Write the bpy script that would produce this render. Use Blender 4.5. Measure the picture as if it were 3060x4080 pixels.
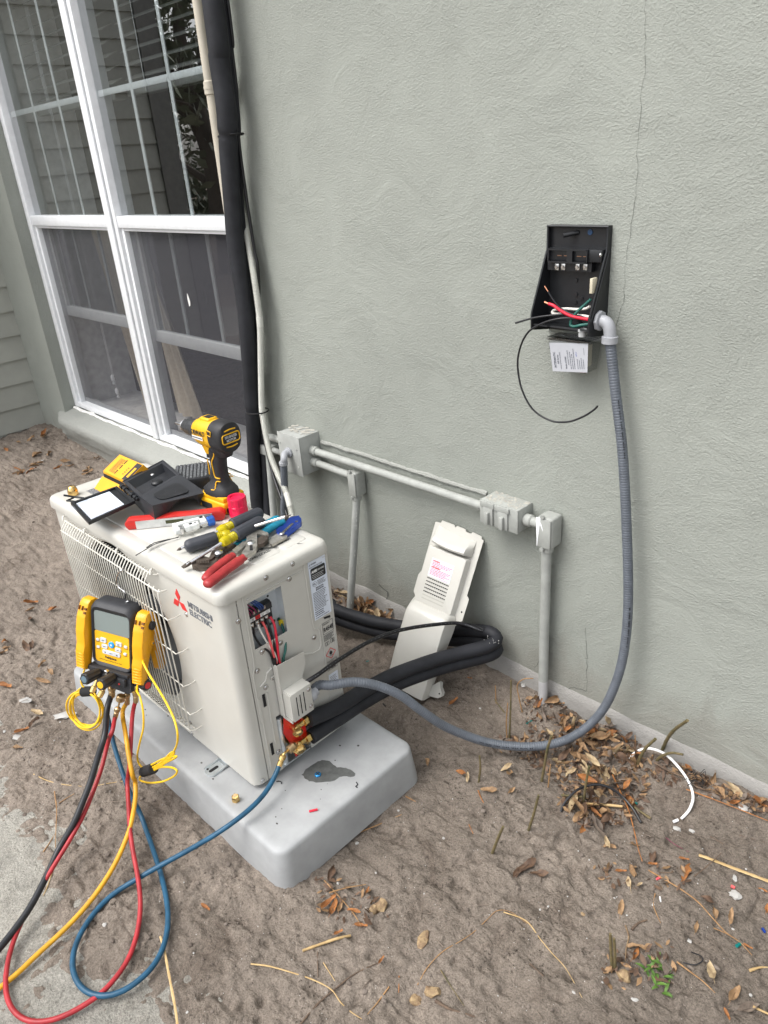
import bpy, bmesh, math, random
import numpy as np
from mathutils import Vector, Matrix
for o in list(bpy.data.objects): bpy.data.objects.remove(o)
SC = bpy.context.scene
COL = SC.collection
R = math.radians
rnd = random.Random(7)

# ------------------------------------------------------------------ camera
CAM = Vector((1.1843, -1.413, 1.3944)); YAW, PIT, ROL, FPX = 0.8264, -0.4508, 0.0780, 2960.08
CR = Matrix.Rotation(YAW, 3, 'Z') @ Matrix.Rotation(PIT, 3, 'X') @ Matrix.Rotation(ROL, 3, 'Y')   # right, forward, up
cd = bpy.data.cameras.new('camera'); cam = bpy.data.objects.new('camera', cd); COL.objects.link(cam)
cam.matrix_world = Matrix.Translation(CAM) @ Matrix((CR.col[0], CR.col[2], -CR.col[1])).transposed().to_4x4()
cd.sensor_fit = 'VERTICAL'; cd.sensor_height = 24.0; cd.lens = FPX / 4080 * 24.0
cd.clip_start = 0.02; cd.clip_end = 500
SC.camera = cam

# ------------------------------------------------------------------ world, sun, exposure
w = bpy.data.worlds.new('World'); SC.world = w; w.use_nodes = True
nt = w.node_tree; bg = nt.nodes['Background']
sky = nt.nodes.new('ShaderNodeTexSky'); sky.sky_type = 'NISHITA'; sky.sun_disc = False
SUN_EL, SUN_AZ = R(58), R(203)          # light from the open side, over the left shoulder of the viewer
sky.sun_elevation = SUN_EL; sky.sun_rotation = SUN_AZ
sky.air_density = 1.0; sky.dust_density = 4.0; sky.ozone_density = 1.0
hs = nt.nodes.new('ShaderNodeHueSaturation'); hs.inputs['Saturation'].default_value = 0.22
nt.links.new(sky.outputs[0], hs.inputs['Color']); nt.links.new(hs.outputs[0], bg.inputs['Color'])
bg.inputs['Strength'].default_value = 0.15
sl = bpy.data.lights.new('sun', 'SUN'); sl.energy = 0.6; sl.angle = R(32); sl.color = (1.0, 0.97, 0.93)
so = bpy.data.objects.new('sun', sl); COL.objects.link(so)
_d = Vector((math.sin(SUN_AZ) * math.cos(SUN_EL), math.cos(SUN_AZ) * math.cos(SUN_EL), math.sin(SUN_EL)))
so.rotation_euler = (-_d).to_track_quat('-Z', 'Y').to_euler(); so.location = _d * 20
SC.view_settings.view_transform = 'Standard'; SC.view_settings.look = 'None'
SC.view_settings.exposure = 1.16; SC.view_settings.gamma = 1.0
SC.cycles.max_bounces = 8; SC.cycles.transparent_max_bounces = 16

# ------------------------------------------------------------------ measuring: a sight line through a survey photo meets a real plane
VW = dict(D=(0, 0, 3060 / 1659), A1=(0, 0, 1100 / 1659), A2=(0, 900, 1100 / 1659), A3=(150, 1600, 1200 / 1659), A4=(0, 2300, 1000 / 1659),
          A5=(850, 2100, 900 / 1659), A6=(1950, 850, 600 / 1475), A7=(1000, 1650, 1300 / 1659), A8=(1900, 2500, 1160 / 1659),
          B1=(150, 1850, 600 / 1659), B2=(650, 1600, 600 / 1659), B3=(250, 2350, 450 / 1659), B4=(950, 2150, 450 / 1659), B5=(950, 2600, 500 / 1659),
          C6=(0, 2900, 1200 / 1659), C7=(1000, 3000, 1100 / 1659), C8=(2000, 3100, 1060 / 1659), E3=(950, 1600, 300 / 1207),
          E2=(750, 0, 400 / 1659), F7=(1300, 2350, 750 / 1659), F8=(1550, 2500, 300 / 1659), F6=(1600, 2050, 350 / 1548))
def ray(v, x, y):
    a = VW[v]; u, t = a[0] + x * a[2], a[1] + y * a[2]
    return CR @ Vector(((u - 1530) / FPX, 1, -(t - 2040) / FPX))
def onX(v, x, y, X): d = ray(v, x, y); return CAM + d * ((X - CAM.x) / d.x)
def onY(v, x, y, Y): d = ray(v, x, y); return CAM + d * ((Y - CAM.y) / d.y)
def onZ(v, x, y, Z): d = ray(v, x, y); return CAM + d * ((Z - CAM.z) / d.z)
UM = Matrix.Translation((0.0208, -0.8047, 0.10)) @ Matrix.Rotation(0.0192, 4, 'Z')   # the outdoor unit's own frame
UI = UM.inverted()
def _u(v, x, y, i, val):
    o = UI @ CAM; d = UI.to_3x3() @ ray(v, x, y); return o + d * ((val - o[i]) / d[i])
def uF(v, x, y, Y): return UM @ _u(v, x, y, 1, Y)
def uS(v, x, y, X): return UM @ _u(v, x, y, 0, X)
def uT(v, x, y, Z): return UM @ _u(v, x, y, 2, Z)
def U(x, y, z): return UM @ Vector((x, y, z))

# ------------------------------------------------------------------ materials
def _n(nt, t, **k):
    n = nt.nodes.new(t)
    for a, b in k.items(): n.inputs[a].default_value = b
    return n
def mat(name, col, rough=0.5, metal=0.0, var=0.12, vs=25.0, bump=0.0, bs=200.0, bd=0.001, coat=0.0, spec=0.5, col2=None, sharp=(0.35, 0.65), trans=0.0, ior=1.45, rvar=0.0):
    m = bpy.data.materials.new(name); m.use_nodes = True
    nt = m.node_tree; b = nt.nodes['Principled BSDF']
    b.inputs['Roughness'].default_value = rough; b.inputs['Metallic'].default_value = metal
    b.inputs['Coat Weight'].default_value = coat; b.inputs['Specular IOR Level'].default_value = spec
    b.inputs['Transmission Weight'].default_value = trans; b.inputs['IOR'].default_value = ior
    tc = nt.nodes.new('ShaderNodeTexCoord')
    nz = _n(nt, 'ShaderNodeTexNoise', Scale=vs, Detail=5.0, Roughness=0.6)
    nt.links.new(tc.outputs['Object'], nz.inputs['Vector'])
    cr = nt.nodes.new('ShaderNodeValToRGB'); e = cr.color_ramp.elements
    c2 = col2 or tuple(min(1, c * (1 + var)) for c in col)
    c1 = col if col2 else tuple(c * (1 - var) for c in col)
    e[0].position, e[1].position = sharp; e[0].color = (*c1, 1); e[1].color = (*c2, 1)
    nt.links.new(nz.outputs['Fac'], cr.inputs[0]); nt.links.new(cr.outputs[0], b.inputs['Base Color'])
    if rvar:
        mr = _n(nt, 'ShaderNodeMapRange'); mr.inputs['To Min'].default_value = max(0.02, rough - rvar); mr.inputs['To Max'].default_value = min(1, rough + rvar)
        nt.links.new(nz.outputs['Fac'], mr.inputs['Value']); nt.links.new(mr.outputs[0], b.inputs['Roughness'])
    if bump:
        n2 = _n(nt, 'ShaderNodeTexNoise', Scale=bs, Detail=3.0, Roughness=0.55)
        nt.links.new(tc.outputs['Object'], n2.inputs['Vector'])
        bp = _n(nt, 'ShaderNodeBump', Strength=bump, Distance=bd)
        nt.links.new(n2.outputs['Fac'], bp.inputs['Height']); nt.links.new(bp.outputs[0], b.inputs['Normal'])
    return m
M = {}
def glassy(name, tint, fres, rough=0.0):
    m = bpy.data.materials.new(name); m.use_nodes = True; nt = m.node_tree; nt.nodes.clear()
    out = nt.nodes.new('ShaderNodeOutputMaterial'); mx = nt.nodes.new('ShaderNodeMixShader')
    lw = nt.nodes.new('ShaderNodeLayerWeight'); lw.inputs['Blend'].default_value = 0.5
    pw = nt.nodes.new('ShaderNodeMath'); pw.operation = 'POWER'; pw.inputs[1].default_value = 2.2; nt.links.new(lw.outputs['Facing'], pw.inputs[0])
    fr = nt.nodes.new('ShaderNodeMath'); fr.operation = 'MULTIPLY_ADD'; fr.inputs[1].default_value = fres; fr.inputs[2].default_value = 0.10; fr.use_clamp = True; nt.links.new(pw.outputs[0], fr.inputs[0])
    tr = _n(nt, 'ShaderNodeBsdfTransparent', Color=(*tint, 1)); gl = _n(nt, 'ShaderNodeBsdfGlossy', Roughness=rough)
    nz = _n(nt, 'ShaderNodeTexNoise', Scale=2.0, Detail=2.0); bp = _n(nt, 'ShaderNodeBump', Strength=0.04, Distance=0.01)
    tc = nt.nodes.new('ShaderNodeTexCoord'); nt.links.new(tc.outputs['Object'], nz.inputs['Vector'])
    nt.links.new(nz.outputs['Fac'], bp.inputs['Height']); nt.links.new(bp.outputs[0], gl.inputs['Normal'])
    nt.links.new(fr.outputs[0], mx.inputs[0]); nt.links.new(tr.outputs[0], mx.inputs[1]); nt.links.new(gl.outputs[0], mx.inputs[2]); nt.links.new(mx.outputs[0], out.inputs[0])
    return m

def stucco(name, base, fine=1.0):
    m = bpy.data.materials.new(name); m.use_nodes = True; nt = m.node_tree; b = nt.nodes['Principled BSDF']
    b.inputs['Roughness'].default_value = 0.85; b.inputs['Specular IOR Level'].default_value = 0.25
    L = nt.links.new; tc = nt.nodes.new('ShaderNodeTexCoord')
    big = _n(nt, 'ShaderNodeTexNoise', Scale=1.6, Detail=5.0, Roughness=0.6); L(tc.outputs['Object'], big.inputs['Vector'])
    mp = nt.nodes.new('ShaderNodeMapping'); mp.inputs['Rotation'].default_value = (0, 0.5, 0); mp.inputs['Scale'].default_value = (1, 1, 1.35)
    L(tc.outputs['Object'], mp.inputs['Vector'])
    lum = _n(nt, 'ShaderNodeTexNoise', Scale=165.0 * fine, Detail=4.0, Roughness=0.65, Distortion=0.45); L(mp.outputs[0], lum.inputs['Vector'])
    fin = _n(nt, 'ShaderNodeTexNoise', Scale=330.0, Detail=2.0, Roughness=0.6); L(tc.outputs['Object'], fin.inputs['Vector'])
    swl = _n(nt, 'ShaderNodeTexNoise', Scale=5.0, Detail=5.0, Roughness=0.65, Distortion=1.8); L(tc.outputs['Object'], swl.inputs['Vector'])
    lr = nt.nodes.new('ShaderNodeValToRGB'); lr.color_ramp.elements[0].position = 0.40; lr.color_ramp.elements[1].position = 0.74; L(lum.outputs['Fac'], lr.inputs[0])
    cr = nt.nodes.new('ShaderNodeValToRGB'); e = cr.color_ramp.elements
    e[0].position, e[1].position = 0.3, 0.72; e[0].color = (*[c * 0.90 for c in base], 1); e[1].color = (*[c * 1.06 for c in base], 1)
    L(big.outputs['Fac'], cr.inputs[0])
    mx = nt.nodes.new('ShaderNodeMix'); mx.data_type = 'RGBA'; mx.blend_type = 'MULTIPLY'; mx.inputs['Factor'].default_value = 0.16
    L(cr.outputs[0], mx.inputs['A']); L(lum.outputs['Fac'], mx.inputs['B']); L(mx.outputs['Result'], b.inputs['Base Color'])
    sx = nt.nodes.new('ShaderNodeSeparateXYZ'); L(tc.outputs['Object'], sx.inputs[0])
    zz = nt.nodes.new('ShaderNodeMath'); zz.operation = 'MULTIPLY_ADD'; zz.inputs[1].default_value = 0.30; L(swl.outputs['Fac'], zz.inputs[0]); sub = nt.nodes.new('ShaderNodeMath'); sub.operation = 'SUBTRACT'; L(sx.outputs['Z'], sub.inputs[0]); zz.inputs[2].default_value = -0.04
    L(zz.outputs[0], sub.inputs[1]); spl_ = nt.nodes.new('ShaderNodeMapRange'); spl_.inputs['From Min'].default_value = -0.02; spl_.inputs['From Max'].default_value = 0.10; spl_.inputs['To Min'].default_value = 0.35; spl_.inputs['To Max'].default_value = 0.0; L(sub.outputs[0], spl_.inputs['Value'])
    m2 = nt.nodes.new('ShaderNodeMix'); m2.data_type = 'RGBA'; L(spl_.outputs[0], m2.inputs['Factor']); L(mx.outputs['Result'], m2.inputs['A']); m2.inputs['B'].default_value = (0.20, 0.175, 0.145, 1); L(m2.outputs['Result'], b.inputs['Base Color'])
    # patches where the trowel left it smoother
    ad = nt.nodes.new('ShaderNodeMath'); ad.operation = 'MULTIPLY'; L(lr.outputs[0], ad.inputs[0])
    mr = _n(nt, 'ShaderNodeMapRange'); mr.inputs['From Min'].default_value = 0.3; mr.inputs['From Max'].default_value = 0.7; mr.inputs['To Min'].default_value = 0.25; mr.inputs['To Max'].default_value = 1.0
    L(swl.outputs['Fac'], mr.inputs['Value']); L(mr.outputs[0], ad.inputs[1])
    b1 = _n(nt, 'ShaderNodeBump', Strength=0.7, Distance=0.0025); L(ad.outputs[0], b1.inputs['Height'])
    b2 = _n(nt, 'ShaderNodeBump', Strength=0.6, Distance=0.0014); L(fin.outputs['Fac'], b2.inputs['Height']); L(b1.outputs[0], b2.inputs['Normal'])
    b3 = _n(nt, 'ShaderNodeBump', Strength=0.35, Distance=0.012); L(swl.outputs['Fac'], b3.inputs['Height']); L(b2.outputs[0], b3.inputs['Normal'])
    L(b3.outputs[0], b.inputs['Normal'])
    return m

def sand(name, mid, dark, light):
    m = bpy.data.materials.new(name); m.use_nodes = True; nt = m.node_tree; b = nt.nodes['Principled BSDF']
    b.inputs['Roughness'].default_value = 0.95; b.inputs['Specular IOR Level'].default_value = 0.15
    L = nt.links.new; tc = nt.nodes.new('ShaderNodeTexCoord')
    def nz(s, d=4.0, r=0.6, di=0.0):
        n = _n(nt, 'ShaderNodeTexNoise', Scale=s, Detail=d, Roughness=r, Distortion=di); L(tc.outputs['Object'], n.inputs['Vector']); return n
    def ramp(n, p0, p1, c0=(0, 0, 0), c1=(1, 1, 1)):
        r = nt.nodes.new('ShaderNodeValToRGB'); e = r.color_ramp.elements; e[0].position, e[1].position = p0, p1; e[0].color = (*c0, 1); e[1].color = (*c1, 1); L(n.outputs[0], r.inputs[0]); return r
    def mix(f, a, c, mode='MIX'):
        x = nt.nodes.new('ShaderNodeMix'); x.data_type = 'RGBA'; x.blend_type = mode
        if isinstance(f, float): x.inputs['Factor'].default_value = f
        else: L(f.outputs[0], x.inputs['Factor'])
        L(a.outputs['Result'] if a.bl_idname == 'ShaderNodeMix' else a.outputs[0], x.inputs['A'])
        if isinstance(c, tuple): x.inputs['B'].default_value = (*c, 1)
        else: L(c.outputs[0], x.inputs['B'])
        return x
    big = nz(2.2, 6.0, 0.65); base = ramp(big, 0.32, 0.68, tuple(c * 0.86 for c in mid), tuple(c * 1.14 for c in mid))
    med = ramp(nz(16.0, 6.0, 0.75, 0.5), 0.48, 0.72); c = mix(med, base, tuple(x * 0.62 for x in mid))
    sx = nt.nodes.new('ShaderNodeSeparateXYZ'); L(tc.outputs['Object'], sx.inputs[0])     # the bed is damper towards the wall end
    mo = nt.nodes.new('ShaderNodeMath'); mo.operation = 'MULTIPLY_ADD'; mo.inputs[1].default_value = 0.16; L(sx.outputs['X'], mo.inputs[0]); L(nz(1.7, 5.0, 0.7, 0.6).outputs['Fac'], mo.inputs[2])
    wet = ramp(mo, 0.42, 0.70); c = mix(wet, c, tuple(x * 0.66 for x in mid))
    damp = ramp(nz(4.0, 7.0, 0.78, 1.0), 0.53, 0.70); c = mix(damp, c, dark)
    flk = ramp(nz(150.0, 3.0, 0.6), 0.58, 0.66); pat = ramp(nz(6.0, 5.0, 0.75, 0.8), 0.40, 0.60)
    fm_ = nt.nodes.new('ShaderNodeMath'); fm_.operation = 'MULTIPLY'; L(flk.outputs[0], fm_.inputs[0]); L(pat.outputs[0], fm_.inputs[1]); c = mix(fm_, c, tuple(x * 0.40 for x in dark))
    fl2 = ramp(nz(64.0, 5.0, 0.75, 0.6), 0.61, 0.72); f2_ = nt.nodes.new('ShaderNodeMath'); f2_.operation = 'MULTIPLY'; L(fl2.outputs[0], f2_.inputs[0]); L(pat.outputs[0], f2_.inputs[1]); c = mix(f2_, c, tuple(x * 0.75 for x in dark))
    gr = ramp(nz(300.0, 2.0, 0.6), 0.34, 0.68, (0.64, 0.64, 0.64), (1.26, 1.26, 1.26)); c = mix(0.8, c, gr, 'MULTIPLY')
    vo = _n(nt, 'ShaderNodeTexVoronoi', Scale=95.0); L(tc.outputs['Object'], vo.inputs['Vector'])
    wl = ramp(vo, 0.055, 0.10, (1, 1, 1), (0, 0, 0)); sel = ramp(nz(60.0, 0.0), 0.60, 0.63)
    mm = nt.nodes.new('ShaderNodeMath'); mm.operation = 'MULTIPLY'; L(wl.outputs[0], mm.inputs[0]); L(sel.outputs[0], mm.inputs[1])
    c = mix(mm, c, light); L(c.outputs['Result'], b.inputs['Base Color'])
    b1 = _n(nt, 'ShaderNodeBump', Strength=0.9, Distance=0.014); L(nz(26.0, 6.0, 0.68, 0.5).outputs['Fac'], b1.inputs['Height'])
    b2 = _n(nt, 'ShaderNodeBump', Strength=0.8, Distance=0.0040); L(nz(150.0, 4.0, 0.7).outputs['Fac'], b2.inputs['Height']); L(b1.outputs[0], b2.inputs['Normal'])
    L(b2.outputs[0], b.inputs['Normal'])
    return m

M['stucco'] = stucco('stucco', (0.336, 0.354, 0.318))
M['stucco_low'] = stucco('painted_cement', (0.335, 0.342, 0.315), 0.6)
M['cement'] = stucco('bare_cement', (0.36, 0.36, 0.35), 0.8)
M['sand'] = sand('sandy_soil', (0.252, 0.212, 0.176), (0.120, 0.095, 0.076), (0.55, 0.53, 0.50))
M['path'] = sand('sandy_concrete', (0.36, 0.345, 0.305), (0.25, 0.23, 0.20), (0.5, 0.5, 0.46))
M['siding'] = mat('siding_paint', (0.345, 0.350, 0.312), 0.6, var=0.06, vs=6, bump=0.15, bs=90, bd=0.0008)
M['trim_grey'] = mat('corner_trim_paint', (0.16, 0.16, 0.15), 0.6)
M['soffit'] = mat('soffit_paint', (0.55, 0.55, 0.53), 0.6)
M['shingle'] = mat('roof_shingle', (0.10, 0.095, 0.09), 0.9, var=0.35, vs=40)
M['vinyl'] = mat('white_window_vinyl', (0.72, 0.735, 0.75), 0.35, var=0.04, vs=30)
M['vinyl_grey'] = mat('sash_vinyl', (0.60, 0.62, 0.62), 0.4, var=0.05, vs=30)
M['glass'] = glassy("window_glass", (0.88, 0.92, 0.93), 1.3)
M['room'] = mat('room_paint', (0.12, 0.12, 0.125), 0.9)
M['jamb'] = mat('room_jamb_paint', (0.78, 0.78, 0.77), 0.7)
M['curtain'] = mat('curtain_cloth', (0.66, 0.58, 0.46), 0.9, var=0.08, vs=60, bump=0.2, bs=500, bd=0.0006)
M['blind'] = mat('blind_slat', (0.15, 0.155, 0.145), 0.5, var=0.04)
def _screen():
    m = bpy.data.materials.new('insect_mesh'); m.use_nodes = True; nt = m.node_tree; nt.nodes.clear()
    out = nt.nodes.new('ShaderNodeOutputMaterial'); mx = nt.nodes.new('ShaderNodeMixShader'); mx.inputs[0].default_value = 0.50
    tr = nt.nodes.new('ShaderNodeBsdfTransparent'); df = _n(nt, 'ShaderNodeBsdfDiffuse', Color=(0.085, 0.085, 0.095, 1))
    nt.links.new(tr.outputs[0], mx.inputs[1]); nt.links.new(df.outputs[0], mx.inputs[2]); nt.links.new(mx.outputs[0], out.inputs[0]); return m
M['screen'] = _screen()

# ------------------------------------------------------------------ mesh helpers
PM = {}      # world matrices of the things' Empties
class MB:
    """collects solids; build() links them as one mesh object"""
    def __init__(s): s.bm = bmesh.new(); s.mi = 0
    def _take(s, b, mtx=None):
        if mtx is not None: bmesh.ops.transform(b, matrix=mtx, verts=b.verts)
        for f in b.faces: f.material_index = s.mi
        me = bpy.data.meshes.new('tmp'); b.to_mesh(me); b.free(); s.bm.from_mesh(me); bpy.data.meshes.remove(me); return s
    def box(s, c, size, mtx=None, bev=0.0, seg=2, rot=None):
        b = bmesh.new(); bmesh.ops.create_cube(b, size=1.0)
        bmesh.ops.scale(b, vec=size, verts=b.verts)
        if bev: bmesh.ops.bevel(b, geom=list(b.edges), offset=bev, segments=seg, affect='EDGES', profile=0.5)
        if rot is not None: bmesh.ops.transform(b, matrix=rot.to_4x4(), verts=b.verts)
        bmesh.ops.translate(b, vec=c, verts=b.verts); return s._take(b, mtx)
    def bx(s, lo, hi, mtx=None, bev=0.0, seg=2):
        lo, hi = Vector(lo), Vector(hi); return s.box((lo + hi) / 2, hi - lo, mtx, bev, seg)
    def prism(s, pts, d, mtx=None, bev=0.0, seg=2, o=0.0):
        """polygon in local x, z; depth d along +y starting at o"""
        b = bmesh.new(); vs = [b.verts.new((x, o, z)) for x, z in pts]; f = b.faces.new(vs)
        r = bmesh.ops.extrude_face_region(b, geom=[f]); bmesh.ops.translate(b, vec=(0, d, 0), verts=[v for v in r['geom'] if isinstance(v, bmesh.types.BMVert)])
        bmesh.ops.recalc_face_normals(b, faces=b.faces)
        if bev: bmesh.ops.bevel(b, geom=list(b.edges), offset=bev, segments=seg, affect='EDGES', profile=0.5)
        return s._take(b, mtx)
    def tube(s, pts, r, seg=12, caps=True, mtx=None, oval=1.0):
        pts = [Vector(p) for p in pts]; n = len(pts); rr = r if isinstance(r, (list, tuple)) else [r] * n
        b = bmesh.new(); rings = []; t0 = (pts[1] - pts[0]).normalized()
        a = Vector((0, 0, 1)) if abs(t0.z) < 0.9 else Vector((1, 0, 0)); nx = t0.cross(a).normalized()
        for i, p in enumerate(pts):
            t = (pts[min(i + 1, n - 1)] - pts[max(i - 1, 0)]);
            if t.length < 1e-9: t = t0
            t.normalize(); nx = (nx - t * nx.dot(t)).normalized(); ny = t.cross(nx)
            rings.append([b.verts.new(p + (nx * math.cos(k * 2 * math.pi / seg) + ny * math.sin(k * 2 * math.pi / seg) * oval) * rr[i]) for k in range(seg)])
        for i in range(n - 1):
            for k in range(seg): b.faces.new((rings[i][k], rings[i][(k + 1) % seg], rings[i + 1][(k + 1) % seg], rings[i + 1][k]))
        if caps: b.faces.new(rings[0][::-1]); b.faces.new(rings[-1])
        bmesh.ops.recalc_face_normals(b, faces=b.faces)
        return s._take(b, mtx)
    def cyl(s, a, c, r, seg=20, r2=None, mtx=None, bev=0.0):
        a, c = Vector(a), Vector(c); L = (c - a).length
        if bev:
            d = (c - a).normalized(); r2 = r if r2 is None else r2
            return s.tube([a, a + d * bev * 0.02, a + d * bev, c - d * bev, c - d * bev * 0.02, c], [r - bev, r - bev, r, r2, r2 - bev, r2 - bev], seg, True, mtx)
        return s.tube([a, c], [r, r if r2 is None else r2], seg, True, mtx)
    def lathe(s, prof, a, d, seg=24, mtx=None):
        """profile [(t, r)] along the axis from a in direction d"""
        a = Vector(a); d = Vector(d).normalized()
        return s.tube([a + d * t for t, r in prof], [max(r, 1e-5) for t, r in prof], seg, True, mtx)
    def ball(s, c, r, sc=(1, 1, 1), sub=2, mtx=None):
        b = bmesh.new(); bmesh.ops.create_icosphere(b, subdivisions=sub, radius=r)
        bmesh.ops.scale(b, vec=sc, verts=b.verts); bmesh.ops.translate(b, vec=c, verts=b.verts); return s._take(b, mtx)
    def quad(s, *ps, mtx=None):
        b = bmesh.new(); b.faces.new([b.verts.new(p) for p in ps]); return s._take(b, mtx)
    def grid(s, P):
        """surface through a 2-D list of points"""
        b = bmesh.new(); V = [[b.verts.new(p) for p in row] for row in P]
        for i in range(len(V) - 1):
            for j in range(len(V[0]) - 1): b.faces.new((V[i][j], V[i][j + 1], V[i + 1][j + 1], V[i + 1][j]))
        return s._take(b)
    def loft(s, rings, caps=True):
        b = bmesh.new(); V = [[b.verts.new(p) for p in r] for r in rings]; n = len(V[0])
        for i in range(len(V) - 1):
            for k in range(n): b.faces.new((V[i][k], V[i][(k + 1) % n], V[i + 1][(k + 1) % n], V[i + 1][k]))
        if caps: b.faces.new(V[0][::-1]); b.faces.new(V[-1])
        bmesh.ops.recalc_face_normals(b, faces=b.faces); return s._take(b)
    def thick(s, d):
        r = bmesh.ops.solidify(s.bm, geom=list(s.bm.faces), thickness=d); return s
    def text(s, txt, mtx, size, depth=0.0003, align='LEFT', bold=0.0, sx=1.0, shear=0.0, space=1.0):
        c = bpy.data.curves.new('t', 'FONT'); c.body = txt; c.size = size; c.extrude = depth; c.align_x = align; c.offset = bold; c.shear = shear; c.space_character = space; c.resolution_u = 3
        ob = bpy.data.objects.new('t', c); COL.objects.link(ob); bpy.context.view_layer.update()
        me = bpy.data.meshes.new_from_object(ob.evaluated_get(bpy.context.evaluated_depsgraph_get()))
        bpy.data.objects.remove(ob); bpy.data.curves.remove(c)
        me.transform(mtx @ Matrix.Diagonal((sx, 1, 1, 1)))
        for p in me.polygons: p.material_index = s.mi
        s.bm.from_mesh(me); n = len(s.bm.faces) - len(me.polygons); s.bm.faces.ensure_lookup_table()
        for i in range(n, len(s.bm.faces)): s.bm.faces[i].material_index = s.mi
        bpy.data.meshes.remove(me); return s
    def lines(s, mtx, x0, x1, y0, y1, rows, seed=1, h=0.5, words=True):
        """rows of small printed words: little flat bars"""
        q = random.Random(seed); st = (y1 - y0) / rows
        for i in range(rows):
            y = y1 - (i + 0.5) * st; x = x0; end = x1 - q.random() * (x1 - x0) * 0.3
            while x < end:
                l = (x1 - x0) * (0.04 + 0.10 * q.random()); b = min(x + l, x1)
                s.quad((x, y - st * h / 2, 0), (b, y - st * h / 2, 0), (b, y + st * h / 2, 0), (x, y + st * h / 2, 0), mtx=mtx); x = b + (x1 - x0) * 0.018
        return s
    def build(s, name, mats, parent=None, world=True, ang=38, label=None, cat=None, group=None, kind=None):
        me = bpy.data.meshes.new(name); s.bm.to_mesh(me); s.bm.free()
        for m in (mats if isinstance(mats, (list, tuple)) else [mats]): me.materials.append(M[m] if isinstance(m, str) else m)
        me.polygons.foreach_set('use_smooth', [True] * len(me.polygons)); me.set_sharp_from_angle(angle=R(ang)); me.update()
        o = bpy.data.objects.new(name, me); COL.objects.link(o)
        if parent is not None:
            o.parent = parent
            if world: me.transform(PM[parent.name].inverted())
            PM[o.name] = PM[parent.name]
        elif world and kind != 'structure':
            co = np.empty(len(me.vertices) * 3); me.vertices.foreach_get('co', co); co = co.reshape(-1, 3)
            c = (co.min(0) + co.max(0)) / 2; c[2] = co[:, 2].min(); me.transform(Matrix.Translation(-Vector(c))); o.location = c
            PM[o.name] = Matrix.Translation(Vector(c))
        if label: o['label'] = label
        if cat: o['category'] = cat
        if group: o['group'] = group
        if kind: o['kind'] = kind
        return o
def thing(name, label, cat, mtx=(0, 0, 0), group=None):
    o = bpy.data.objects.new(name, None); COL.objects.link(o); o.empty_display_size = 0.05
    mtx = mtx if isinstance(mtx, Matrix) else Matrix.Translation(mtx)
    o.matrix_world = mtx; PM[o.name] = mtx; o['label'] = label; o['category'] = cat
    if group: o['group'] = group
    return o
def spl(pts, n=8):
    """smooth curve through the points"""
    P = [Vector(p) for p in pts]; P = [P[0] * 2 - P[1]] + P + [P[-1] * 2 - P[-2]]; out = []
    for i in range(1, len(P) - 2):
        a, b, c, d = P[i - 1:i + 3]
        for k in range(n):
            t = k / n; out.append(0.5 * ((2 * b) + (c - a) * t + (2 * a - 5 * b + 4 * c - d) * t * t + (3 * b - a - 3 * c + d) * t ** 3))
    return out + [P[-2]]
def resamp(pts, step):
    d = [0.0]
    for a, b in zip(pts, pts[1:]): d.append(d[-1] + (b - a).length)
    n = max(2, int(d[-1] / step)); out = []; j = 0
    for i in range(n + 1):
        t = d[-1] * i / n
        while j < len(d) - 2 and d[j + 1] < t: j += 1
        f = (t - d[j]) / max(1e-9, d[j + 1] - d[j]); out.append(pts[j].lerp(pts[j + 1], min(1, f)))
    return out
def axes(o, x, y):
    """matrix with origin o, local x along x, local y towards y, z out of the face"""
    x = Vector(x).normalized(); y = Vector(y); y = (y - x * y.dot(x)).normalized(); z = x.cross(y)
    return Matrix.Translation(o) @ Matrix((x, y, z)).transposed().to_4x4()
def rrect(w, h, r, n=5, cx=0.0, cy=0.0):
    o = []
    for sx, sy, a0 in ((1, 1, 0), (-1, 1, 90), (-1, -1, 180), (1, -1, 270)):
        for k in range(n + 1):
            a = R(a0 + 90 * k / n); o.append((cx + sx * (w / 2 - r) + r * math.cos(a), cy + sy * (h / 2 - r) + r * math.sin(a)))
    return o

# ------------------------------------------------------------------ ground
def _vn(x, y, seed):
    xi, yi = np.floor(x).astype(np.int64), np.floor(y).astype(np.int64); fx, fy = x - xi, y - yi
    fx = fx * fx * fx * (fx * (fx * 6 - 15) + 10); fy = fy * fy * fy * (fy * (fy * 6 - 15) + 10)
    def h(a, b):
        n = (a * 374761393 + b * 668265263 + seed * 974634777) & 0xffffffff; n = ((n ^ (n >> 13)) * 1274126177) & 0xffffffff
        return ((n ^ (n >> 16)) & 0xffff) / 65535.0
    return (h(xi, yi) * (1 - fx) + h(xi + 1, yi) * fx) * (1 - fy) + (h(xi, yi + 1) * (1 - fx) + h(xi + 1, yi + 1) * fx) * fy - 0.5
def _ss(a, b, x): t = np.clip((x - a) / (b - a), 0, 1); return t * t * (3 - 2 * t)
HOLES = [(0.56, -0.86, 0.05, 0.018), (0.72, -0.62, 0.04, 0.012), (0.20, -1.0, 0.06, 0.010), (0.93, -0.55, 0.03, 0.012), (0.45, -0.5, 0.05, 0.01), (0.35, -1.05, 0.05, 0.012),
         (0.62, -0.30, 0.04, 0.012), (0.10, -1.02, 0.07, 0.012), (-0.05, -1.06, 0.05, 0.010), (0.86, -0.95, 0.05, 0.014)]
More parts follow.
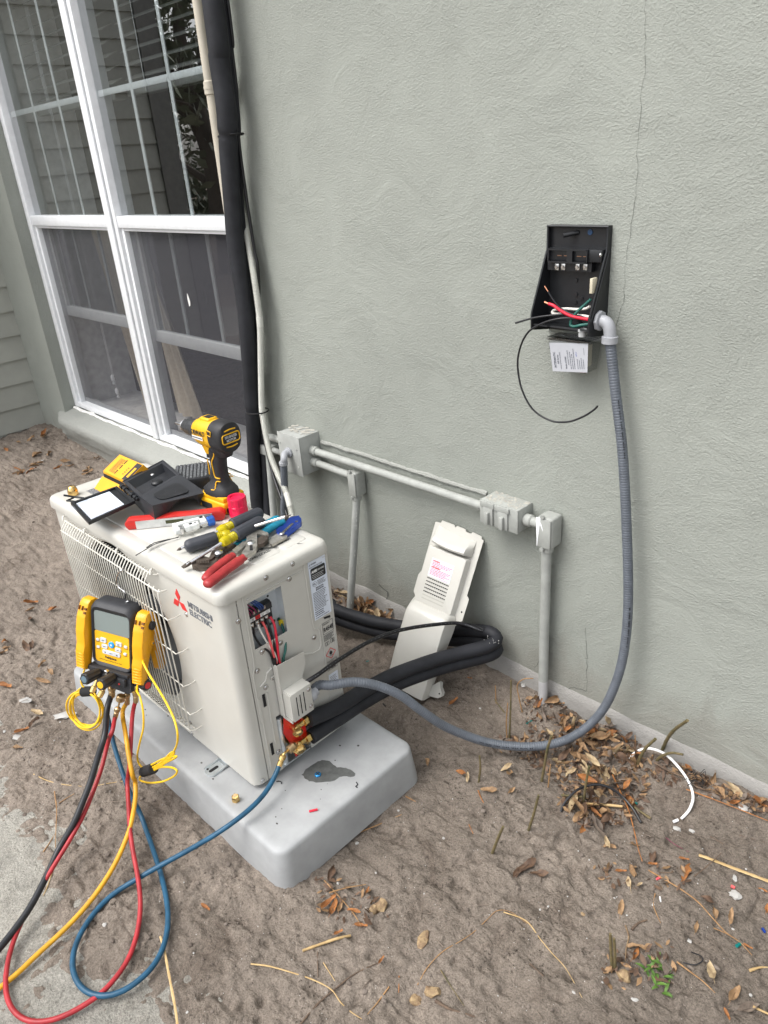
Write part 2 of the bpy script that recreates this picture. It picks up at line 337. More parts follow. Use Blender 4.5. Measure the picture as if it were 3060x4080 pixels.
def GZ(x, y):
    x = np.atleast_1d(np.asarray(x, float)); y = np.atleast_1d(np.asarray(y, float))
    z = 0.118 * _ss(-0.75, -3.1, x) if False else 0.118 * (1 - _ss(-3.1, -0.75, x))
    z = z * (1 - _ss(-1.0, -2.0, y) if False else _ss(-2.6, -0.9, y))
    rg = 0.45 + 1.1 * (_vn(x * 1.9, y * 1.9, 17) + 0.5)     # trampled here, smooth there
    z = z + 0.022 * _vn(x * 2.3, y * 2.3, 1) + 0.016 * _vn(x * 6, y * 6, 2) + 0.010 * _vn(x * 15, y * 15, 3) + rg * (0.009 * np.abs(_vn(x * 33, y * 33, 4)) + 0.005 * _vn(x * 60 + _vn(x * 22, y * 22, 18), y * 60, 5) + 0.004 * _vn(x * 118, y * 118, 6)) - 0.010 * np.clip(np.abs(_vn(x * 21 + 2 * _vn(x * 9, y * 9, 14), y * 21, 15)) * -6 + 0.5, 0, 1) * (_vn(x * 4, y * 4, 16) > 0.02)
    ck = _vn(x * 40 + 3 * _vn(x * 8, y * 8, 9), y * 40, 8)      # trampled clods
    z = z - 0.012 * np.clip(ck - 0.18, 0, 1) * 3
    for hx, hy, hr, hd in HOLES: z = z - hd * np.exp(-((x - hx) ** 2 + (y - hy) ** 2) / (hr * hr))
    z = z + 0.020 * np.exp(-((y + 0.02) / 0.09) ** 2)            # banked up against the wall
    z = z - 0.02 * _ss(-1.16, -1.30, y) * 0 - 0.026 * (1 - _ss(-1.34, -1.12, y))   # the soil drops under the concrete path
    pm = _ss(-0.98, -0.80, x) * (1 - _ss(0.20, 0.36, x)) * _ss(-1.05, -0.90, y) * (1 - _ss(-0.45, -0.32, y))
    return z - 0.010 - 0.010 * pm
def gz(x, y): return float(GZ(x, y)[0])
def axis(lo, hi, d, far):
    core = np.arange(lo, hi + d / 2, d); s = [d]; 
    while sum(s) < far: s.append(s[-1] * 1.35)
    c = np.cumsum(s); return np.concatenate([(lo - c)[::-1], core, hi + c])
def build_ground():
    xs = np.unique(np.round(np.concatenate([axis(-3.3, 1.6, 0.014, 70), np.arange(-1.25, 1.2, 0.0048)]), 4)); ys = np.unique(np.round(np.concatenate([axis(-2.0, 0.03, 0.012, 70), np.arange(-1.32, 0.03, 0.0048)]), 4)); X, Y = np.meshgrid(xs, ys); Z = GZ(X.ravel(), Y.ravel())
    n, m = X.shape; me = bpy.data.meshes.new('ground')
    co = np.stack([X.ravel(), Y.ravel(), Z], 1); i = np.arange(n * m).reshape(n, m)
    q = np.stack([i[:-1, :-1], i[:-1, 1:], i[1:, 1:], i[1:, :-1]], -1).reshape(-1, 4)
    me.vertices.add(n * m); me.vertices.foreach_set('co', co.ravel()); me.loops.add(q.size); me.loops.foreach_set('vertex_index', q.ravel())
    me.polygons.add(len(q)); me.polygons.foreach_set('loop_start', np.arange(0, q.size, 4)); me.polygons.foreach_set('loop_total', np.full(len(q), 4))
    me.update(calc_edges=True); me.polygons.foreach_set('use_smooth', [True] * len(q)); me.materials.append(M['sand'])
    o = bpy.data.objects.new('ground', me); COL.objects.link(o); o['kind'] = 'structure'
build_ground()
b = MB()
rows = []
for y in np.arange(-3.0, -1.08, 0.02):
    rows.append([(x, y, -0.016 + 0.003 * float(_vn(np.array([x * 3]), np.array([y * 3]), 21)[0])) for x in np.arange(-6.0, 1.6, 0.1)])
b.grid(rows); b.build('path', 'path', kind='structure')

# ------------------------------------------------------------------ house
H = thing('house', 'grey-green stucco house with a white twin window and a lap-sided wing', 'house', (0, 0, 0))
WX0, WX1, WZ0, WZ1, MX = -2.82, -0.985, 0.272, 2.15, -1.92
b = MB()
def slab(x0, x1, z0, z1): b.bx((x0, 0, z0), (x1, 0.22, z1))
slab(-3.19, WX0, -0.3, 2.7); slab(WX0, WX1, -0.3, WZ0 - 0.03); slab(WX0, WX1, WZ1, 2.7); slab(WX1, 6.0, -0.3, 2.7)
b.build('stucco_wall', 'stucco', H)
b = MB()   # cement window ledge, uneven along its length
prof = [(0.062, 0.268), (0.02, 0.256), (-0.040, 0.240), (-0.052, 0.222), (-0.050, 0.188), (-0.043, 0.180), (-0.044, 0.150), (-0.030, 0.138), (-0.026, 0.10), (-0.012, 0.04), (-0.010, -0.2)]
rows = []
for i, x in enumerate(np.arange(-2.90, -0.98, 0.03)):
    k = min(1, (x + 2.93) / 0.12)
    rows.append([(x, (y if y > 0 else y * k) + (0.006 * float(_vn(np.array([x * 9]), np.array([j * 3.3]), 31)[0]) if 1 < j < 9 else 0), z + 0.006 * float(_vn(np.array([x * 7]), np.array([j * 2.1]), 32)[0])) for j, (y, z) in enumerate(prof)])
b.grid(rows); b.build('window_ledge', 'stucco_low', H, ang=60)
b = MB(); rows = []   # slab edge along the foot of the wall
for x in np.arange(-0.98, 6.0, 0.03):
    e = float(_vn(np.array([x * 5]), np.array([1.0]), 33)[0]); f = float(_vn(np.array([x * 17]), np.array([2.0]), 34)[0])
    rows.append([(x, 0.004, 0.062 + 0.016 * e + 0.008 * f), (x, -0.005 - 0.004 * f, 0.054 + 0.016 * e + 0.006 * f), (x, -0.010 + 0.004 * e, 0.03), (x, -0.014 + 0.008 * e, -0.1)])
b.grid(rows); b.build('slab_edge', 'cement', H, ang=50)
M['crack'] = mat('crack_gap', (0.10, 0.102, 0.095), 1.0)   # hairline cracks in the stucco
def crack(pts, wd, Y=-0.0012):
    b = MB()
    P = []
    for a, c in zip(pts, pts[1:]):
        a, c = Vector(a), Vector(c); n = max(2, int((c - a).length / 0.012))
        for k in range(n): P.append(a.lerp(c, k / n) + Vector((rnd.uniform(-1, 1) * 0.0025, 0, rnd.uniform(-1, 1) * 0.003)))
    P.append(Vector(pts[-1]))
    for a, c in zip(P, P[1:]):
        t = (c - a).normalized(); s_ = Vector((t.z, 0, -t.x)) * wd * rnd.uniform(0.3, 1.0)
        b.quad(*[(p.x, Y, p.z) for p in (a - s_, a + s_, c + s_, c - s_)])
    b.build('wall_crack', 'crack', H)
crack([(0.418, 0, 1.80), (0.417, 0, 1.597), (0.424, 0, 1.50), (0.420, 0, 1.382), (0.427, 0, 1.287), (0.413, 0, 1.169), (0.416, 0, 1.098), (0.395, 0, 1.02), (0.40, 0, 0.95)], 0.00042)
crack([(0.37, 0, 0.27), (0.381, 0, 0.167), (0.385, 0, 0.075)], 0.0006); crack([(0.385, 0, 0.075), (0.345, 0, 0.066), (0.330, 0, 0.052)], 0.0012)
crack([(0.22, 0, 0.07), (0.235, 0, 0.10), (0.252, 0, 0.16), (0.246, 0, 0.27)], 0.0008)
crack([(-0.40, 0, 0.10), (-0.36, 0, 0.085), (-0.37, 0, 0.05)], 0.0030); crack([(-0.30, 0, 0.055), (-0.26, 0, 0.06), (-0.22, 0, 0.052)], 0.0026)
# the wing: lap siding from the corner out to its own corner board
b = MB(); prof = []
zk = 0.374 - 0.1285 * 4
while zk < 2.42: prof += [(-3.176, zk), (-3.188, zk + 0.1283)]; zk += 0.1285
rows = [[(x, y, z) for x, z in prof] for y in (0.02, -0.15, -0.5, -0.86)]
b.grid(rows); b.build('lap_siding', 'siding', H, ang=20)
b = MB(); b.bx((-3.30, -0.985, -0.3), (-3.165, -0.86, 2.42)); b.build('corner_board', 'trim_grey', H)
b = MB(); b.bx((-7.0, -0.98, -0.3), (-3.22, -0.90, 2.42)); b.build('wing_wall', 'siding', H)
b = MB(); b.bx((-7.0, -1.14, 2.42), (-3.06, 0.3, 2.46)); b.mi = 1; b.bx((-7.0, -1.16, 2.46), (-3.04, 0.3, 2.60)); b.build('wing_eave', ['soffit', 'shingle'], H)
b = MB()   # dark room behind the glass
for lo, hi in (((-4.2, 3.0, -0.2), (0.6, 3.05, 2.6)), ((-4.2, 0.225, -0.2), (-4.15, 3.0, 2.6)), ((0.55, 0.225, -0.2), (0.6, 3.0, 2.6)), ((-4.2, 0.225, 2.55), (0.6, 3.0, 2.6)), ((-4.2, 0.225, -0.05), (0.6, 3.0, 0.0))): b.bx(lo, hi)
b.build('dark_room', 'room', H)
b = MB()
b.bx((WX0, 0.15, WZ0 - 0.03), (WX0 + 0.015, 0.42, WZ1)); b.bx((WX1 - 0.015, 0.15, WZ0 - 0.03), (WX1, 0.42, WZ1)); b.bx((WX0 + 0.015, 0.15, WZ0 - 0.03), (WX1 - 0.015, 0.42, WZ0 - 0.005)); b.bx((WX0, 0.15, WZ1), (WX1, 0.42, WZ1 + 0.01))
b.build('window_return', 'jamb', H)
def window(x0, x1, lab, sash):
    wn = MB(); zm0, zm1 = 1.19, 1.235; Y = 0.060
    fl, fr = 0.048, (0.048 if x0 < -2.5 else 0.093)
    wn.bx((x0, Y, WZ0), (x0 + fl, 0.15, WZ1), bev=0.004); wn.bx((x1 - fr, Y, WZ0), (x1, 0.15, WZ1), bev=0.004)
    wn.bx((x0 + fl - .002, Y + .002, WZ0), (x1 - fr + .002, 0.15, WZ0 + 0.028), bev=0.003); wn.bx((x0 + fl - .002, Y + .002, WZ1 - 0.04), (x1 - fr + .002, 0.15, WZ1), bev=0.003)
    wn.bx((x0 + fl - .002, Y + 0.004, zm0), (x1 - fr + .002, 0.11, zm1), bev=0.004)
    wn.bx((x0 + fl - .002, Y + 0.016, zm0 - 0.012), (x1 - fr + .002, 0.10, zm0 - .001), bev=0.002)
    # inner stop strips
    for a in (x0 + fl, x1 - fr - 0.020): wn.bx((a, Y + 0.014, WZ0 + 0.028), (a + 0.020, 0.12, zm0), bev=0.002)
    wo = wn.build('window', 'vinyl', H, label=lab)
    g = MB(); g.quad((x0 + fl, 0.090, zm1), (x1 - fr, 0.090, zm1), (x1 - fr, 0.090, WZ1 - 0.04), (x0 + fl, 0.090, WZ1 - 0.04)); g.build('upper_pane', 'glass', wo)
    a0, a1 = x0 + fl, x1 - fr; s0, s1 = a0 + 0.022, a1 - 0.022
    mu = MB()
    for t in ((1 / 3), (2 / 3)): x = a0 + (a1 - a0) * t; mu.bx((x - 0.010, 0.095, zm1), (x + 0.010, 0.101, WZ1 - 0.04), bev=0.002)
    mu.bx((a0, 0.0955, 1.655), (a1, 0.1005, 1.677), bev=0.002); mu.build('upper_muntin_grid', 'vinyl_grey', wo)
    lo = MB(); lo.bx((a0, 0.118, sash), (a1, 0.150, sash + 0.050), bev=0.004)
    lo.bx((a0, 0.118, sash + .05), (a0 + 0.045, 0.150, zm1)); lo.bx((a1 - 0.045, 0.118, sash + .05), (a1, 0.150, zm1)); lo.bx((a0 + .045, 0.118, zm1 - 0.04), (a1 - .045, 0.150, zm1))
    lo.build('lower_sash', 'vinyl_grey', wo)
    g = MB(); g.quad((a0 + 0.045, 0.133, sash + 0.05), (a1 - 0.045, 0.133, sash + 0.05), (a1 - 0.045, 0.133, zm1 - 0.04), (a0 + 0.045, 0.133, zm1 - 0.04)); g.build('lower_pane', 'glass', wo)
    for t in ((1 / 3), (2 / 3)):
        mu = MB(); x = a0 + (a1 - a0) * t; mu.bx((x - 0.010, 0.138, sash + .05), (x + 0.010, 0.144, zm1 - .04)); mu.build('lower_muntin', 'vinyl_grey', wo)
    g = MB(); g.quad((a0 + 0.018, 0.097, WZ0 + 0.03), (a1 - 0.018, 0.097, WZ0 + 0.03), (a1 - 0.018, 0.097, zm0 - 0.012), (a0 + 0.018, 0.097, zm0 - 0.012)); g.build('insect_screen', 'screen', wo)
    g = MB(); g.bx((a0 + 0.020, 0.099, WZ0 + 0.028), (a1 - 0.020, 0.107, WZ0 + 0.05)); g.build('screen_bar', 'vinyl_grey', wo)
window(WX0, MX + 0.0, 'double-hung window beside the lap siding, its sash raised higher', 0.752)
window(MX + 0.001, WX1, 'double-hung window behind the black pipe insulation, with a dried white spot on its screen', 0.720)
b = MB(); b.bx((MX - 0.022, 0.050, WZ0 + .003), (MX + 0.022, 0.0595, WZ1 - .003), bev=0.003); b.build('window_mullion', 'vinyl', H)
b = MB(); P = [(x, 0.050 + 0.010 * float(_vn(np.array([x * 14]), np.array([.3]), 51)[0]), 0.266 + 0.006 * float(_vn(np.array([x * 21]), np.array([.7]), 52)[0])) for x in np.arange(WX0 + .01, WX1, .012)]
b.tube(P, [0.0075 + 0.010 * float(_vn(np.array([i * .23]), np.array([.5]), 53)[0]) + .004 * float(_vn(np.array([i * .9]), np.array([.5]), 54)[0]) for i in range(len(P))], 8, oval=.7)
M['caulk'] = mat('old_caulk', (0.72, 0.71, 0.68), 0.8, var=0.15, vs=60); b.build('caulk_bead', 'caulk', H)
b = MB(); b.prism([(-1.476, .905), (-1.468, .910), (-1.464, .925), (-1.470, .945), (-1.476, .955), (-1.480, .935)], .001, o=.0945); b.build('paint_spot', 'caulk', H)
# blinds and curtain inside
for x0, x1, lab in ((WX0 + .05, MX - .05, 'raised white slat blind with hanging cords behind the window by the siding'), (MX + .05, WX1 - .05, 'raised white slat blind behind the window by the black pipe insulation')):
    bl = thing('window_blind', lab, 'blind', ((x0 + x1) / 2, 0.24, 1.66), group='slat blinds inside the windows')
    s_ = MB(); rot = Matrix.Rotation(R(24), 3, 'X')
    for k in range(9): s_.box(((x0 + x1) / 2, 0.24, 1.72 + k * 0.046), (x1 - x0, 0.048, 0.003), rot=rot)
    s_.build('slat', 'blind', bl)
    s_ = MB(); s_.bx((x0, 0.215, 1.655), (x1, 0.265, 1.68), bev=0.004); s_.build('bottom_rail', 'blind', bl)
    s_ = MB()
    for t in (0.18, 0.8): s_.cyl((x0 + (x1 - x0) * t, 0.216, 1.66), (x0 + (x1 - x0) * t, 0.216, 2.12), 0.0016, 6)
    if x0 < -2:
        for dx, z in ((0.17, 0.42), (0.185, 0.35)):
            s_.cyl((x0 + dx, 0.21, z), (x0 + dx, 0.21, 2.1), 0.0015, 6); s_.lathe([(0, .004), (.01, .012), (.03, .012), (.034, .005), (.05, .010)], (x0 + dx, 0.21, z + .02), (0, 0, -1), 10)
    s_.build('cord', 'vinyl', bl)
b = MB(); rows = []
for i in range(26):
    t = i / 25; z = 1.22 - t * 0.93; xl = -2.66 + 0.16 * t ** 1.2; wd = 0.40 - 0.12 * t
    rows.append([(xl + wd * s / 40 + 0.03 * t * math.sin(s * .3), 0.30 + 0.028 * math.sin(s * 0.95 + 0.4 * t) * (1 - .25 * t), z) for s in range(41)])
b.grid(rows)
b.build('curtain', 'curtain', label='beige cloth curtain hanging in folds behind the open window by the siding', cat='curtain', ang=80)
b = MB(); rows = []
for i in range(26):
    t = i / 25; z = 1.22 - t * 0.93
    rows.append([(-2.22 + 0.09 * t + (0.02 + 0.25 * t) * s / 20, 0.30 + 0.016 * math.sin(s * 0.9), z) for s in range(21)])
b.grid(rows)
b.build('curtain', 'curtain', label='beige cloth curtain gathered to a narrow wedge beside the white window post', cat='curtain', ang=80)

# ================================================================== equipment pad
M['cream'] = mat('cream_enamel', (0.520, 0.510, 0.468), 0.33, var=0.03, vs=9, bump=0.06, bs=420, bd=0.0004, coat=0.15)
M['cream_in'] = mat('cream_enamel_inside', (0.42, 0.41, 0.37), 0.5, var=0.05)
M['pad'] = mat('grey_pad_shell', (0.335, 0.343, 0.346), 0.62, var=0.09, vs=14, bump=0.25, bs=260, bd=0.0008)
M['wet'] = mat('wet_stain', (0.10, 0.103, 0.10), 0.35, var=0.2, vs=60, spec=0.4)
M['speck'] = mat('dark_speck', (0.07, 0.065, 0.06), 0.9)
M['black'] = mat('black_plastic', (0.022, 0.023, 0.026), 0.42, var=0.2, vs=40, bump=0.1, bs=700, bd=0.0003)
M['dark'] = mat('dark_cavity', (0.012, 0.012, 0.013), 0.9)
M['zinc'] = mat('zinc_sheet', (0.62, 0.66, 0.68), 0.32, metal=0.85, var=0.12, vs=35, rvar=0.1)
M['steel'] = mat('bright_steel', (0.62, 0.62, 0.62), 0.24, metal=1.0, var=0.12, vs=60, rvar=0.1)
M['brass'] = mat('brass', (0.72, 0.50, 0.20), 0.24, metal=1.0, var=0.18, vs=70, rvar=0.12)
M['brass_old'] = mat('dull_brass', (0.50, 0.36, 0.20), 0.34, metal=1.0, var=0.25, vs=90, rvar=0.12)
M['copper'] = mat('copper', (0.70, 0.33, 0.20), 0.3, metal=1.0)
M['red_plate'] = mat('red_plastic', (0.62, 0.025, 0.02), 0.28, var=0.15, vs=30)
M['white'] = mat('white_plastic', (0.78, 0.78, 0.77), 0.4, var=0.03)
M['sticker'] = mat('label_paper', (0.66, 0.71, 0.80), 0.45, var=0.03)
M['ink'] = mat('black_ink', (0.02, 0.02, 0.022), 0.6)
M['grey_ink'] = mat('grey_ink', (0.14, 0.15, 0.17), 0.6)
M['pale_ink'] = mat('pale_grey_ink', (0.34, 0.38, 0.45), 0.6)
M['red_ink'] = mat('red_ink', (0.60, 0.03, 0.03), 0.5)
M['pink_ink'] = mat('pink_ink', (0.75, 0.16, 0.24), 0.5)
M['w_red'] = mat('wire_red', (0.62, 0.02, 0.045), 0.35); M['w_pink'] = mat('wire_faded_red', (0.72, 0.10, 0.10), 0.4)
M['w_green'] = mat('wire_green', (0.015, 0.10, 0.08), 0.4); M['w_white'] = mat('wire_white', (0.72, 0.70, 0.64), 0.4)
M['w_blue'] = mat('wire_blue', (0.02, 0.06, 0.22), 0.4); M['w_plum'] = mat('wire_plum', (0.20, 0.015, 0.07), 0.4); M['w_black'] = mat('wire_black', (0.012, 0.012, 0.014), 0.35)
M['w_yellow'] = mat('crimp_yellow', (0.72, 0.55, 0.02), 0.4)
M['foam'] = mat('black_foam_rubber', (0.021, 0.022, 0.026), 0.62, var=0.22, vs=18, bump=0.12, bs=900, bd=0.0003, spec=0.35)
M['bluescrew'] = mat('blue_screw', (0.05, 0.30, 0.65), 0.25, metal=0.6)

pad = thing('equipment_pad', 'pale grey moulded slab lying on the soil under the cream outdoor unit', 'pad', UM @ Matrix.Translation((-0.31, 0.13, -0.10)))
b = MB(); rings = []
for z, g, r in ((-0.115, 0.014, .032), (-0.10, 0.013, .032), (-0.095, 0.013, .032), (0.045 - .10, 0.009, .032), (0.080 - .10, 0.0055, .031), (0.0868 - .10, 0.0035, .030), (0.0902 - .10, 0.0002, .028), (0.0917 - .10, -0.007, .030), (0.0919 - .10, -0.014, .026), (0.0912 - .10, -0.024, .02), (0.0905 - .10, -0.029, .02), (0.0905 - .10, -0.15, .01)):
    rings.append([UM @ Vector((x - 0.319, y + 0.134, z + 0.0)) for x, y in rrect(0.986 + 2 * g, 0.412 + 2 * g, r, 6)])
b.loft(rings); b.build('slab', 'pad', pad, ang=42)
ZP = 0.0905       # world height of the pad's top
def flat_blob(b, pts, z, th=0.0006):
    P = spl([Vector((p[0], p[1], z)) for p in pts] + [Vector((pts[0][0], pts[0][1], z))], 5)[:-1]
    P = [Vector((p.x + rnd.uniform(-1, 1) * .0014, p.y + rnd.uniform(-1, 1) * .0014, z)) for p in P]
    b.loft([[p - Vector((0, 0, .001)) for p in P], [p + Vector((0, 0, th)) for p in P]])
b = MB()
flat_blob(b, [(0.056, -0.701), (0.049, -0.676), (0.054, -0.643), (0.072, -0.63), (0.101, -0.63), (0.118, -0.618), (0.146, -0.613), (0.150, -0.626), (0.130, -0.641), (0.126, -0.664), (0.103, -0.691), (0.079, -0.703)], ZP)
b.build('water_stain', 'wet', pad, label='dark wet stain on the pad')
b = MB()
for i in range(70):
    x, y = rnd.uniform(-0.72, 0.15), rnd.uniform(-0.87, -0.48); r = rnd.choice((.0012, .0016, .002, .0035))
    if (UI @ Vector((x, y, .1))).x < -0.02 and (UI @ Vector((x, y, .1))).y > 0.01: continue
    b.ball((x, y, ZP), r, (1, rnd.uniform(.6, 1), 0.25), 1)
b.build('dirt_speck', 'speck', pad).__setitem__('kind', 'stuff')

# ================================================================== outdoor unit
UN = thing('heat_pump', 'cream outdoor heat pump unit standing on the grey slab with its wiring opening uncovered', 'heat pump', UM)
def ub(b, name, mats, **k): return b.build(name, mats, UN, world=False, **k)
# front panel with the fan opening, wrapping round to the seam
FX, FZ, FR = -0.468, 0.262, 0.220
b = MB(); n = 96; A, B_ = (-0.73, -0.22), (0.004, 0.503)
outer = []; inner = []; throat = []
for k in range(n):
    a = 2 * math.pi * k / n + 0.02; c, s_ = math.cos(a), math.sin(a)
    t = min((((A[1] if c > 0 else A[0]) - FX) / c) if abs(c) > 1e-6 else 9, (((B_[1] if s_ > 0 else B_[0]) - FZ) / s_) if abs(s_) > 1e-6 else 9)
    outer.append(Vector((FX + c * t, 0, FZ + s_ * t))); inner.append((c, s_))
for cx in A:
    for cz in B_:
        j = min(range(n), key=lambda q: (outer[q] - Vector((cx, 0, cz))).length); outer[j] = Vector((cx, 0, cz))
rg = [outer] + [[Vector((FX + c * (FR + g), y, FZ + s_ * (FR + g))) for c, s_ in inner] for g, y in ((0.012, 0.0), (0.006, 0.001), (0.001, 0.005), (0.0, 0.010), (0.0, 0.022))]
b.loft(rg, caps=False)
arc = [(-0.022 + 0.022 * math.sin(R(a)), 0.022 - 0.022 * math.cos(R(a))) for a in range(0, 91, 10)] + [(0.0, 0.0345)]
left = [(-0.778 - 0.022 * math.sin(R(a)), 0.022 - 0.022 * math.cos(R(a))) for a in range(90, -1, -10)]
b.grid([[(x, y, z) for x, y in [(-0.22, 0)] + arc] for z in (0.004, 0.503)])
b.grid([[(x, y, z) for x, y in [(-0.8, 0.285)] + left + [(-0.73, 0)]] for z in (0.004, 0.503)])
b.grid([[(-0.003, 0.0345, z), (0.0, 0.0345, z)] for z in (0.004, 0.503)]); b.grid([[(-0.003, 0.0345, z), (-0.003, 0.0375, z)] for z in (0.004, 0.503)])
b.bx((-0.79, 0.282, 0.004), (-0.004, 0.2855, 0.503))
b.bx((-0.775, 0.002, 0.002), (-0.01, 0.28, 0.006))
ub(b, 'casing', 'cream', ang=30)
b = MB(); b.bx((-0.76, 0.10, 0.02), (-0.185, 0.104, 0.49)); b.bx((-0.190, 0.02, 0.02), (-0.185, 0.104, 0.49)); b.bx((-0.755, 0.03, 0.02), (-0.75, 0.10, 0.49)); b.bx((-0.75, 0.03, 0.016), (-0.19, 0.10, 0.020)); b.bx((-0.75, 0.03, 0.49), (-0.19, 0.10, 0.494)); M['coil'] = mat('cavity_shade', (0.035, 0.037, 0.04), 0.6); ub(b, 'coil_shadow_plate', 'coil')  # near-black liner plates stand in for the shade behind the fan opening
b = MB()
M['fan'] = mat('fan_plastic', (0.05, 0.055, 0.06), 0.4)
b.cyl((FX, 0.035, FZ), (FX, 0.075, FZ), 0.045, 24)
for k in range(3):
    rows = []
    for i in range(9):
        r = 0.04 + 0.165 * i / 8; rows.append([(FX + r * math.cos(a), 0.045 + 0.035 * (a - 2.1 * k) / 1.5, FZ + r * math.sin(a)) for a in [2.1 * k + 0.3 + (1.15 + .1 * i) * t / 6 for t in range(7)]])
    b.grid(rows)
ub(b, 'fan', 'fan', ang=80)
# wire guard
b = MB(); xs = [-0.692 + 0.01255 * i for i in range(35)] + [-0.2475, -0.2275, -0.2055]
for i, x in enumerate(xs):
    if x < -0.255: P = [(x - .010, -0.003, 0.4835), (x - .008, -0.012, 0.4830), (x, -0.026, 0.474), (x, -0.030, 0.463), (x, -0.0305, 0.44)]
    else: P = [(x - .002, -0.024, 0.472), (x, -0.030, 0.464), (x, -0.0305, 0.44)]
    b.tube(P + [(x, -0.0305, 0.09), (x - .012, -0.027, 0.070), (x - .022, -0.004, 0.052)], 0.00155, 6)
b.tube([(-0.716, -0.010, 0.4845), (-0.262, -0.0095, 0.4835), (-0.250, -0.004, 0.4835), (-0.249, 0.004, 0.4835)], 0.0021, 6)
b.tube([(-0.698, -0.0285, 0.466), (-0.215, -0.0285, 0.468), (-0.203, -0.028, 0.468), (-0.199, -0.012, 0.467)], 0.0019, 6)
for z in (0.402, 0.311, 0.218, 0.135): b.tube([(-0.700, -0.0288, z), (-0.200, -0.0288, z), (-0.188, -0.030, z), (-0.184, -0.014, z), (-0.186, 0.002, z)], 0.0015, 6)
b.tube([(-0.716, -0.0285, 0.072), (-0.215, -0.0285, 0.072), (-0.204, -0.02, .072), (-.203, .002, .072)], 0.0019, 6); b.tube([(-0.72, -0.006, 0.052), (-0.232, -0.006, 0.052)], 0.0019, 6)
for x in (-0.712, -0.59, -0.42, -0.262): b.tube([(x - .004, 0.0, 0.494), (x, -0.010, 0.493), (x + .003, -0.013, 0.485)], 0.0026, 6)
M['guard'] = mat('cream_wire_coat', (0.60, 0.585, 0.525), 0.45, var=0.05)
ub(b, 'fan_guard', 'guard', ang=60)
# side panel with its openings
b = MB(); ys = [0.0375, 0.061, 0.083, 0.150, 0.167, 0.262, 0.2855]; zs = [0.004, 0.158, 0.357, 0.474, 0.503]
for i in range(6):
    for j in range(4):
        if j == 2 and 1 <= i < 3: continue
        if j == 0 and 2 <= i < 4: continue
        b.quad((-0.0005, ys[i], zs[j]), (-0.0005, ys[i + 1], zs[j]), (-0.0005, ys[i + 1], zs[j + 1]), (-0.0005, ys[i], zs[j + 1]))
bmesh.ops.remove_doubles(b.bm, verts=b.bm.verts, dist=1e-5); b.thick(0.0012)
# pressed ribs
def rib(pts, r=0.0026):
    b.tube([(0.0006, y, z) for y, z in pts], r, 8, oval=0.6)
rib([(0.217, 0.500), (0.2205, 0.333), (0.224, 0.322), (0.233, 0.318), (0.236, 0.310), (0.236, 0.272), (0.230, 0.262), (0.208, 0.262), (0.203, 0.266), (0.198, 0.268), (0.175, 0.278)])
rib([(0.052, 0.497), (0.052, 0.33), (0.050, 0.315), (0.0445, 0.30), (0.0445, 0.17)], 0.0022)
rib([(0.092, 0.292), (0.078, 0.285), (0.075, 0.276), (0.070, 0.268), (0.056, 0.262)]); rib([(0.243, 0.325), (0.243, 0.16), (0.240, 0.02)], 0.0018)
rib([(0.0475, 0.235), (0.0475, 0.03)]); rib([(0.070, 0.235), (0.070, 0.09)]); rib([(0.060, 0.484), (0.21, 0.484)], 0.0018)
rib([(0.27, 0.49), (0.279, 0.49), (0.279, 0.02)], 0.0014)
ub(b, 'side_panel', 'cream', ang=35)
for y, z in ((0.0605, 0.221), (0.0585, 0.081)):
    b = MB(); b.bx((0.0002, y - .0035, z - .017), (0.0012, y + .0035, z + .017)); ub(b, 'louvre_slot', 'dark')
# cap
b = MB(); rings = []
for z, g in ((0.4985, 0.000), (0.4990, 0.0062), (0.5005, 0.0066), (0.513, 0.006), (0.5205, 0.0052), (0.5258, 0.0022), (0.5285, -0.0030), (0.5295, -0.0095), (0.5295, -0.020), (0.5284, -0.024), (0.5284, -0.15)):
    rings.append([Vector((x - 0.4, y + 0.143, z)) for x, y in rrect(0.8 + 2 * g, 0.286 + 2 * g, 0.022 if z < .527 else 0.018, 8)])
b.loft(rings)
for y0, y1 in ((0.030, 0.105), (0.117, 0.188), (0.199, 0.262)):   # raised fields on the lid
    rr = lambda g, z: [Vector((x, y, z)) for x, y in rrect(0.24 + g, y1 - y0 + g, 0.008, 4, -0.158, (y0 + y1) / 2)]
    b.loft([rr(0.004, 0.5280), rr(0.0, 0.5302), rr(-0.004, 0.5306)])
rr = lambda g, z: [Vector((x, y, z)) for x, y in rrect(0.46 + g, 0.19 + g, 0.01, 4, -0.53, 0.125)]
b.loft([rr(0.004, 0.5280), rr(0.0, 0.5300), rr(-0.004, 0.5303)])
ub(b, 'top_cover', 'cream', ang=45)
# lid printing
def topm(x, y): return axes(Vector((x, y, 0.5307)), (0, 1, 0), (-1, 0, 0))
b = MB()
for y0, rows_ in ((0.150, ('NE PAS PERCER', 'ICI : LOCALES')), (0.206, ('DO NOT PUNCTURE', 'THESE LOCATIONS'))):
    pass
b.text('NE PAS PERCER', topm(-0.072, 0.118), 0.0125, 0.0002, sx=0.62, bold=0.0002); b.text('ZONES LOCALES.', topm(-0.055, 0.118), 0.0125, 0.0002, sx=0.60, bold=0.0002)
b.text('DO NOT PUNCTURE', topm(-0.078, 0.201), 0.0115, 0.0002, sx=0.55, bold=0.0002); b.text('THESE AREAS', topm(-0.062, 0.201), 0.0115, 0.0002, sx=0.55, bold=0.0002)
ub(b, 'lid_lettering', 'ink')
b = MB(); m_ = axes(Vector((-0.735, 0.075, 0.5306)), (0, 1, 0), (-1, 0, 0))
for i in range(6): b.bx((0.0, -0.003 - i * .008, 0), (0.085, -0.0006 - i * .008, 0.0002), mtx=m_)
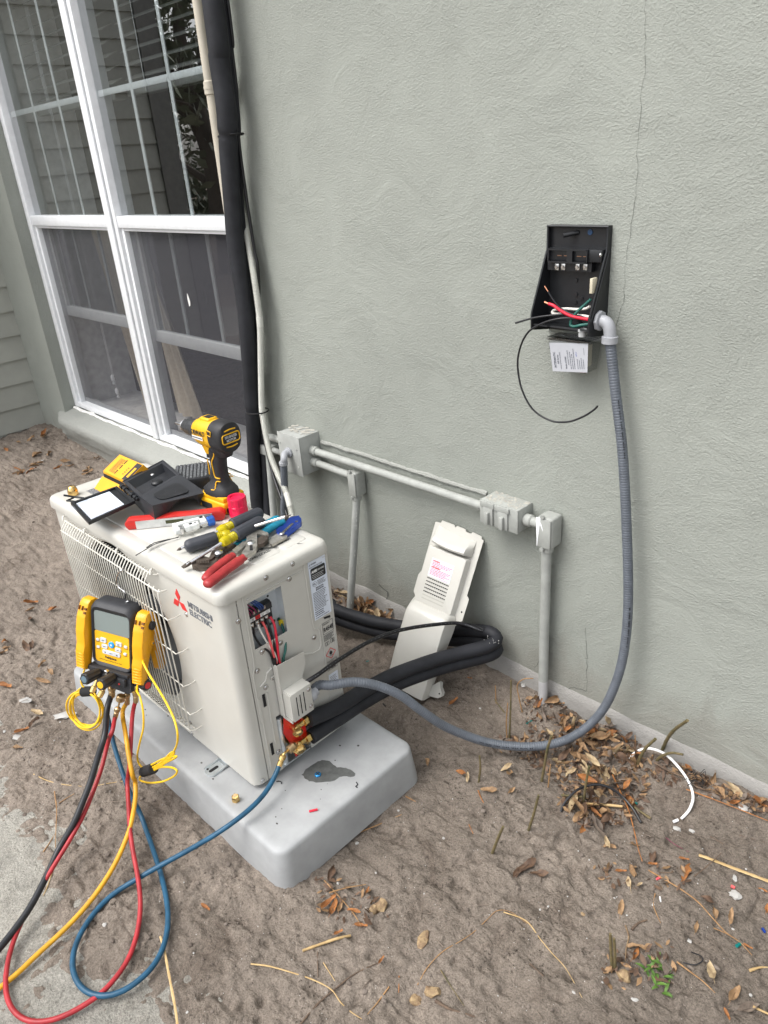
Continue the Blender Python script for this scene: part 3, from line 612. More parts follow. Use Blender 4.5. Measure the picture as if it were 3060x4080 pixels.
b.lines(m_, 0.002, 0.085, -0.048, 0.0, 6, 3, 0.6); ub(b, 'lid_caution_print', 'grey_ink')
# maker's mark and name
def fr(x, z, y=-0.0006): return axes(Vector((x, y, z)), (1, 0, 0), (0, 0, 1))
b = MB(); c = Vector((-0.1755, 0.4415)); L_ = 0.0325; hw = 0.0098
for a in (90, 210, 330):
    d = Vector((math.cos(R(a)), math.sin(R(a)))); p = Vector((-d.y, d.x)) * hw
    q = [c, c + d * L_ / 2 - p, c + d * L_, c + d * L_ / 2 + p]
    b.prism([(v.x, v.y) for v in q], 0.0008, o=-0.0010)
ub(b, 'maker_emblem', 'red_ink')
b = MB(); b.text('MITSUBISHI', fr(-0.137, 0.4445), 0.0205, 0.0003, sx=0.915, bold=0.0004); b.text('ELECTRIC', fr(-0.137, 0.4245), 0.0205, 0.0003, sx=0.95, bold=0.0004); ub(b, 'maker_name', 'grey_ink')
# side stickers
def sd(y, z, x=0.0012): return axes(Vector((x, y, z)), (0, 1, 0), (0, 0, 1))
b = MB(); b.bx((0.0002, 0.2275, 0.343), (0.0010, 0.2775, 0.495)); m_ = sd(0.2275, 0.343); b.mi = 1
b.text('SPLIT-SYSTEM HEAT PUMP', m_ @ Matrix.Translation((0.002, 0.1355, 0.0003)), 0.0046, 0.0001, sx=0.70)
b.text('MITSUBISHI', m_ @ Matrix.Translation((0.007, 0.1425, 0.0003)), 0.0052, 0.0001, sx=0.6)
for a in (90, 210, 330): b.quad(*[(0.0038 + r * math.cos(R(a + o)), 0.1435 + r * math.sin(R(a + o)), 0.0002) for r, o in ((0, 0), (.0018, -30), (.003, 0), (.0018, 30))], mtx=m_)
b.loft([[m_ @ Vector((x, y, z)) for x, y in rrect(0.0425, 0.030, 0.004, 4, 0.0255, 0.1185)] for z in (0, 0.0002)])
b.text('ETL', m_ @ Matrix.Translation((0.0073, 0.0905, 0.0003)), 0.0060, 0.0001, sx=0.75, bold=0.0001)
b.grid([[m_ @ Vector((0.0115 + r * math.cos(a), 0.0925 + r * math.sin(a), 0.0002)) for r in (0.0058, 0.0064)] for a in np.linspace(0, 6.2832, 25)])
b.lines(m_ @ Matrix.Translation((0, 0, .0002)), 0.020, 0.045, 0.086, 0.099, 4, 5, 0.42); b.text('MUZ-HX12NL', m_ @ Matrix.Translation((0.013, 0.0795, 0.0003)), 0.0050, 0.0001, sx=0.75, bold=0.0001); b.text('MUZ-HX12NL', m_ @ Matrix.Translation((0.013, 0.0742, 0.0003)), 0.0050, 0.0001, sx=0.75, bold=0.0001)
b.lines(m_ @ Matrix.Translation((0, 0, .0002)), 0.003, 0.046, 0.024, 0.072, 12, 11, 0.36); b.lines(m_ @ Matrix.Translation((0, 0, .0002)), 0.003, 0.030, 0.008, 0.023, 3, 12, 0.42)
b.text('MITSUBISHI ELECTRIC CORPORATION', m_ @ Matrix.Translation((0.002, 0.0035, 0.0003)), 0.0030, 0.0001, sx=0.8)
b.mi = 2; b.text('AHRI', m_ @ Matrix.Translation((0.0065, 0.1215, 0.0006)), 0.0088, 0.0001, sx=0.8, bold=0.0004); b.text('CERTIFIED', m_ @ Matrix.Translation((0.0235, 0.1225, 0.0006)), 0.0056, 0.0001, sx=0.78); b.lines(m_ @ Matrix.Translation((0, 0, .0006)), 0.007, 0.042, 0.106, 0.118, 3, 8, 0.22)
ub(b, 'rating_plate', ['sticker', 'ink', 'white'])
b = MB(); m_ = sd(0.2455, 0.293, 0.0006); fw = 0.0007
def frame(x0, y0, x1, y1, t=fw):
    b.bx((x0, y0, 0), (x1, y0 + t, 0.0002), mtx=m_); b.bx((x0, y1 - t, 0), (x1, y1, 0.0002), mtx=m_); b.bx((x0, y0 + t, 0), (x0 + t, y1 - t, 0.0002), mtx=m_); b.bx((x1 - t, y0 + t, 0), (x1, y1 - t, 0.0002), mtx=m_)
frame(0.0, 0.0, 0.0325, 0.031); b.text('REFRIGERANT', m_ @ Matrix.Translation((0.0025, 0.0245, 0)), 0.0042, 0.0001, sx=0.78); b.text('R454B', m_ @ Matrix.Translation((0.0025, 0.006, 0)), 0.0165, 0.0001, sx=0.68, bold=0.0003)
b.lines(m_, 0.0005, 0.031, -0.020, -0.003, 5, 4, 0.45); b.text('C', m_ @ Matrix.Translation((0.022, 0.034, 0)), 0.0045, 0.0001)
frame(0.003, -0.0335, 0.0085, -0.0235); frame(0.0085, -0.0335, 0.014, -0.0235); frame(0.0185, -0.033, 0.0245, -0.0215); frame(0.0245, -0.033, 0.0305, -0.0215)
b.ball((0.0275, -0.0245, 0), 0.0011, (1, 1, .1), 1, mtx=m_); b.bx((0.0268, -0.031, 0), (0.0282, -0.0262, .0002), mtx=m_)
b.prism([(0.007, -0.046), (0.027, -0.0425), (0.0275, -0.0365), (0.009, -0.040)], 0.0002, mtx=m_ @ Matrix.Rotation(R(90), 4, 'X'))
frame(0.0, -0.105, 0.031, -0.079); b.text('Refrigerant', m_ @ Matrix.Translation((0.0035, -0.0838, 0)), 0.0046, 0.0001, sx=0.85); b.text('Safety Group', m_ @ Matrix.Translation((0.003, -0.0885, 0)), 0.0046, 0.0001, sx=0.78); b.text('A2L', m_ @ Matrix.Translation((0.005, -0.1025, 0)), 0.0165, 0.0001, sx=0.75, bold=0.0003)
# flame
fl = [(0, -.006), (.0035, -.0045), (.0048, -.001), (.0035, .003), (.0028, .001), (.0016, .006), (-.0002, .003), (-.0012, .0075), (-.0026, .0025), (-.0036, .004), (-.0046, -.001), (-.0034, -.0045)]
b.quad(*[(0.0155 + x, -0.058 + y, 0.0003) for x, y in fl], mtx=m_); b.bx((0.0105, -0.0665, 0), (0.0205, -0.0655, 0.0002), mtx=m_)
b.mi = 1
for a in range(4): b.bx((-0.0112, 0.0097, 0), (0.0112, 0.0112, 0.0003), mtx=m_ @ Matrix.Translation((0.0155, -0.0595, 0)) @ Matrix.Rotation(R(45 + 90 * a), 4, 'Z'))
ub(b, 'refrigerant_print', ['ink', 'red_ink'])
b = MB(); b.bx((0.0002, 0.246, 0.130), (0.0010, 0.2745, 0.176)); m_ = sd(0.246, 0.130); b.mi = 1; b.lines(m_, 0.003, 0.026, 0.002, 0.040, 9, 6, 0.4); ub(b, 'lower_sticker', ['sticker', 'grey_ink'])
# screws
def screw(p, nrm, r=0.0052):
    b = MB(); q = Vector(nrm).to_track_quat('Z', 'Y').to_matrix().to_4x4(); m_ = Matrix.Translation(p) @ q
    b.ball((0, 0, 0.0004), r, (1, 1, 0.45), 2, mtx=m_); b.cyl((0, 0, -.0005), (0, 0, 0.0008), r * 1.2, 16, mtx=m_); b.mi = 1
    b.bx((-r * .6, -r * .14, r * .40), (r * .6, r * .14, r * .47), mtx=m_); b.bx((-r * .14, -r * .6, r * .40), (r * .14, r * .6, r * .471), mtx=m_)
    return b.build('screw', ['steel', 'ink'], UN, world=False)
for y, z in ((0.112, 0.515), (0.184, 0.515)): screw((0.0062, y, z), (1, 0, 0))
for y, z in ((0.173, 0.481), (0.218, 0.303), (0.076, 0.345), (0.056, 0.305), (0.0905, 0.265), (0.070, 0.252), (0.073, 0.062), (0.126, 0.340), (0.019, 0.014)): screw((0.0012, y, z), (1, 0, 0))
for x, z in ((-0.155, 0.416), (-0.261, 0.049), (-0.267, 0.012)): screw((x, -0.0006, z), (0, -1, 0), 0.0046)
screw((0.0005, 0.0330, 0.447), (1, -0.1, 0))
# inside of the wiring opening
b = MB(); b.bx((-0.036, 0.050, 0.30), (-0.034, 0.157, 0.49)); b.bx((-0.034, 0.157, 0.30), (-0.006, 0.159, 0.475)); b.mi = 1
for y, z in ((0.135, 0.443), (0.146, 0.455)): b.cyl((-0.0342, y, z), (-0.0335, y, z), 0.0028, 12)
b.text('OUTDOOR UNIT', axes(Vector((-0.0338, 0.068, 0.383)), (0, 1, 0.0), (0, 0, 1)), 0.0085, 0.0001, sx=0.7); b.text('CONNECTING', axes(Vector((-0.0338, 0.064, 0.373)), (0, 1, 0), (0, 0, 1)), 0.0085, 0.0001, sx=0.7)
b.bx((-0.034, 0.106, 0.376), (-0.0336, 0.124, 0.392))
M['zinc_dull'] = mat('dull_zinc', (0.62, 0.66, 0.68), 0.45, metal=0.25, var=0.08, vs=20); ub(b, 'terminal_plate', ['zinc_dull', 'ink'])
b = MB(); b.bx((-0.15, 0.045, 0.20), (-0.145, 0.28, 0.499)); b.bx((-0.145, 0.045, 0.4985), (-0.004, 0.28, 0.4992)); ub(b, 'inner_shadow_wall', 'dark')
tb = MB(); tb.bx((-0.034, 0.060, 0.394), (-0.022, 0.132, 0.440), bev=0.0015); tb.bx((-0.022, 0.060, 0.424), (-0.016, 0.130, 0.438)); tb.mi = 1
for y in (0.075, 0.089, 0.102, 0.114): tb.bx((-0.0222, y - .0045, 0.398), (-0.0195, y + .0045, 0.409)); tb.ball((-0.019, y, 0.404), 0.0036, (0.6, 1, 1), 1)
for y in (0.082, 0.096, 0.110): tb.bx((-0.0222, y - .003, 0.430), (-0.0150, y + .003, 0.437))
tb.mi = 2; tb.bx((-0.0222, 0.073, 0.4115), (-0.0212, 0.127, 0.4205)); tb.mi = 3; tb.bx((-0.0212, 0.087, 0.4115), (-0.0208, 0.100, 0.4205)); tb.mi = 4
for t, y in (('S2', .078), ('S3', .0905), ('L1', .104), ('L2', .117)): tb.text(t, axes(Vector((-0.0206, y, 0.4135)), (0, 1, 0), (0, 0, 1)), 0.0065, 0.0001, sx=.8)
tb = ub(tb, 'terminal_block', ['black', 'steel', 'white', 'red_ink', 'ink'])
b = MB()
for y, z in ((0.139, 0.376), (0.152, 0.374)): b.ball((-0.032, y, z), 0.0048, (.5, 1, 1), 1)
M['green_screw'] = mat('green_screw', (0.01, 0.08, 0.05), 0.3, metal=0.5); ub(b, 'ground_screw', 'green_screw')
def uw(name, pts, r, m, n=8):
    b = MB(); b.tube(spl(pts, n), r, 8); return ub(b, name, m, ang=80)
exit_ = [(0.005, 0.103, 0.305), (0.007, 0.106, 0.285), (0.007, 0.110, 0.24)]
def ex(dy, dx=0): return [(x + dx, y + dy, z) for x, y, z in exit_]
uw('power_wire', [(-0.018, 0.123, 0.402), (-0.006, 0.122, 0.385), (0.001, 0.117, 0.35)] + ex(0.008, .002), 0.0030, 'w_red')
uw('power_wire', [(-0.018, 0.113, 0.400), (-0.010, 0.111, 0.385), (-0.002, 0.110, 0.35)] + ex(0.004), 0.0030, 'w_black')
uw('signal_wire', [(-0.018, 0.101, 0.400), (-0.008, 0.101, 0.385), (0.002, 0.100, 0.352), (0.006, 0.1005, 0.32), (0.009, 0.102, 0.302)], 0.0028, 'w_pink')
uw('signal_wire', [(-0.018, 0.089, 0.400), (-0.012, 0.088, 0.388), (-0.003, 0.096, 0.352), (0.004, 0.104, 0.325), (0.006, 0.106, 0.302)], 0.0024, 'w_white')
uw('signal_wire', [(-0.018, 0.076, 0.398), (-0.014, 0.074, 0.378), (-0.006, 0.080, 0.355), (0.003, 0.092, 0.335), (0.005, 0.097, 0.31)], 0.0026, 'w_black')
uw('ground_wire', [(-0.024, 0.152, 0.366), (-0.012, 0.148, 0.345), (0.003, 0.135, 0.32), (0.007, 0.122, 0.298), (0.008, 0.119, 0.26)], 0.0030, 'w_green')
uw('ground_wire', [(-0.032, 0.140, 0.376), (-0.028, 0.122, 0.372), (-0.022, 0.112, 0.35), (-0.015, 0.115, 0.33)], 0.0022, 'w_green')
b = MB(); b.tube(spl([(0.006, 0.098, 0.318), (0.006, 0.100, 0.30), (0.007, 0.104, 0.27), (0.007, 0.107, 0.24)], 6), 0.0056, 10); ub(b, 'cable_sheath', 'w_black')
b = MB(); b.box((-0.026, 0.1535, 0.366), (0.008, 0.010, 0.014), bev=.0015); ub(b, 'crimp_terminal', 'w_yellow')
for k, (y, m_) in enumerate(((0.069, 'w_plum'), (0.076, 'w_plum'), (0.084, 'w_plum'), (0.094, 'w_blue'), (0.099, 'w_blue'), (0.104, 'w_blue'))):
    uw('feed_wire', [(-0.016, y + .004, 0.432), (-0.012, y - .002, 0.446), (-0.022, y - .018, 0.466), (-0.034, y - .026, 0.478)], 0.0016, m_, 5)
# wire shield and its box
b = MB()
pl = [(0.0965, 0.158), (0.0965, 0.302), (0.100, 0.302), (0.172, 0.296), (0.1725, 0.262), (0.164, 0.245), (0.160, 0.238), (0.160, 0.158)]
b.prism([(y, z) for y, z in pl], 0.0014, mtx=Matrix.Translation((0.0175, 0, 0)) @ Matrix.Rotation(R(90), 4, 'Z')); b.bx((0.002, 0.0950, 0.158), (0.019, 0.0964, 0.302))
b.bx((0.002, 0.085, 0.262), (0.003, 0.0950, 0.272)); b.bx((0.002, 0.1005, 0.1560), (0.046, 0.1580, 0.2320), bev=0.0012)
b.bx((0.010, 0.0985, 0.160), (0.045, 0.1004, 0.2285)); b.bx((0.006, 0.098, 0.150), (0.040, 0.101, 0.158))
b = ub(b, 'wire_shield_box', 'cream', ang=35)
for k, y in enumerate((0.114, 0.1245, 0.135)):
    s_ = MB(); s_.bx((0.0458, y - .0012, 0.166 + .001 * k), (0.0466, y + .0012, 0.219 + .001 * k)); s_.build('louvre', 'dark', b, world=False)
    s_ = MB(); s_.tube([(0.0462, y + .0025, 0.168 + .001 * k), (0.0474, y + .0022, 0.19), (0.0462, y + .0022, 0.221 + .001 * k)], 0.0012, 6); s_.build('louvre_lip', 'cream', b, world=False)
for z in (0.219, 0.172): screw((0.0466, 0.150, z), (1, 0, 0), 0.0045)
# valve bay
b = MB(); b.bx((-0.032, 0.074, 0.006), (-0.030, 0.19, 0.20)); b.bx((-0.030, 0.0755, 0.006), (-0.003, 0.0775, 0.20)); b.tube([(-0.002, 0.090, 0.012), (-0.002, 0.090, 0.150)], 0.007, 10)
b.bx((-0.03, 0.078, 0.010), (0.004, 0.16, 0.014)); ub(b, 'valve_bay', 'zinc')
b = MB(); b.prism([(0.098, 0.148), (0.091, 0.108), (0.105, 0.066), (0.114, 0.020), (0.130, 0.028), (0.126, 0.060), (0.154, 0.071), (0.152, 0.118), (0.135, 0.148)], 0.0016, mtx=Matrix.Translation((0.008, 0, 0)) @ Matrix.Rotation(R(90), 4, 'Z')); ub(b, 'valve_plate', 'red_plate')
def hexp(a, d, r, L, bev=.0016):
    b_ = MB(); return b_
def valve(y, z, r, with_port):
    v = MB(); X = 0.018
    v.cyl((-0.02, y - .012, z), (X + .006, y - .012, z), r * 0.72, 16); v.ball((X, y - .008, z), r * .85, (1, 1.2, 1), 2)
    v.cyl((X, y - .006, z), (X, y + .020, z), r * 0.62, 16)
    v = ub(v, 'service_valve', 'brass')
    q = MB(); q.lathe([(0, r * .8), (.002, r * 1.08), (.010, r * 1.08), (.014, r * .85), (.015, 0)], (X + .004, y - .010, z - .004), (0.75, -0.25, -0.35), 6); q.build('valve_cap', 'brass', v, world=False, ang=20)
    q = MB(); q.lathe([(0, r * .7), (.002, r * 1.1), (.013, r * 1.1), (.018, r * .8), (.022, r * .6)], (X, y + .012, z), (0, 1, 0), 6); q.build('flare_nut', 'brass', v, world=False, ang=20)
    return v
valve(0.128, 0.113, 0.0115, False); valve(0.126, 0.062, 0.0130, True)
b = MB(); b.cyl((0.020, 0.118, 0.062), (0.026, 0.098, 0.064), 0.0075, 14); ub(b, 'charge_port', 'brass')
# feet
for x in (-0.138, -0.640):
    b = MB()
    b.loft([[Vector((x + px, -0.024 + py, z)) for px, py in rrect(0.040, 0.046, 0.018, 5)] for z in (-0.0092, -0.0062)])
    b.bx((x - .019, -0.004, -0.0075), (x + .019, 0.0335, -0.0048)); b.tube([(x - .017, -0.040, -0.006), (x - .017, 0.0, -0.004), (x - .017, 0.03, 0.0)], 0.0030, 6); b.tube([(x + .017, -0.040, -0.006), (x + .017, 0, -0.004), (x + .017, 0.03, 0.0)], 0.0030, 6)
    b.bx((x - .018, 0.004, -0.006), (x + .018, 0.03, 0.004)); b.mi = 1
    b.loft([[Vector((x + px, -0.026 + py, z)) for px, py in rrect(0.009, 0.026, 0.0043, 4)] for z in (-0.0064, -0.0059)])
    b.cyl((x - .011, -0.036, -.0064), (x - .011, -0.036, -.0059), 0.003, 10)
    ub(b, 'mounting_foot', ['zinc', 'dark'])
    b = MB(); b.bx((x - .02, 0.25, -0.0092), (x + .02, 0.32, -0.004)); b.bx((x - .018, 0.20, -0.0092), (x + .018, 0.26, 0.004)); ub(b, 'mounting_foot', 'zinc')

# small things on the pad
b = MB(); b.cyl((0.086, -0.677, ZP), (0.086, -0.677, ZP + .006), 0.0075, 16, bev=.0015); b.mi = 1; b.bx((0.080, -0.6782, ZP + .0055), (0.092, -0.6758, ZP + .0063)); b.bx((0.0848, -0.683, ZP + .0055), (0.0872, -0.671, ZP + .0064))
b.build('anchor_screw', ['bluescrew', 'ink'], label='blue anchor screw head in the middle of the wet stain', cat='screw')
b = MB(); q = (0.003, -0.851, ZP); b.lathe([(0, .0085), (.001, .0095), (.013, .0095), (.0165, .0075), (.017, .004)], q, (0.12, -0.1, 1), 6); b.mi = 1; b.cyl(Vector(q) + Vector((.0019, -.0016, .0166)), Vector(q) + Vector((.0021, -.0017, .0173)), 0.0045, 12)
b.build('brass_nut', ['brass', 'brass_old'], ang=25, label='brass hexagon cap standing on the grey slab in front of the unit', cat='brass cap')
b = MB(); q = U(-0.738, 0.042, 0.5310); b.lathe([(0, .012), (.001, .0135), (.012, .0135), (.017, .0125), (.024, .009), (.026, .006), (.0265, 0.001)], q, (0, 0, 1), 20)
b.build('domed_nut', 'brass', label='domed brass cap on the corner of the unit lid by its caution print', cat='brass cap')
b = MB(); b.tube([(0.155, -0.760, ZP + .003), (0.165, -0.744, ZP + .003)], 0.0026, 8); b.build('wire_scrap', 'w_red', label='bright red stub of wire insulation on the grey slab', cat='wire scrap')
b = MB(); b.tube(spl([onZ('C7', 632, 175, ZP + .002), onZ('C7', 642, 190, ZP + .002), onZ('C7', 630, 200, ZP + .002), onZ('C7', 640, 208, ZP + .002)], 4), 0.0012, 6); b.build('wire_scrap', 'w_black', label='kinked black sliver on the slab between its far edge and the wet stain', cat='wire scrap')
b = MB(); b.tube(spl([onZ('B5', 500, 1705, ZP + .002), onZ('B5', 540, 1700, ZP + .002), onZ('B5', 570, 1715, ZP + .003), onZ('B5', 565, 1735, ZP + .002)], 4), 0.0011, 6); b.build('wire_scrap', 'w_black', label='curled black sliver on the slab against the blue hose', cat='wire scrap')

# ================================================================== pipes and boxes on the wall
M['painted'] = mat('wall_paint_on_pipe', (0.335, 0.345, 0.322), 0.6, var=0.10, vs=30, bump=0.3, bs=130, bd=0.0012)
M['painted2'] = mat('old_paint_on_metal', (0.36, 0.37, 0.35), 0.55, var=0.10, vs=22, bump=0.25, bs=110, bd=0.001)
M['bare_pvc'] = mat('bare_grey_pvc', (0.46, 0.46, 0.46), 0.5, var=0.08)
M['tan_pipe'] = mat('tan_painted_pipe', (0.50, 0.46, 0.38), 0.5, var=0.08, vs=12, bump=0.15, bs=120, bd=0.001)
M['drip'] = mat('white_paint_drip', (0.85, 0.86, 0.88), 0.4)
M['flex'] = mat('slate_flex_conduit', (0.105, 0.118, 0.138), 0.38, var=0.12, vs=40)
M['fitting'] = mat('grey_pvc_fitting', (0.33, 0.34, 0.36), 0.45, var=0.06)
M['drain'] = mat('white_drain_hose', (0.60, 0.60, 0.55), 0.45, var=0.08, vs=20)
M['bx'] = mat('black_box_plastic', (0.014, 0.015, 0.017), 0.36, var=0.15, vs=50, bump=0.08, bs=600, bd=0.0003)
M['clear'] = glassy('clear_plastic', (0.86, 0.87, 0.87), 0.8)
M['deepblue'] = mat('dark_blue_screw', (0.015, 0.05, 0.12), 0.4); M['copper_shade'] = mat('shaded_copper', (0.30, 0.17, 0.11), 0.45, metal=0.8); M['label_grey'] = mat('grey_white_label', (0.44, 0.45, 0.48), 0.45, var=0.04)  # fuse contacts: a darker copper copy with the box's shade in its colour
M['bone'] = mat('bone_plastic', (0.55, 0.50, 0.38), 0.5); M['core'] = mat('grey_potting', (0.40, 0.41, 0.41), 0.5)
M['blue_ink'] = mat('blue_ink', (0.05, 0.10, 0.45), 0.5)
b = MB()    # rough cement run above the long conduit
pts = []
for i in range(90):
    x = -0.62 + 0.68 * i / 89; pts.append((x, -0.001, 0.560 + 0.004 * float(_vn(np.array([x * 30]), np.array([.5]), 41)[0])))
b.tube(pts, [0.006 + 0.006 * abs(float(_vn(np.array([i * .31]), np.array([.5]), 42)[0])) + .004 * float(_vn(np.array([i * 1.1]), np.array([.5]), 43)[0]) for i in range(90)], 8)
b.build('cement_ridge', 'stucco_low', H)
def lump(b, x0, x1, z0, z1, n, r):
    for i in range(n): b.ball((rnd.uniform(x0, x1), rnd.uniform(-.004, .001), rnd.uniform(z0, z1)), rnd.uniform(.5, 1) * r, (1.3, .5, 1), 1)
b = MB(); b.mi = 0
for i in range(40): b.ball((-0.742 + 0.11 * rnd.random(), -0.002 - .055 * rnd.random(), 0.5955), rnd.uniform(.003, .008), (1.4, 1, .12), 1)
jb = thing('junction_box', 'square grey painted junction box on the wall with a flaking top', 'junction box', (-0.687, 0, 0.463))
b2 = MB(); b2.bx((-0.742, -0.082, 0.463), (-0.632, 0.001, 0.594), bev=.002); b2.bx((-0.744, -0.0855, 0.461), (-0.630, -0.0825, 0.596), bev=.001); b2.build('box_body', 'painted2', jb)
M['flake'] = mat('flaking_render', (0.40, 0.385, 0.34), 0.9, var=0.2, vs=80); b.build('flaking_paint', 'flake', jb).__setitem__('kind', 'stuff')
for x, z in ((-0.733, 0.560), (-0.648, 0.553), (-0.730, 0.50), (-0.65, 0.49)):
    s_ = MB(); s_.cyl((x, -0.0852, z), (x, -0.0872, z), 0.0035, 12); s_.build('cover_screw', 'painted2', jb)
def collar(b, x, z, y=-0.035, r=0.0155): b.cyl((x - .013, y, z), (x + .013, y, z), r, 18, bev=.002)
b = MB(); b.tube([(-0.640, -0.035, 0.5385), (-0.40, -0.034, 0.539), (-0.1, -0.034, 0.540), (0.088, -0.034, 0.5405)], 0.0118, 18); collar(b, -0.621, 0.5388)
b.build('wall_conduit', 'painted', label='long grey painted conduit running from the junction box to the outlet box', cat='conduit', group='painted conduits on the wall')
b = MB(); b.cyl((-0.640, -0.035, 0.499), (-0.448, -0.035, 0.4955), 0.0118, 18); collar(b, -0.621, 0.4987)
b.build('wall_conduit', 'painted', label='short grey painted conduit just below the long one, ending at the small elbow box', cat='conduit', group='painted conduits on the wall')
b = MB(); b.tube([(-0.740, -0.035, 0.5375), (-0.88, -0.035, 0.5365), (-0.908, -0.035, 0.545), (-0.914, -0.033, 0.58)], 0.0125, 16)
b.build('wall_conduit', 'painted', label='grey painted conduit stub joining the junction box to the tan pipe', cat='conduit', group='painted conduits on the wall')
def lb(name, lab, x0, x1, z0, z1, d, extra=None):
    t = thing(name, lab, 'elbow box', ((x0 + x1) / 2, 0, z0), group='conduit elbow boxes')
    b = MB(); b.bx((x0, -d + .004, z0), (x1, -0.004, z1), bev=.006, seg=3); b.cyl(((x0 + x1) / 2, -0.033, z0 - .016), ((x0 + x1) / 2, -0.033, z0 + .004), 0.0152, 18, bev=.002)
    b.build('body', 'painted', t)
    b = MB(); b.bx((x0 + .0015, -d - .0005, z0 + .002), (x1 - .0015, -d + .0042, z1 - .002), bev=.0035, seg=2); b.build('cover_plate', 'painted', t)
    for z in (z1 + .003, z0 - .003):
        b = MB(); b.cyl(((x0 + x1) / 2 - .004, -d + .003, z), ((x0 + x1) / 2 - .004, -d - .002, z), 0.0055, 10); b.build('lug', 'painted', t)
    return t
lb('conduit_elbow', 'grey painted elbow box at the end of the short conduit, above a leaning pipe', -0.4525, -0.4165, 0.431, 0.513, 0.050)
l2 = lb('conduit_elbow', 'grey painted elbow box with a white paint drip down its face', 0.2515, 0.2945, 0.490, 0.573, 0.054)
b = MB()
dr = [(0.2525, .572), (0.2645, .573), (0.2640, .562), (0.2675, .556), (0.2715, .545), (0.2725, .538), (0.2690, .545), (0.2650, .552), (0.2630, .556), (0.2620, .545), (0.2605, .530), (0.2585, .515), (0.2570, .495), (0.2555, .492), (0.2545, .52), (0.2530, .545)]
b.prism(dr, 0.001, o=-0.0552); b.build('paint_drip', 'drip', l2)
b = MB(); b.tube([(-0.434, -0.034, 0.422), (-0.445, -0.050, 0.28), (-0.474, -0.083, -0.02)], 0.0122, 18)
for i in range(14): t = rnd.random(); b.ball((-0.434 - .036 * t ** 1.4 + .010, -0.034 - .045 * t - .008, 0.42 - .42 * t), .0022, (1, 1, 1.6), 1)
b.build('riser_pipe', 'painted2', label='grey painted pipe rising from the leaf pile to the elbow box, leaning off the wall', cat='pipe', group='painted riser pipes')
rp = thing('riser_pipe', 'grey painted pipe with a bare foot rising to the box with the paint drip', 'pipe', (0.272, -0.034, 0), group='painted riser pipes')
b = MB(); b.tube([(0.2705, -0.034, 0.480), (0.2705, -0.034, 0.3), (0.2725, -0.035, 0.075)], 0.0128, 18); b.build('painted_length', 'painted', rp)
b = MB(); b.tube([(0.2725, -0.035, 0.0745), (0.2735, -0.035, -0.03)], 0.0126, 18); b.build('bare_foot', 'bare_pvc', rp)
b = MB()
for i in range(40): z = .03 + .44 * i / 39; b.ball((0.262 + rnd.uniform(-.004, .004), -0.008 - rnd.random() * .010, z), rnd.uniform(.005, .011), (.8, .8, 1.7), 1)
b.build('caulked_gap', 'stucco_low', H)
b = MB(); b.tube([(-0.884, -0.035, 0.470), (-0.879, -0.055, 0.25), (-0.870, -0.088, 0.02)], 0.0125, 16)
b.build('riser_pipe', 'painted2', label='grey painted pipe seen between the black insulation and the white drain hose', cat='pipe', group='painted riser pipes')
b = MB(); b.bx((-0.925, -0.055, 0.468), (-0.850, -0.002, 0.505), bev=.004); b.cyl((-0.852, -0.035, 0.490), (-0.740, -0.035, 0.490), 0.010, 14); b.cyl((-0.80, -0.035, 0.490), (-0.77, -0.035, 0.490), 0.0145, 14, bev=.002)
b.build('conduit_elbow', 'painted2', label='grey painted conduit box low behind the white drain hose', cat='elbow box', group='conduit elbow boxes')
# outlet box with two flip covers
ob = thing('outlet_box', 'grey painted outdoor outlet box with two flip covers and a sandy top', 'outlet box', (0.144, 0, 0.512))
b = MB(); b.bx((0.085, -0.058, 0.512), (0.203, 0.001, 0.576), bev=.0025); b.build('box_body', 'painted', ob)
b = MB(); b.bx((0.0845, -0.0635, 0.511), (0.2035, -0.0585, 0.577), bev=.0015); b.build('face_plate', 'painted', ob)
for x0 in (0.0885, 0.1350):
    b = MB(); b.bx((x0, -0.0690, 0.561), (x0 + .0445, -0.0640, 0.5755), bev=.0012); b.bx((x0 + .010, -0.0690, 0.514), (x0 + .0405, -0.0640, 0.5612), bev=.0012); b.bx((x0 + .020, -0.0780, 0.516), (x0 + .0315, -0.0688, 0.5505), bev=.0015); b.build('flip_cover', 'painted', ob)
b = MB()
for i in range(150): b.ball((rnd.uniform(.09, .20), -rnd.uniform(.002, .054), .5765), rnd.uniform(.0010, .0034), (1.2, 1, .35), 1)
b.build('sandy_crust', 'flake', ob).__setitem__('kind', 'stuff')
b = MB(); b.cyl((0.202, -0.034, 0.543), (0.254, -0.034, 0.5445), 0.0125, 16); b.cyl((0.206, -0.034, 0.543), (0.228, -0.034, 0.544), 0.0158, 18, bev=.003); b.build('wall_conduit', 'painted', label='stubby grey painted conduit between the outlet box and the elbow with the drip', cat='conduit', group='painted conduits on the wall')
# tan pipe
tp = thing('tan_pipe', 'tan painted pipe up the window edge with a coupling, behind the black insulation', 'pipe', (-0.914, -0.03, 0.55))
b = MB(); b.tube([(-0.910, -0.030, 2.7), (-0.914, -0.030, 1.6), (-0.916, -0.032, 0.58)], 0.0150, 18); b.build('pipe_length', 'tan_pipe', tp)
b = MB(); b.cyl((-0.9139, -0.030, 1.575), (-0.9139, -0.030, 1.612), 0.0185, 20, bev=.003); b.cyl((-0.9139, -0.030, 1.590), (-0.9139, -0.030, 1.597), 0.0195, 20); b.build('coupling', 'tan_pipe', tp)

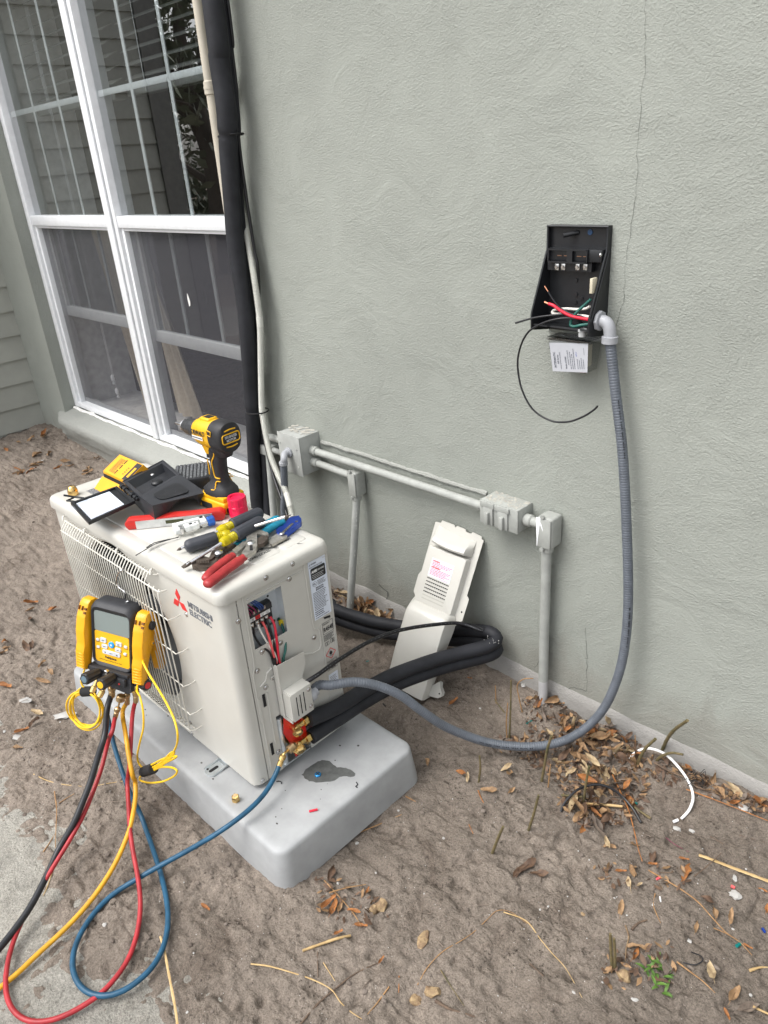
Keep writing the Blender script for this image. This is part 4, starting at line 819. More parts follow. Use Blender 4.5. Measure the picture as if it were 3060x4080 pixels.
# ================================================================== insulated line set
ls = thing('line_set', 'black foam-insulated pipe pair down the wall, looping forward to the brass valves', 'insulated pipes', (-0.88, -0.065, 0.0))
def necked(pts, r, joints):
    P = resamp(pts, 0.008); rr = []; r_0 = r
    for p in P:
        k = 1.0; r = r_0 * (0.93 + 0.06 * float(_ss(0.62, 1.35, p.z)) + 0.10 * float(_ss(1.455, 1.475, p.z)))
        for zj in joints: k -= 0.16 * math.exp(-((p.z - zj) / 0.006) ** 2)
        rr.append(r * k * (1 + 0.02 * math.sin(p.z * 23)))
    return P, rr
_t = onY('E2', 402, 0, -.072)
vert = [(_t.x + .004, _t.y, 2.75)] + [tuple(p) for p in (_t, onY('E2', 515, 1000, -.072), onY('E2', 634, 1850, -.072), onY('A1', 1374, 930, -.070), onY('A1', 1397, 1250, -.070), onY('A2', 1420, 140, -.070), onY('A2', 1472, 500, -.070), onY('A2', 1496, 800, -.070), onY('A2', 1512, 1060, -.068))] + [(-0.899, -0.068, 0.62), (-0.913, -0.066, 0.55), (-0.933, -0.065, 0.452), (-0.945, -0.068, 0.351)]
b = MB(); P, rr = necked(spl(vert + [(-0.945, -0.075, 0.24), (-0.90, -0.085, 0.12), (-0.78, -0.10, 0.075), (-0.60, -0.16, 0.075), (-0.45, -0.175, 0.078)], 8), 0.0268, (1.468, 0.637)); b.tube(P, rr, 16); b.build('foam_sleeve', 'foam', ls)
b = MB(); P, rr = necked(spl([(x - 0.012, y + 0.030, z) for x, y, z in vert[:-3]] + [(-0.905, -0.038, 0.452), (-0.918, -0.042, 0.33), (-0.91, -0.06, 0.2), (-0.86, -0.07, 0.085), (-0.75, -0.09, 0.040), (-0.60, -0.15, 0.035), (-0.45, -0.175, 0.038)], 8), 0.0180, (1.462, 0.632)); b.tube(P, rr, 16); b.build('foam_sleeve', 'foam', ls)
def lp(off):
    q = [Vector((-0.45, -0.175, 0.078)), onZ('F7', 90, 215, .072), onZ('F7', 400, 315, .055), onZ('F7', 680, 365, .055), onZ('F7', 900, 395, .062), onY('F7', 1180, 400, -0.050), onY('F7', 1340, 405, -0.048), onY('F7', 1455, 425, -0.050), onZ('F7', 1493, 475, .135), onZ('F7', 1462, 520, .132), onZ('F7', 1380, 552, .130), onZ('F7', 1180, 600, .130), onZ('F7', 1000, 650, .135), onZ('F7', 760, 730, .142), onZ('F7', 530, 828, .152), onZ('F7', 332, 938, .162), onZ('F7', 120, 1072, .176)]
    e = U(0.020, 0.155, 0.113 if off > 0 else 0.060)
    out = []
    for i, p in enumerate(q):
        o = Vector((0, 0, 0.0175 if off > 0 else -0.0175)); 
        if i > 8: o = Vector((0.0, -0.004 * off, 0.0175 * off))
        if i == 8: o = Vector((0.004, 0, 0.0175 * off))
        out.append(p + o)
    return spl(out + [e], 8)
for off in (1, -1):
    b = MB(); P = resamp(lp(off), 0.008); b.tube(P, [0.0188 * (1 + 0.02 * math.sin(i * .37 + off)) for i in range(len(P))], 16); b.build('foam_sleeve', 'foam', ls)
b = MB(); p = lp(1)
for i in range(45):
    q = onZ('F7', rnd.uniform(1380, 1520), rnd.uniform(380, 470), 0.166); b.ball(q + Vector((0, 0, rnd.uniform(-.008, .004))), rnd.uniform(.0006, .0015), (1, 1, .7), 1)
b.build('mortar_dust', 'caulk', ls).__setitem__('kind', 'stuff')
M['tie'] = mat('black_cable_tie', (0.01, 0.01, 0.011), 0.35)
for z, x0, x1 in ((0.633, -0.925, -0.838), (1.466, -0.842, -0.765)):
    b = MB(); xm = (x0 + x1) / 2; L_ = (x1 - x0) / 2
    b.tube([(xm + L_ * math.cos(a), -0.058 - 0.036 * math.sin(a), z + .002 * math.cos(a)) for a in np.linspace(0, 2 * math.pi, 30)], 0.0016, 6, oval=1.6); b.build('cable_tie', 'tie', ls)
# white corrugated drain hose
dp = [Vector((-0.775, -0.030, 2.7)), onY('E2', 612, 0, -.030), onY('E2', 655, 600, -.030), onY('E2', 690, 1150, -.026), onY('A1', 1388, 800, -.010), onY('A1', 1422, 1050, -.010), onY('A1', 1462, 1330, -.018), onY('A2', 1484, 60, -.032), onY('A2', 1530, 330, -.05), onY('A2', 1561, 570, -.052), onY('A2', 1567, 800, -.055), onY('E3', 372, 60, -.06), onY('E3', 398, 300, -.066), onY('E3', 452, 600, -.076), onY('E3', 525, 900, -.09), onY('E3', 645, 1200, -.11), onY('E3', 762, 1450, -.13), onY('E3', 842, 1750, -.15), onY('E3', 858, 1920, -.16), Vector((-0.63, -0.17, 0.2)), Vector((-0.62, -0.2, 0.02))]
P = resamp(spl(dp, 10), 0.00105); rr = []; s_ = 0
cz = [onY('A2', 1561, 575, -.052).z, onY('E3', 790, 1530, -.136).z, onY('E3', 810, 1610, -.14).z]
for i, p in enumerate(P):
    smooth = any(abs(p.z - c) < h for c, h in zip(cz, (0.016, 0.008, 0.012)))
    rr.append(0.0104 if smooth else 0.0090 + 0.0012 * (1 if (i % 4) < 2 else -0.6))
b = MB(); b.tube(P, rr, 12); b.build('drain_hose', 'drain', ang=25, label='white corrugated drain hose running down beside the black insulated pipes', cat='drain hose')
cb = [Vector((-0.772, -0.03, 2.7)), onY('E2', 650, 0, -.03), onY('E2', 720, 800, -.03), onY('E2', 800, 1500, -.03), onY('A1', 1435, 840, -.035), onY('A1', 1475, 1150, -.035), onY('A1', 1528, 1500, -.035), onY('A2', 1548, 240, -.035), onY('A2', 1556, 420, -.036), onY('A2', 1545, 800, -.04), onY('E3', 352, 300, -.045), onY('E3', 412, 600, -.05), onY('E3', 472, 850, -.06), onY('E3', 565, 1200, -.08), onY('E3', 705, 1600, -.11), onY('E3', 815, 1960, -.14), Vector((-0.60, -0.17, 0.1)), Vector((-0.50, -0.18, 0.105)), onZ('F7', 60, 120, .10), onZ('F7', 400, 235, .095), onZ('F7', 690, 285, .10), onZ('F7', 900, 292, .11), onY('F7', 1180, 300, -.056), onY('F7', 1330, 330, -.056), onY('F7', 1400, 350, -.058), onZ('F7', 1290, 310, .185), onZ('D', 1040, 1362, .20), onZ('D', 1000, 1348, .215), onZ('D', 960, 1347, .235), onZ('D', 870, 1360, .272), onZ('D', 800, 1385, .295), onZ('D', 735, 1423, .318), onZ('D', 690, 1455, .333), U(0.030, 0.152, 0.226)]
k = next(i for i, p in enumerate(cb) if abs(p.x + 0.60) < 1e-6)
b = MB(); P = spl(cb[:k + 2], 8); b.tube(P, 0.0050, 10); b.build('control_cable', 'w_black', label='black cable strung down the wall beside the white drain hose', cat='cable')
b = MB(); P = spl(cb[-12:], 8); b.tube(P, 0.0052, 10)
M['print'] = mat('cable_print', (0.13, 0.135, 0.145), 0.5)
b.mi = 1
for i in range(30, len(P) - 6, 1):
    if i % 5 == 0: continue
    d = (P[i + 1] - P[i]); c_ = (CAM - P[i]).normalized(); n_ = (c_ - d.normalized() * c_.dot(d.normalized())).normalized()
    b.box(P[i] + n_ * 0.0051, (0.004, 0.0010, 0.0006), rot=d.to_track_quat('X', 'Z').to_matrix())
b.build('control_cable', ['w_black', 'print'], label='black printed cable arching over the cover panel into the box on the unit', cat='cable')

# ================================================================== flexible conduits
def corr(b, pts, r, pitch=0.0060, amp=0.0007, seg=16, flat=None):
    P = resamp(pts, pitch / 4); n = len(P); b.tube(P, [r - (amp if i % 4 == 0 else 0) for i in range(n)], seg); return P
fc = thing('flex_conduit', 'slate-grey flexible conduit looping from the black disconnect box down to the unit', 'conduit', (0.45, -0.06, 0.03))
cp = [U(0.032, 0.158, 0.186), U(0.030, 0.19, 0.196), onZ('D', 715, 1480, .298), onZ('D', 765, 1473, .296), onZ('D', 815, 1481, .275), onZ('D', 865, 1502, .238), onZ('D', 910, 1535, .185), onZ('D', 965, 1571, .115), onZ('D', 1040, 1600, .052), onZ('D', 1100, 1611, .034), onZ('D', 1160, 1612, .030), onZ('D', 1215, 1601, .034), onY('D', 1262, 1575, -.096), onY('D', 1303, 1532, -.074), onY('D', 1332, 1470, -.060), onY('D', 1349, 1400, -.051), onY('D', 1357, 1300, -.046), onY('D', 1354, 1150, -.042), onY('D', 1345, 980, -.039), onY('D', 1330, 850, -.037), onY('A6', 1190, 1330, -.036), onY('A6', 1178, 1250, -.036)]
P = spl(cp, 10)
b = MB(); P = corr(b, P, 0.0111)
b.build('conduit_length', 'flex', fc, ang=24)
b = MB(); b.mi = 0
for i in range(0, len(P) - 8, 3):
    t = i / len(P)
    if not (0.60 < t < 0.66 or 0.28 < t < 0.36 or 0.86 < t < 0.93) or i % 15 == 0: continue
    d = (P[i + 1] - P[i]); c_ = (CAM - P[i]).normalized(); n_ = (c_ - d.normalized() * c_.dot(d.normalized())).normalized()
    sd_ = d.normalized().cross(n_) * 0.004
    b.box(P[i] + n_ * 0.0102 + sd_, (0.0026, 0.0040, 0.0006), rot=d.to_track_quat('X', 'Z').to_matrix())
b.build('conduit_print', 'w_black', fc).__setitem__('kind', 'stuff')
e0 = onY('A6', 1178, 1250, -.036)
b = MB(); nut = Vector((0.3800, -0.036, 1.0525))
b.lathe([(0, .019), (.001, .0205), (.007, .0205), (.008, .019)], nut, (1, 0, 0), 8)
b.tube(spl([nut + Vector((.006, 0, 0)), nut + Vector((.016, 0, -.001)), nut + Vector((.0245, 0, -.009)), Vector((e0.x, -.036, e0.z + .012)), e0 + Vector((0, 0, -.004))], 6), 0.0125, 18)
b.lathe([(0, .013), (.001, .0165), (.014, .0165), (.015, .0135)], e0 + Vector((0, 0, .010)), (0, 0, -1), 20); b.build('elbow_fitting', 'fitting', fc, ang=28)
b = MB(); b.lathe([(0, .014), (.001, .0165), (.012, .0165), (.014, .0125), (.022, .0125)], U(0.032, 0.1585, 0.186), UM.to_3x3() @ Vector((-.02, 1, .2)), 18); b.build('gland', 'fitting', fc)
f2 = thing('flex_conduit', 'grey flexible conduit hanging from an elbow on the front of the junction box', 'conduit', (-0.67, -0.12, 0.1))
jn = onY('E3', 812, 812, -.0865); je = onY('E3', 722, 990, -.118)
b = MB(); b.lathe([(0, .017), (.001, .0185), (.006, .0185), (.007, .017)], jn, (0, -1, 0), 8); b.tube(spl([jn + Vector((0, -.004, 0)), jn + Vector((0, -.018, -.001)), Vector((je.x + .004, -.116, jn.z - .012)), je], 6), 0.0115, 16); b.cyl(je + Vector((0, 0, .006)), je + Vector((0, 0, -.006)), 0.0145, 18, bev=.001); b.build('elbow_fitting', 'fitting', f2)
b = MB(); corr(b, spl([je + Vector((0, 0, -.004)), onY('E3', 732, 1200, -.118), onY('E3', 742, 1500, -.12), onY('E3', 735, 1850, -.125), Vector((je.x - .03, -.13, .05))], 8), 0.0122, seg=14); b.build('conduit_length', 'flex', f2, ang=24)

# ================================================================== disconnect box
dx = thing('disconnect_box', 'open black electrical disconnect box on the wall with loose wires inside', 'electrical box', (0.308, 0, 1.02))
BX0, BX1 = 0.2370, 0.3795
A = lambda x, y, Y: onY('A6', x, y, Y * .69)
b = MB(); b.bx((BX0 + .001, -0.005, 1.016), (BX1 - .001, -0.0008, 1.231)); b.build('back_panel', 'bx', dx)
side = [(0.0, 1.014), (-0.064, 1.025), (-0.067, 1.029), (-0.068, 1.060), (-0.017, 1.180), (-0.0145, 1.184), (-0.0140, 1.2315), (0.0, 1.2315)]
for x0 in (BX0 + .0035, BX1):
    b = MB(); b.prism([(y, z) for y, z in side], -0.0035, mtx=Matrix.Translation((x0 - .0035, 0, 0)) @ Matrix.Rotation(R(90), 4, 'Z'))
    b.tube([(x0 - .0017, y - .0008, z) for y, z in side[2:7]], 0.0021, 6)
    if x0 > .3: b.tube([(x0 + .0008, y + .006, z) for y, z in side[3:6]], 0.0010, 6)
    b.build('side_panel', 'bx', dx)
b = MB(); b.bx((BX0, -0.0148, 1.2280), (BX1, 0.0, 1.2325), bev=.001); b.tube([(BX0, -.0150, 1.2308), (BX1, -.0150, 1.2308)], .0022, 6); b.build('top_lip', 'bx', dx)
b = MB(); b.prism([(BX0 + .0035, 0), (BX1 - .0035, 0), (BX1 - .0035, 0.064), (0.355, 0.064), (0.352, 0.060), (0.280, 0.060), (0.276, 0.066), (0.250, 0.066), (0.248, 0.062), (BX0 + .0035, 0.064)], 0.0035, mtx=Matrix.Translation((0, 0, 1.0245)) @ Matrix.Rotation(R(-9.0), 4, 'X') @ Matrix.Rotation(R(90), 4, 'X')); b.build('bottom_panel', 'bx', dx)
b = MB(); q = A(722, 218, -.038); b.cyl((q.x + .022, -0.004, q.z + .004), q, 0.0046, 12); b.build('post', 'bx', dx)
b = MB(); q = A(985, 185, -.010); b.cyl(q + Vector((0, .004, 0)), q, 0.0055, 14); b.build('fixing_screw', 'deepblue', dx)
fh = MB(); fh.bx((0.2450, -0.026, 1.1640), (0.3740, -0.004, 1.1880), bev=.0015)
for lo, hi in (((.2535, -.0335, 1.1610), (.3425, -.0262, 1.1640)), ((.2535, -.0335, 1.1855), (.3425, -.0262, 1.1885)), ((.3425, -.032, 1.1610), (.3450, -.0262, 1.1885)), ((.2510, -.032, 1.1610), (.2535, -.0262, 1.1885)), ((.2980, -.0335, 1.1640), (.3110, -.0262, 1.1855)), ((.2450, -.022, 1.1440), (.3500, -.004, 1.1640))): fh.bx(lo, hi)
fh = fh.build('fuse_holder', 'bx', dx)
for x in (0.2765, 0.2925, 0.3230, 0.3380):
    b = MB(); b.bx((x - .0050, -0.0272, 1.1740), (x + .0055, -0.0261, 1.1755)); b.build('contact', 'copper_shade', fh)
for xp in (660, 722, 862, 938):
    q = A(xp, 525, -.036); b = MB(); b.bx(q + Vector((-.0046, 0, -.0065)), q + Vector((.0046, .010, .0065)), bev=.0005); b.cyl(q, q + Vector((0, -.0035, 0)), .0032, 10); b.build('wire_lug', 'steel', fh)
q = onX('A6', 1020, 705, BX1 - .0065); b = MB(); b.bx(q + Vector((-.004, -.008, -.015)), q + Vector((.002, .010, .014)), bev=.0006); b.mi = 1; b.ball(q + Vector((-.005, 0, -.001)), .0048, (.6, 1, 1), 2); b.build('ground_bar', ['bone', 'steel'], dx)
q = onX('A6', 1090, 408, BX1 - .0055); b = MB(); b.ball(q, .0042, (.6, 1, 1), 2); b.build('fixing_screw', 'steel', dx)
for xp, yp in ((845, 655), (845, 795), (840, 870), (900, 835)):
    q = A(xp, yp, -.011); b = MB(); b.cyl(q, q + Vector((0, .006, 0)), .004, 10); b.build('moulded_boss', 'bx', dx)
def wire(parent, name, pts, r, m, tip=None):
    P = spl(pts, 8); b = MB(); b.tube(P, r, 10); o = b.build(name, m, parent, ang=80)
    if tip: b = MB(); b.cyl(P[0], Vector(tip), r * .72, 8); b.build('bare_tip', 'copper', o)
IN = Vector((BX1 - .001, -.034, 1.0525))
wire(dx, 'black_wire', [A(575, 765, -.085), A(620, 840, -.083), A(690, 925, -.08), A(800, 985, -.075), A(900, 1010, -.065), IN + Vector((0, .002, 0))], .0021, 'w_black', A(540, 712, -.086))
wire(dx, 'red_wire', [A(580, 885, -.088), A(630, 905, -.088), A(700, 955, -.085), A(790, 1003, -.08), A(880, 1025, -.072), IN + Vector((0, -.003, -.001))], .0033, 'w_red', A(540, 868, -.09))
wire(dx, 'white_wire', [IN + Vector((0, 0, .003)), A(930, 1005, -.06), A(850, 1000, -.06), A(740, 985, -.07), A(650, 985, -.075), A(618, 975, -.075), A(630, 950, -.072), A(690, 938, -.06), A(760, 935, -.05), A(850, 940, -.045), A(940, 935, -.04), A(985, 912, -.04)], .0029, 'w_white')
wire(dx, 'green_wire', [A(995, 842, -.055), A(930, 900, -.06), A(860, 965, -.07), A(805, 1040, -.075), A(795, 1095, -.078), A(835, 1108, -.078), A(900, 1095, -.075), IN + Vector((0, -.004, -.005))], .0031, 'w_green')
# surge protector hanging underneath, with its own two leads
sp = thing('surge_protector', 'small clear-cased surge protector with a white label under the black box', 'surge protector', (0.325, -0.03, 0.945))
b = MB(); r0 = lambda z, x0, x1, y0, y1: [(x0, y0, z), (x1, y0, z), (x1, y1, z), (x0, y1, z)]
b.loft([r0(1.0125, .2725, .3765, -.0595, -.006), r0(1.0070, .2725, .3765, -.0595, -.006)]); b.loft([r0(1.0068, .2745, .3745, -.0575, -.008), r0(.9445, .2855, .3685, -.0545, -.012)]); b.build('clear_case', 'clear', sp)
b = MB(); b.loft([r0(1.004, .2780, .3400, -.0540, -.014), r0(.948, .2880, .3400, -.0510, -.016)]); b.mi = 1; b.bx((.352, -.044, .953), (.359, -.018, .998)); b.build('potted_core', ['core', 'bone'], sp)
LT, LB_ = A(587, 1266, -.0838), A(622, 1545, -.0800); RT, RB = A(968, 1276, -.0838), A(960, 1560, -.0800)
lm_ = axes(LB_ + Vector((0, -.0006, 0)), LT - LB_, LB_ - RB); Lw, Lh = (LT - LB_).length, (RB - LB_).length
b = MB(); b.loft([[p + Vector((0, h, 0)) for p in (LB_, RB, RT, LT)] for h in (0, -.0005)]); b.mi = 1; f_ = lm_ @ Matrix.Translation((0, -Lh, .0003))
k = Lh / .070
for t, x, y, sz, bo in (('INTERMATIC', .008, .0605, .0070, .0002), ('AG Series', .016, .0545, .0058, .00015), ('SURGE PROTECTIVE DEVICE', .0045, .0500, .0035, 0), ('Model AG3000', .005, .0390, .0050, .0001), ('INDICATOR LIGHTS', .013, .0340, .0042, 0)): b.text(t, f_ @ Matrix.Translation((x, y * k, 0)), sz, .0001, sx=.85, bold=bo)
b.lines(f_, .004, .048, .0215 * k, .0325 * k, 3, 5, .42); b.lines(f_, .004, .03, .004, .019 * k, 4, 6, .36); b.lines(f_, .034, .050, .0015, .004, 1, 7, .4); b.mi = 2; b.text('4 3 1', f_ @ Matrix.Translation((.031, .0165 * k, 0)), .005, .0001)
b.build('label', ['label_grey', 'grey_ink', 'blue_ink'], sp)
wire(sp, 'lead', [A(255, 1075, -.122), A(330, 1052, -.116), A(430, 1025, -.108), A(560, 1005, -.098), A(700, 992, -.085), A(800, 1000, -.07), A(900, 1060, -.06), A(905, 1130, -.055)], .0022, 'w_black')
wire(sp, 'lead', [A(1060, 1888, -.10), A(1010, 1935, -.102), A(900, 2000, -.108), A(760, 2043, -.112), A(600, 2030, -.116), A(430, 1925, -.118), A(320, 1730, -.118), A(277, 1500, -.116), A(300, 1320, -.115), A(375, 1170, -.115), A(500, 1085, -.110), A(650, 1038, -.10), A(790, 1028, -.085), A(870, 1060, -.07), A(895, 1130, -.06)], .0022, 'w_black')
b = MB(); q = A(910, 1150, -.075); b.cyl(q, q - Vector((0, 0, .012)), .0075, 14); b.cyl(q + Vector((0, 0, .004)), q - Vector((0, 0, .001)), .0095, 14); b.build('threaded_neck', 'core', sp)

# ================================================================== wiring cover leaning on the wall
CVM = Matrix.Translation((-.039, -.225, 0.004)) @ (Matrix.Rotation(R(7.39), 4, 'Z') @ Matrix.Rotation(R(-25.577), 4, 'X') @ Matrix.Rotation(R(4.406), 4, 'Y'))
cv = thing('cover_panel', 'cream wiring cover with louvres and a red-printed warning label, leaning against the wall', 'cover panel', CVM)
def cb_(b, n, m, **k): return b.build(n, m, cv, world=False, **k)
b = MB(); b.prism([(-.080, .474), (-.062, .476), (-.060, .484), (-.018, .484), (-.014, .478), (-.008, .484), (.020, .483), (.024, .477), (.040, .477), (.044, .483), (.074, .480), (.076, .473), (.083, .472), (.082, .311), (.091, .303), (.090, .239), (.076, .222), (.066, .205), (.064, .173), (.066, .149), (.058, .06), (.060, .034), (.078, .054), (.086, .054), (.089, .042), (.100, .030), (.101, .020), (.092, .010), (.041, -.004), (-.060, .0), (-.089, .026), (-.089, .136), (-.086, .228), (-.078, .25), (-.087, .261), (-.087, .312), (-.080, .326)], .0018)
cb_(b, 'flange', 'cream')
b = MB(); sc_ = lambda y, g: [Vector((x, y, z)) for x, z in rrect(.128 - g, .166 - g, .006, 4, -.002, .326)]
b.loft([sc_(0.0, -.004), sc_(-.018, 0), sc_(-.0215, .003), sc_(-.0225, .009)]); cb_(b, 'louvre_panel', 'cream', ang=30)
b = MB(); st = []
for i in range(13):
    t = i / 12; x = -.066 + .130 * t; k = 1 + .22 * math.sin(math.pi * t); e = 0.35 if i in (0, 12) else 1.0; dz = -.004 * math.sin(math.pi * t) - .004 * t
    st.append([Vector((x, y * k * e, z + dz)) for y, z in ((0.001, .468), (-.012, .455), (-.026, .441), (-.031, .435), (-.032, .428), (-.029, .423), (-.016, .420), (.001, .419))])
b.loft(st); cb_(b, 'grip_hood', 'cream', ang=40)
b = MB(); rings = []
for z, d, g in ((.247, .020, .012), (.243, .030, .006), (.234, .042, .002), (.220, .050, 0), (.200, .0525, 0), (.10, .0525, .000), (.03, .052, .002), (-.004, .050, .004)):
    o = []
    for x, y in ((-.087 + g, 0), (-.074 + g, -d * .62), (-.066 + g, -d * .92), (-.056 + g, -d), (.058 - g, -d), (.067 - g, -d * .94), (.070 - g, -d * .75), (.074 - g - (.010 if z < .2 else 0), 0)): o.append(Vector((x, y, z)))
    rings.append(o)
b.loft(rings); cb_(b, 'pipe_hood', 'cream', ang=50)
b = MB(); b.prism([(.050, .0), (.062, .034), (.080, .054), (.086, .054), (.089, .042), (.100, .030), (.101, .020), (.092, .010)], .0016, o=-.012); cb_(b, 'fixing_tab', 'cream')
b = MB()
for x, z in ((.040, .452), (.081, .262), (.0925, .024)): b.cyl((x, -.0135 if z < .1 else -.0006, z), (x, .001, z), .0026 if z > .1 else .0022, 10)
cb_(b, 'screw_hole', 'dark')
b = MB(); b.bx((-.043, -.0232, .326), (.031, -.0224, .379)); b.mi = 1; wm = axes(Vector((-.043, -.0233, .326)), (1, 0, 0), (0, 0, 1))
b.text('WARNING', wm @ Matrix.Translation((.004, .0445, 0)), .0062, .0001, bold=.0003, sx=.8); b.text('AVERTISSEMENT', wm @ Matrix.Translation((.004, .0265, 0)), .0058, .0001, bold=.0003, sx=.75); b.mi = 2
b.lines(wm, .004, .070, .0315, .0435, 3, 3, .55); b.lines(wm, .004, .070, .0055, .0255, 5, 4, .55); b.lines(wm, .040, .070, .001, .0045, 1, 9, .4); cb_(b, 'warning_label', ['sticker', 'red_ink', 'pink_ink'])
for k in range(7):
    z = .3205 - .0100 * k; b = MB(); b.bx((-.043, -.0229, z - .0016), (.031, -.0223, z + .0016)); b.mi = 1
    if k < 5:
        for j in range(11): b.bx((-.0405 + .0066 * j, -.0234, z - .0020), (-.0382 + .0066 * j, -.0227, z + .0002))
        cb_(b, 'louvre', ['dark', 'cream'])
    else:
        cb_(b, 'louvre', ['cream_in', 'cream'])

# ================================================================== digital manifold gauge hanging from the guard
M['gy'] = mat('yellow_plastic', (0.78, 0.42, 0.012), 0.38, var=0.05, vs=20)
M['orange'] = mat('amber_plastic', (0.76, 0.36, 0.008), 0.36, var=0.05, vs=20)
M['boot'] = mat('black_rubber_boot', (0.026, 0.027, 0.031), 0.55, var=0.2, vs=40, bump=0.1, bs=800, bd=0.0003)
M['lcd'] = mat('grey_display', (0.20, 0.235, 0.225), 0.16, var=0.04, vs=6)
M['key'] = mat('grey_key', (0.55, 0.57, 0.59), 0.5)
M['key_blue'] = mat('blue_key', (0.02, 0.30, 0.78), 0.4)
M['ink_blue'] = mat('slate_disc', (0.10, 0.15, 0.19), 0.5)
M['h_red'] = mat('red_hose_rubber', (0.34, 0.022, 0.028), 0.42, var=0.22, vs=30)
M['h_yel'] = mat('yellow_hose_rubber', (0.60, 0.30, 0.015), 0.42, var=0.15, vs=30)
M['h_blu'] = mat('blue_hose_rubber', (0.012, 0.072, 0.135), 0.42, var=0.25, vs=30)
M['h_blk'] = mat('black_hose_rubber', (0.016, 0.017, 0.020), 0.38, var=0.2, vs=60, bump=0.2, bs=700, bd=0.0006)
M['y_cord'] = mat('yellow_cord', (0.80, 0.50, 0.012), 0.38)
M['slot_shade'] = mat('slot_shadow', (0.16, 0.06, 0.01), 0.7)  # dark brown paints the shade inside the clamp jaw slots
M['velcro'] = mat('black_hook_strap', (0.012, 0.012, 0.013), 0.85, bump=0.3, bs=900, bd=0.0005)
GM = Matrix.Translation((-.324, -.913, .420)) @ (Matrix.Rotation(.448, 4, 'Z') @ Matrix.Rotation(-.188, 4, 'X') @ Matrix.Rotation(.090, 4, 'Y'))
GI = GM.inverted()
def G(x, y, z): return GM @ Vector((x, y, z))
def onG(v, x, y, yy):
    o = GI @ CAM; d = GI.to_3x3() @ ray(v, x, y); return GM @ (o + d * ((yy - o.y) / d.y))
ga = thing('manifold_gauge', 'yellow and black digital manifold gauge hooked on the wire guard of the unit', 'manifold gauge', GM)
def gb(b, n, m, **k): return b.build(n, m, ga, world=False, **k)
def ring(w, h, r, y, cx=0, cz=0, n=6): return [Vector((x, y, z)) for x, z in rrect(w, h, r, n, cx, cz)]
b = MB()
b.loft([ring(.098, .133, .010, .0015, 0, 0), ring(.100, .137, .012, -.001, 0, 0.0), ring(.108, .150, .018, -.0035, 0, .001), ring(.116, .162, .020, .002, 0, .003), ring(.119, .168, .020, .012, 0, .004), ring(.119, .168, .020, .040, 0, .004), ring(.108, .156, .02, .050, 0, .004)])
gb(b, 'boot', 'boot', ang=50)
b = MB(); b.loft([ring(.0975, .0510, .004, .0016, 0, .0395), ring(.0975, .0510, .004, .0004, 0, .0395)]); gb(b, 'display', 'lcd')
b = MB(); b.loft([ring(.0965, .0800, .005, .0016, -.0005, -.0265), ring(.0965, .0800, .005, .0002, -.0005, -.0265)]); b.mi = 1
tm = axes(Vector((-.0215, .0000, -.0535)), (1, 0, 0), (0, 0, 1)); b.text('Fieldpiece', tm, .0088, .0001, sx=.92, bold=.0003); b.text('SMAN Refrigerant Manifold / Micron Gauge', axes(Vector((-.0375, 0, -.0600)), (1, 0, 0), (0, 0, 1)), .0036, .0001, sx=1.0)
for x, z in ((-.040, -.0155), (-.039, -.0345), (.039, -.0155), (.037, -.0345)): b.lines(axes(Vector((x - .006, 0, z - .0008)), (1, 0, 0), (0, 0, 1)), 0, .012, 0, .0016, 1, 3, .8)
gb(b, 'keypad', ['gy', 'ink'])
def key(w, h, x, z, txt=None, r=.003, m='key'):
    b = MB(); b.loft([ring(w, h, r, .0006, x, z), ring(w, h, r, -.0014, x, z), ring(w - .0015, h - .0015, r * .7, -.0022, x, z)])
    if txt:
        b.mi = 1
        for i, t in enumerate(txt.split('\n')): b.text(t, axes(Vector((x, -.0023, z - .0015 - i * .0035)), (1, 0, 0), (0, 0, 1)), .0034, .0001, 'CENTER', sx=.8)
    return gb(b, 'key', [m, 'ink'])
key(.018, .0125, -.0240, -.0075, 'MENU\n/', .004); key(.017, .0105, -.0205, -.0225, 'UNITS'); key(.017, .0115, .0200, -.0075, 'HI/LO\nZERO'); key(.017, .0105, .0175, -.0230, 'SH/SC')
for x, z in ((-.040, -.0095), (-.039, -.0285), (.039, -.0095), (.037, -.0285)): key(.0095, .0065, x, z, None, .003)
key(.051, .0110, -.002, -.0365, 'SELECT', .004)
b = MB()
for s_ in (-1, 1): b.quad(*[Vector((-.002 + s_ * .0165 + dx, -.0026, -.0370 + dz * s_)) for dx, dz in ((-.0025, -.0015), (.0025, -.0015), (0, .0025))])
gb(b, 'key_arrow', 'ink')
b = MB(); b.cyl((-.001, .0005, -.0142), (-.001, -.0026, -.0142), .0080, 24, bev=.0008); b.mi = 1; b.cyl((-.001, -.0026, -.0142), (-.001, -.0028, -.0142), .0028, 16); gb(b, 'power_key', ['key_blue', 'key'])
b = MB()   # valve block under the boot
b.loft([[Vector((x, y, z)) for x, z in ((-.060, -.0755), (.054, -.0755), (.060, -.083), (.060, -.118), (.050, -.124), (.006, -.120), (-.054, -.092), (-.063, -.086))] for y in (-.012, .034)]); b.bx((-.052, -.022, -.105), (.050, -.010, -.084), bev=.003); b.bx((-.056, -.016, -.0835), (.054, .0, -.0745), bev=.002)
gb(b, 'valve_block', 'boot', ang=30)
b = MB(); b.cyl((.035, -.0222, -.0965), (.035, -.0228, -.0965), .0024, 12); gb(b, 'red_dot', 'red_ink')
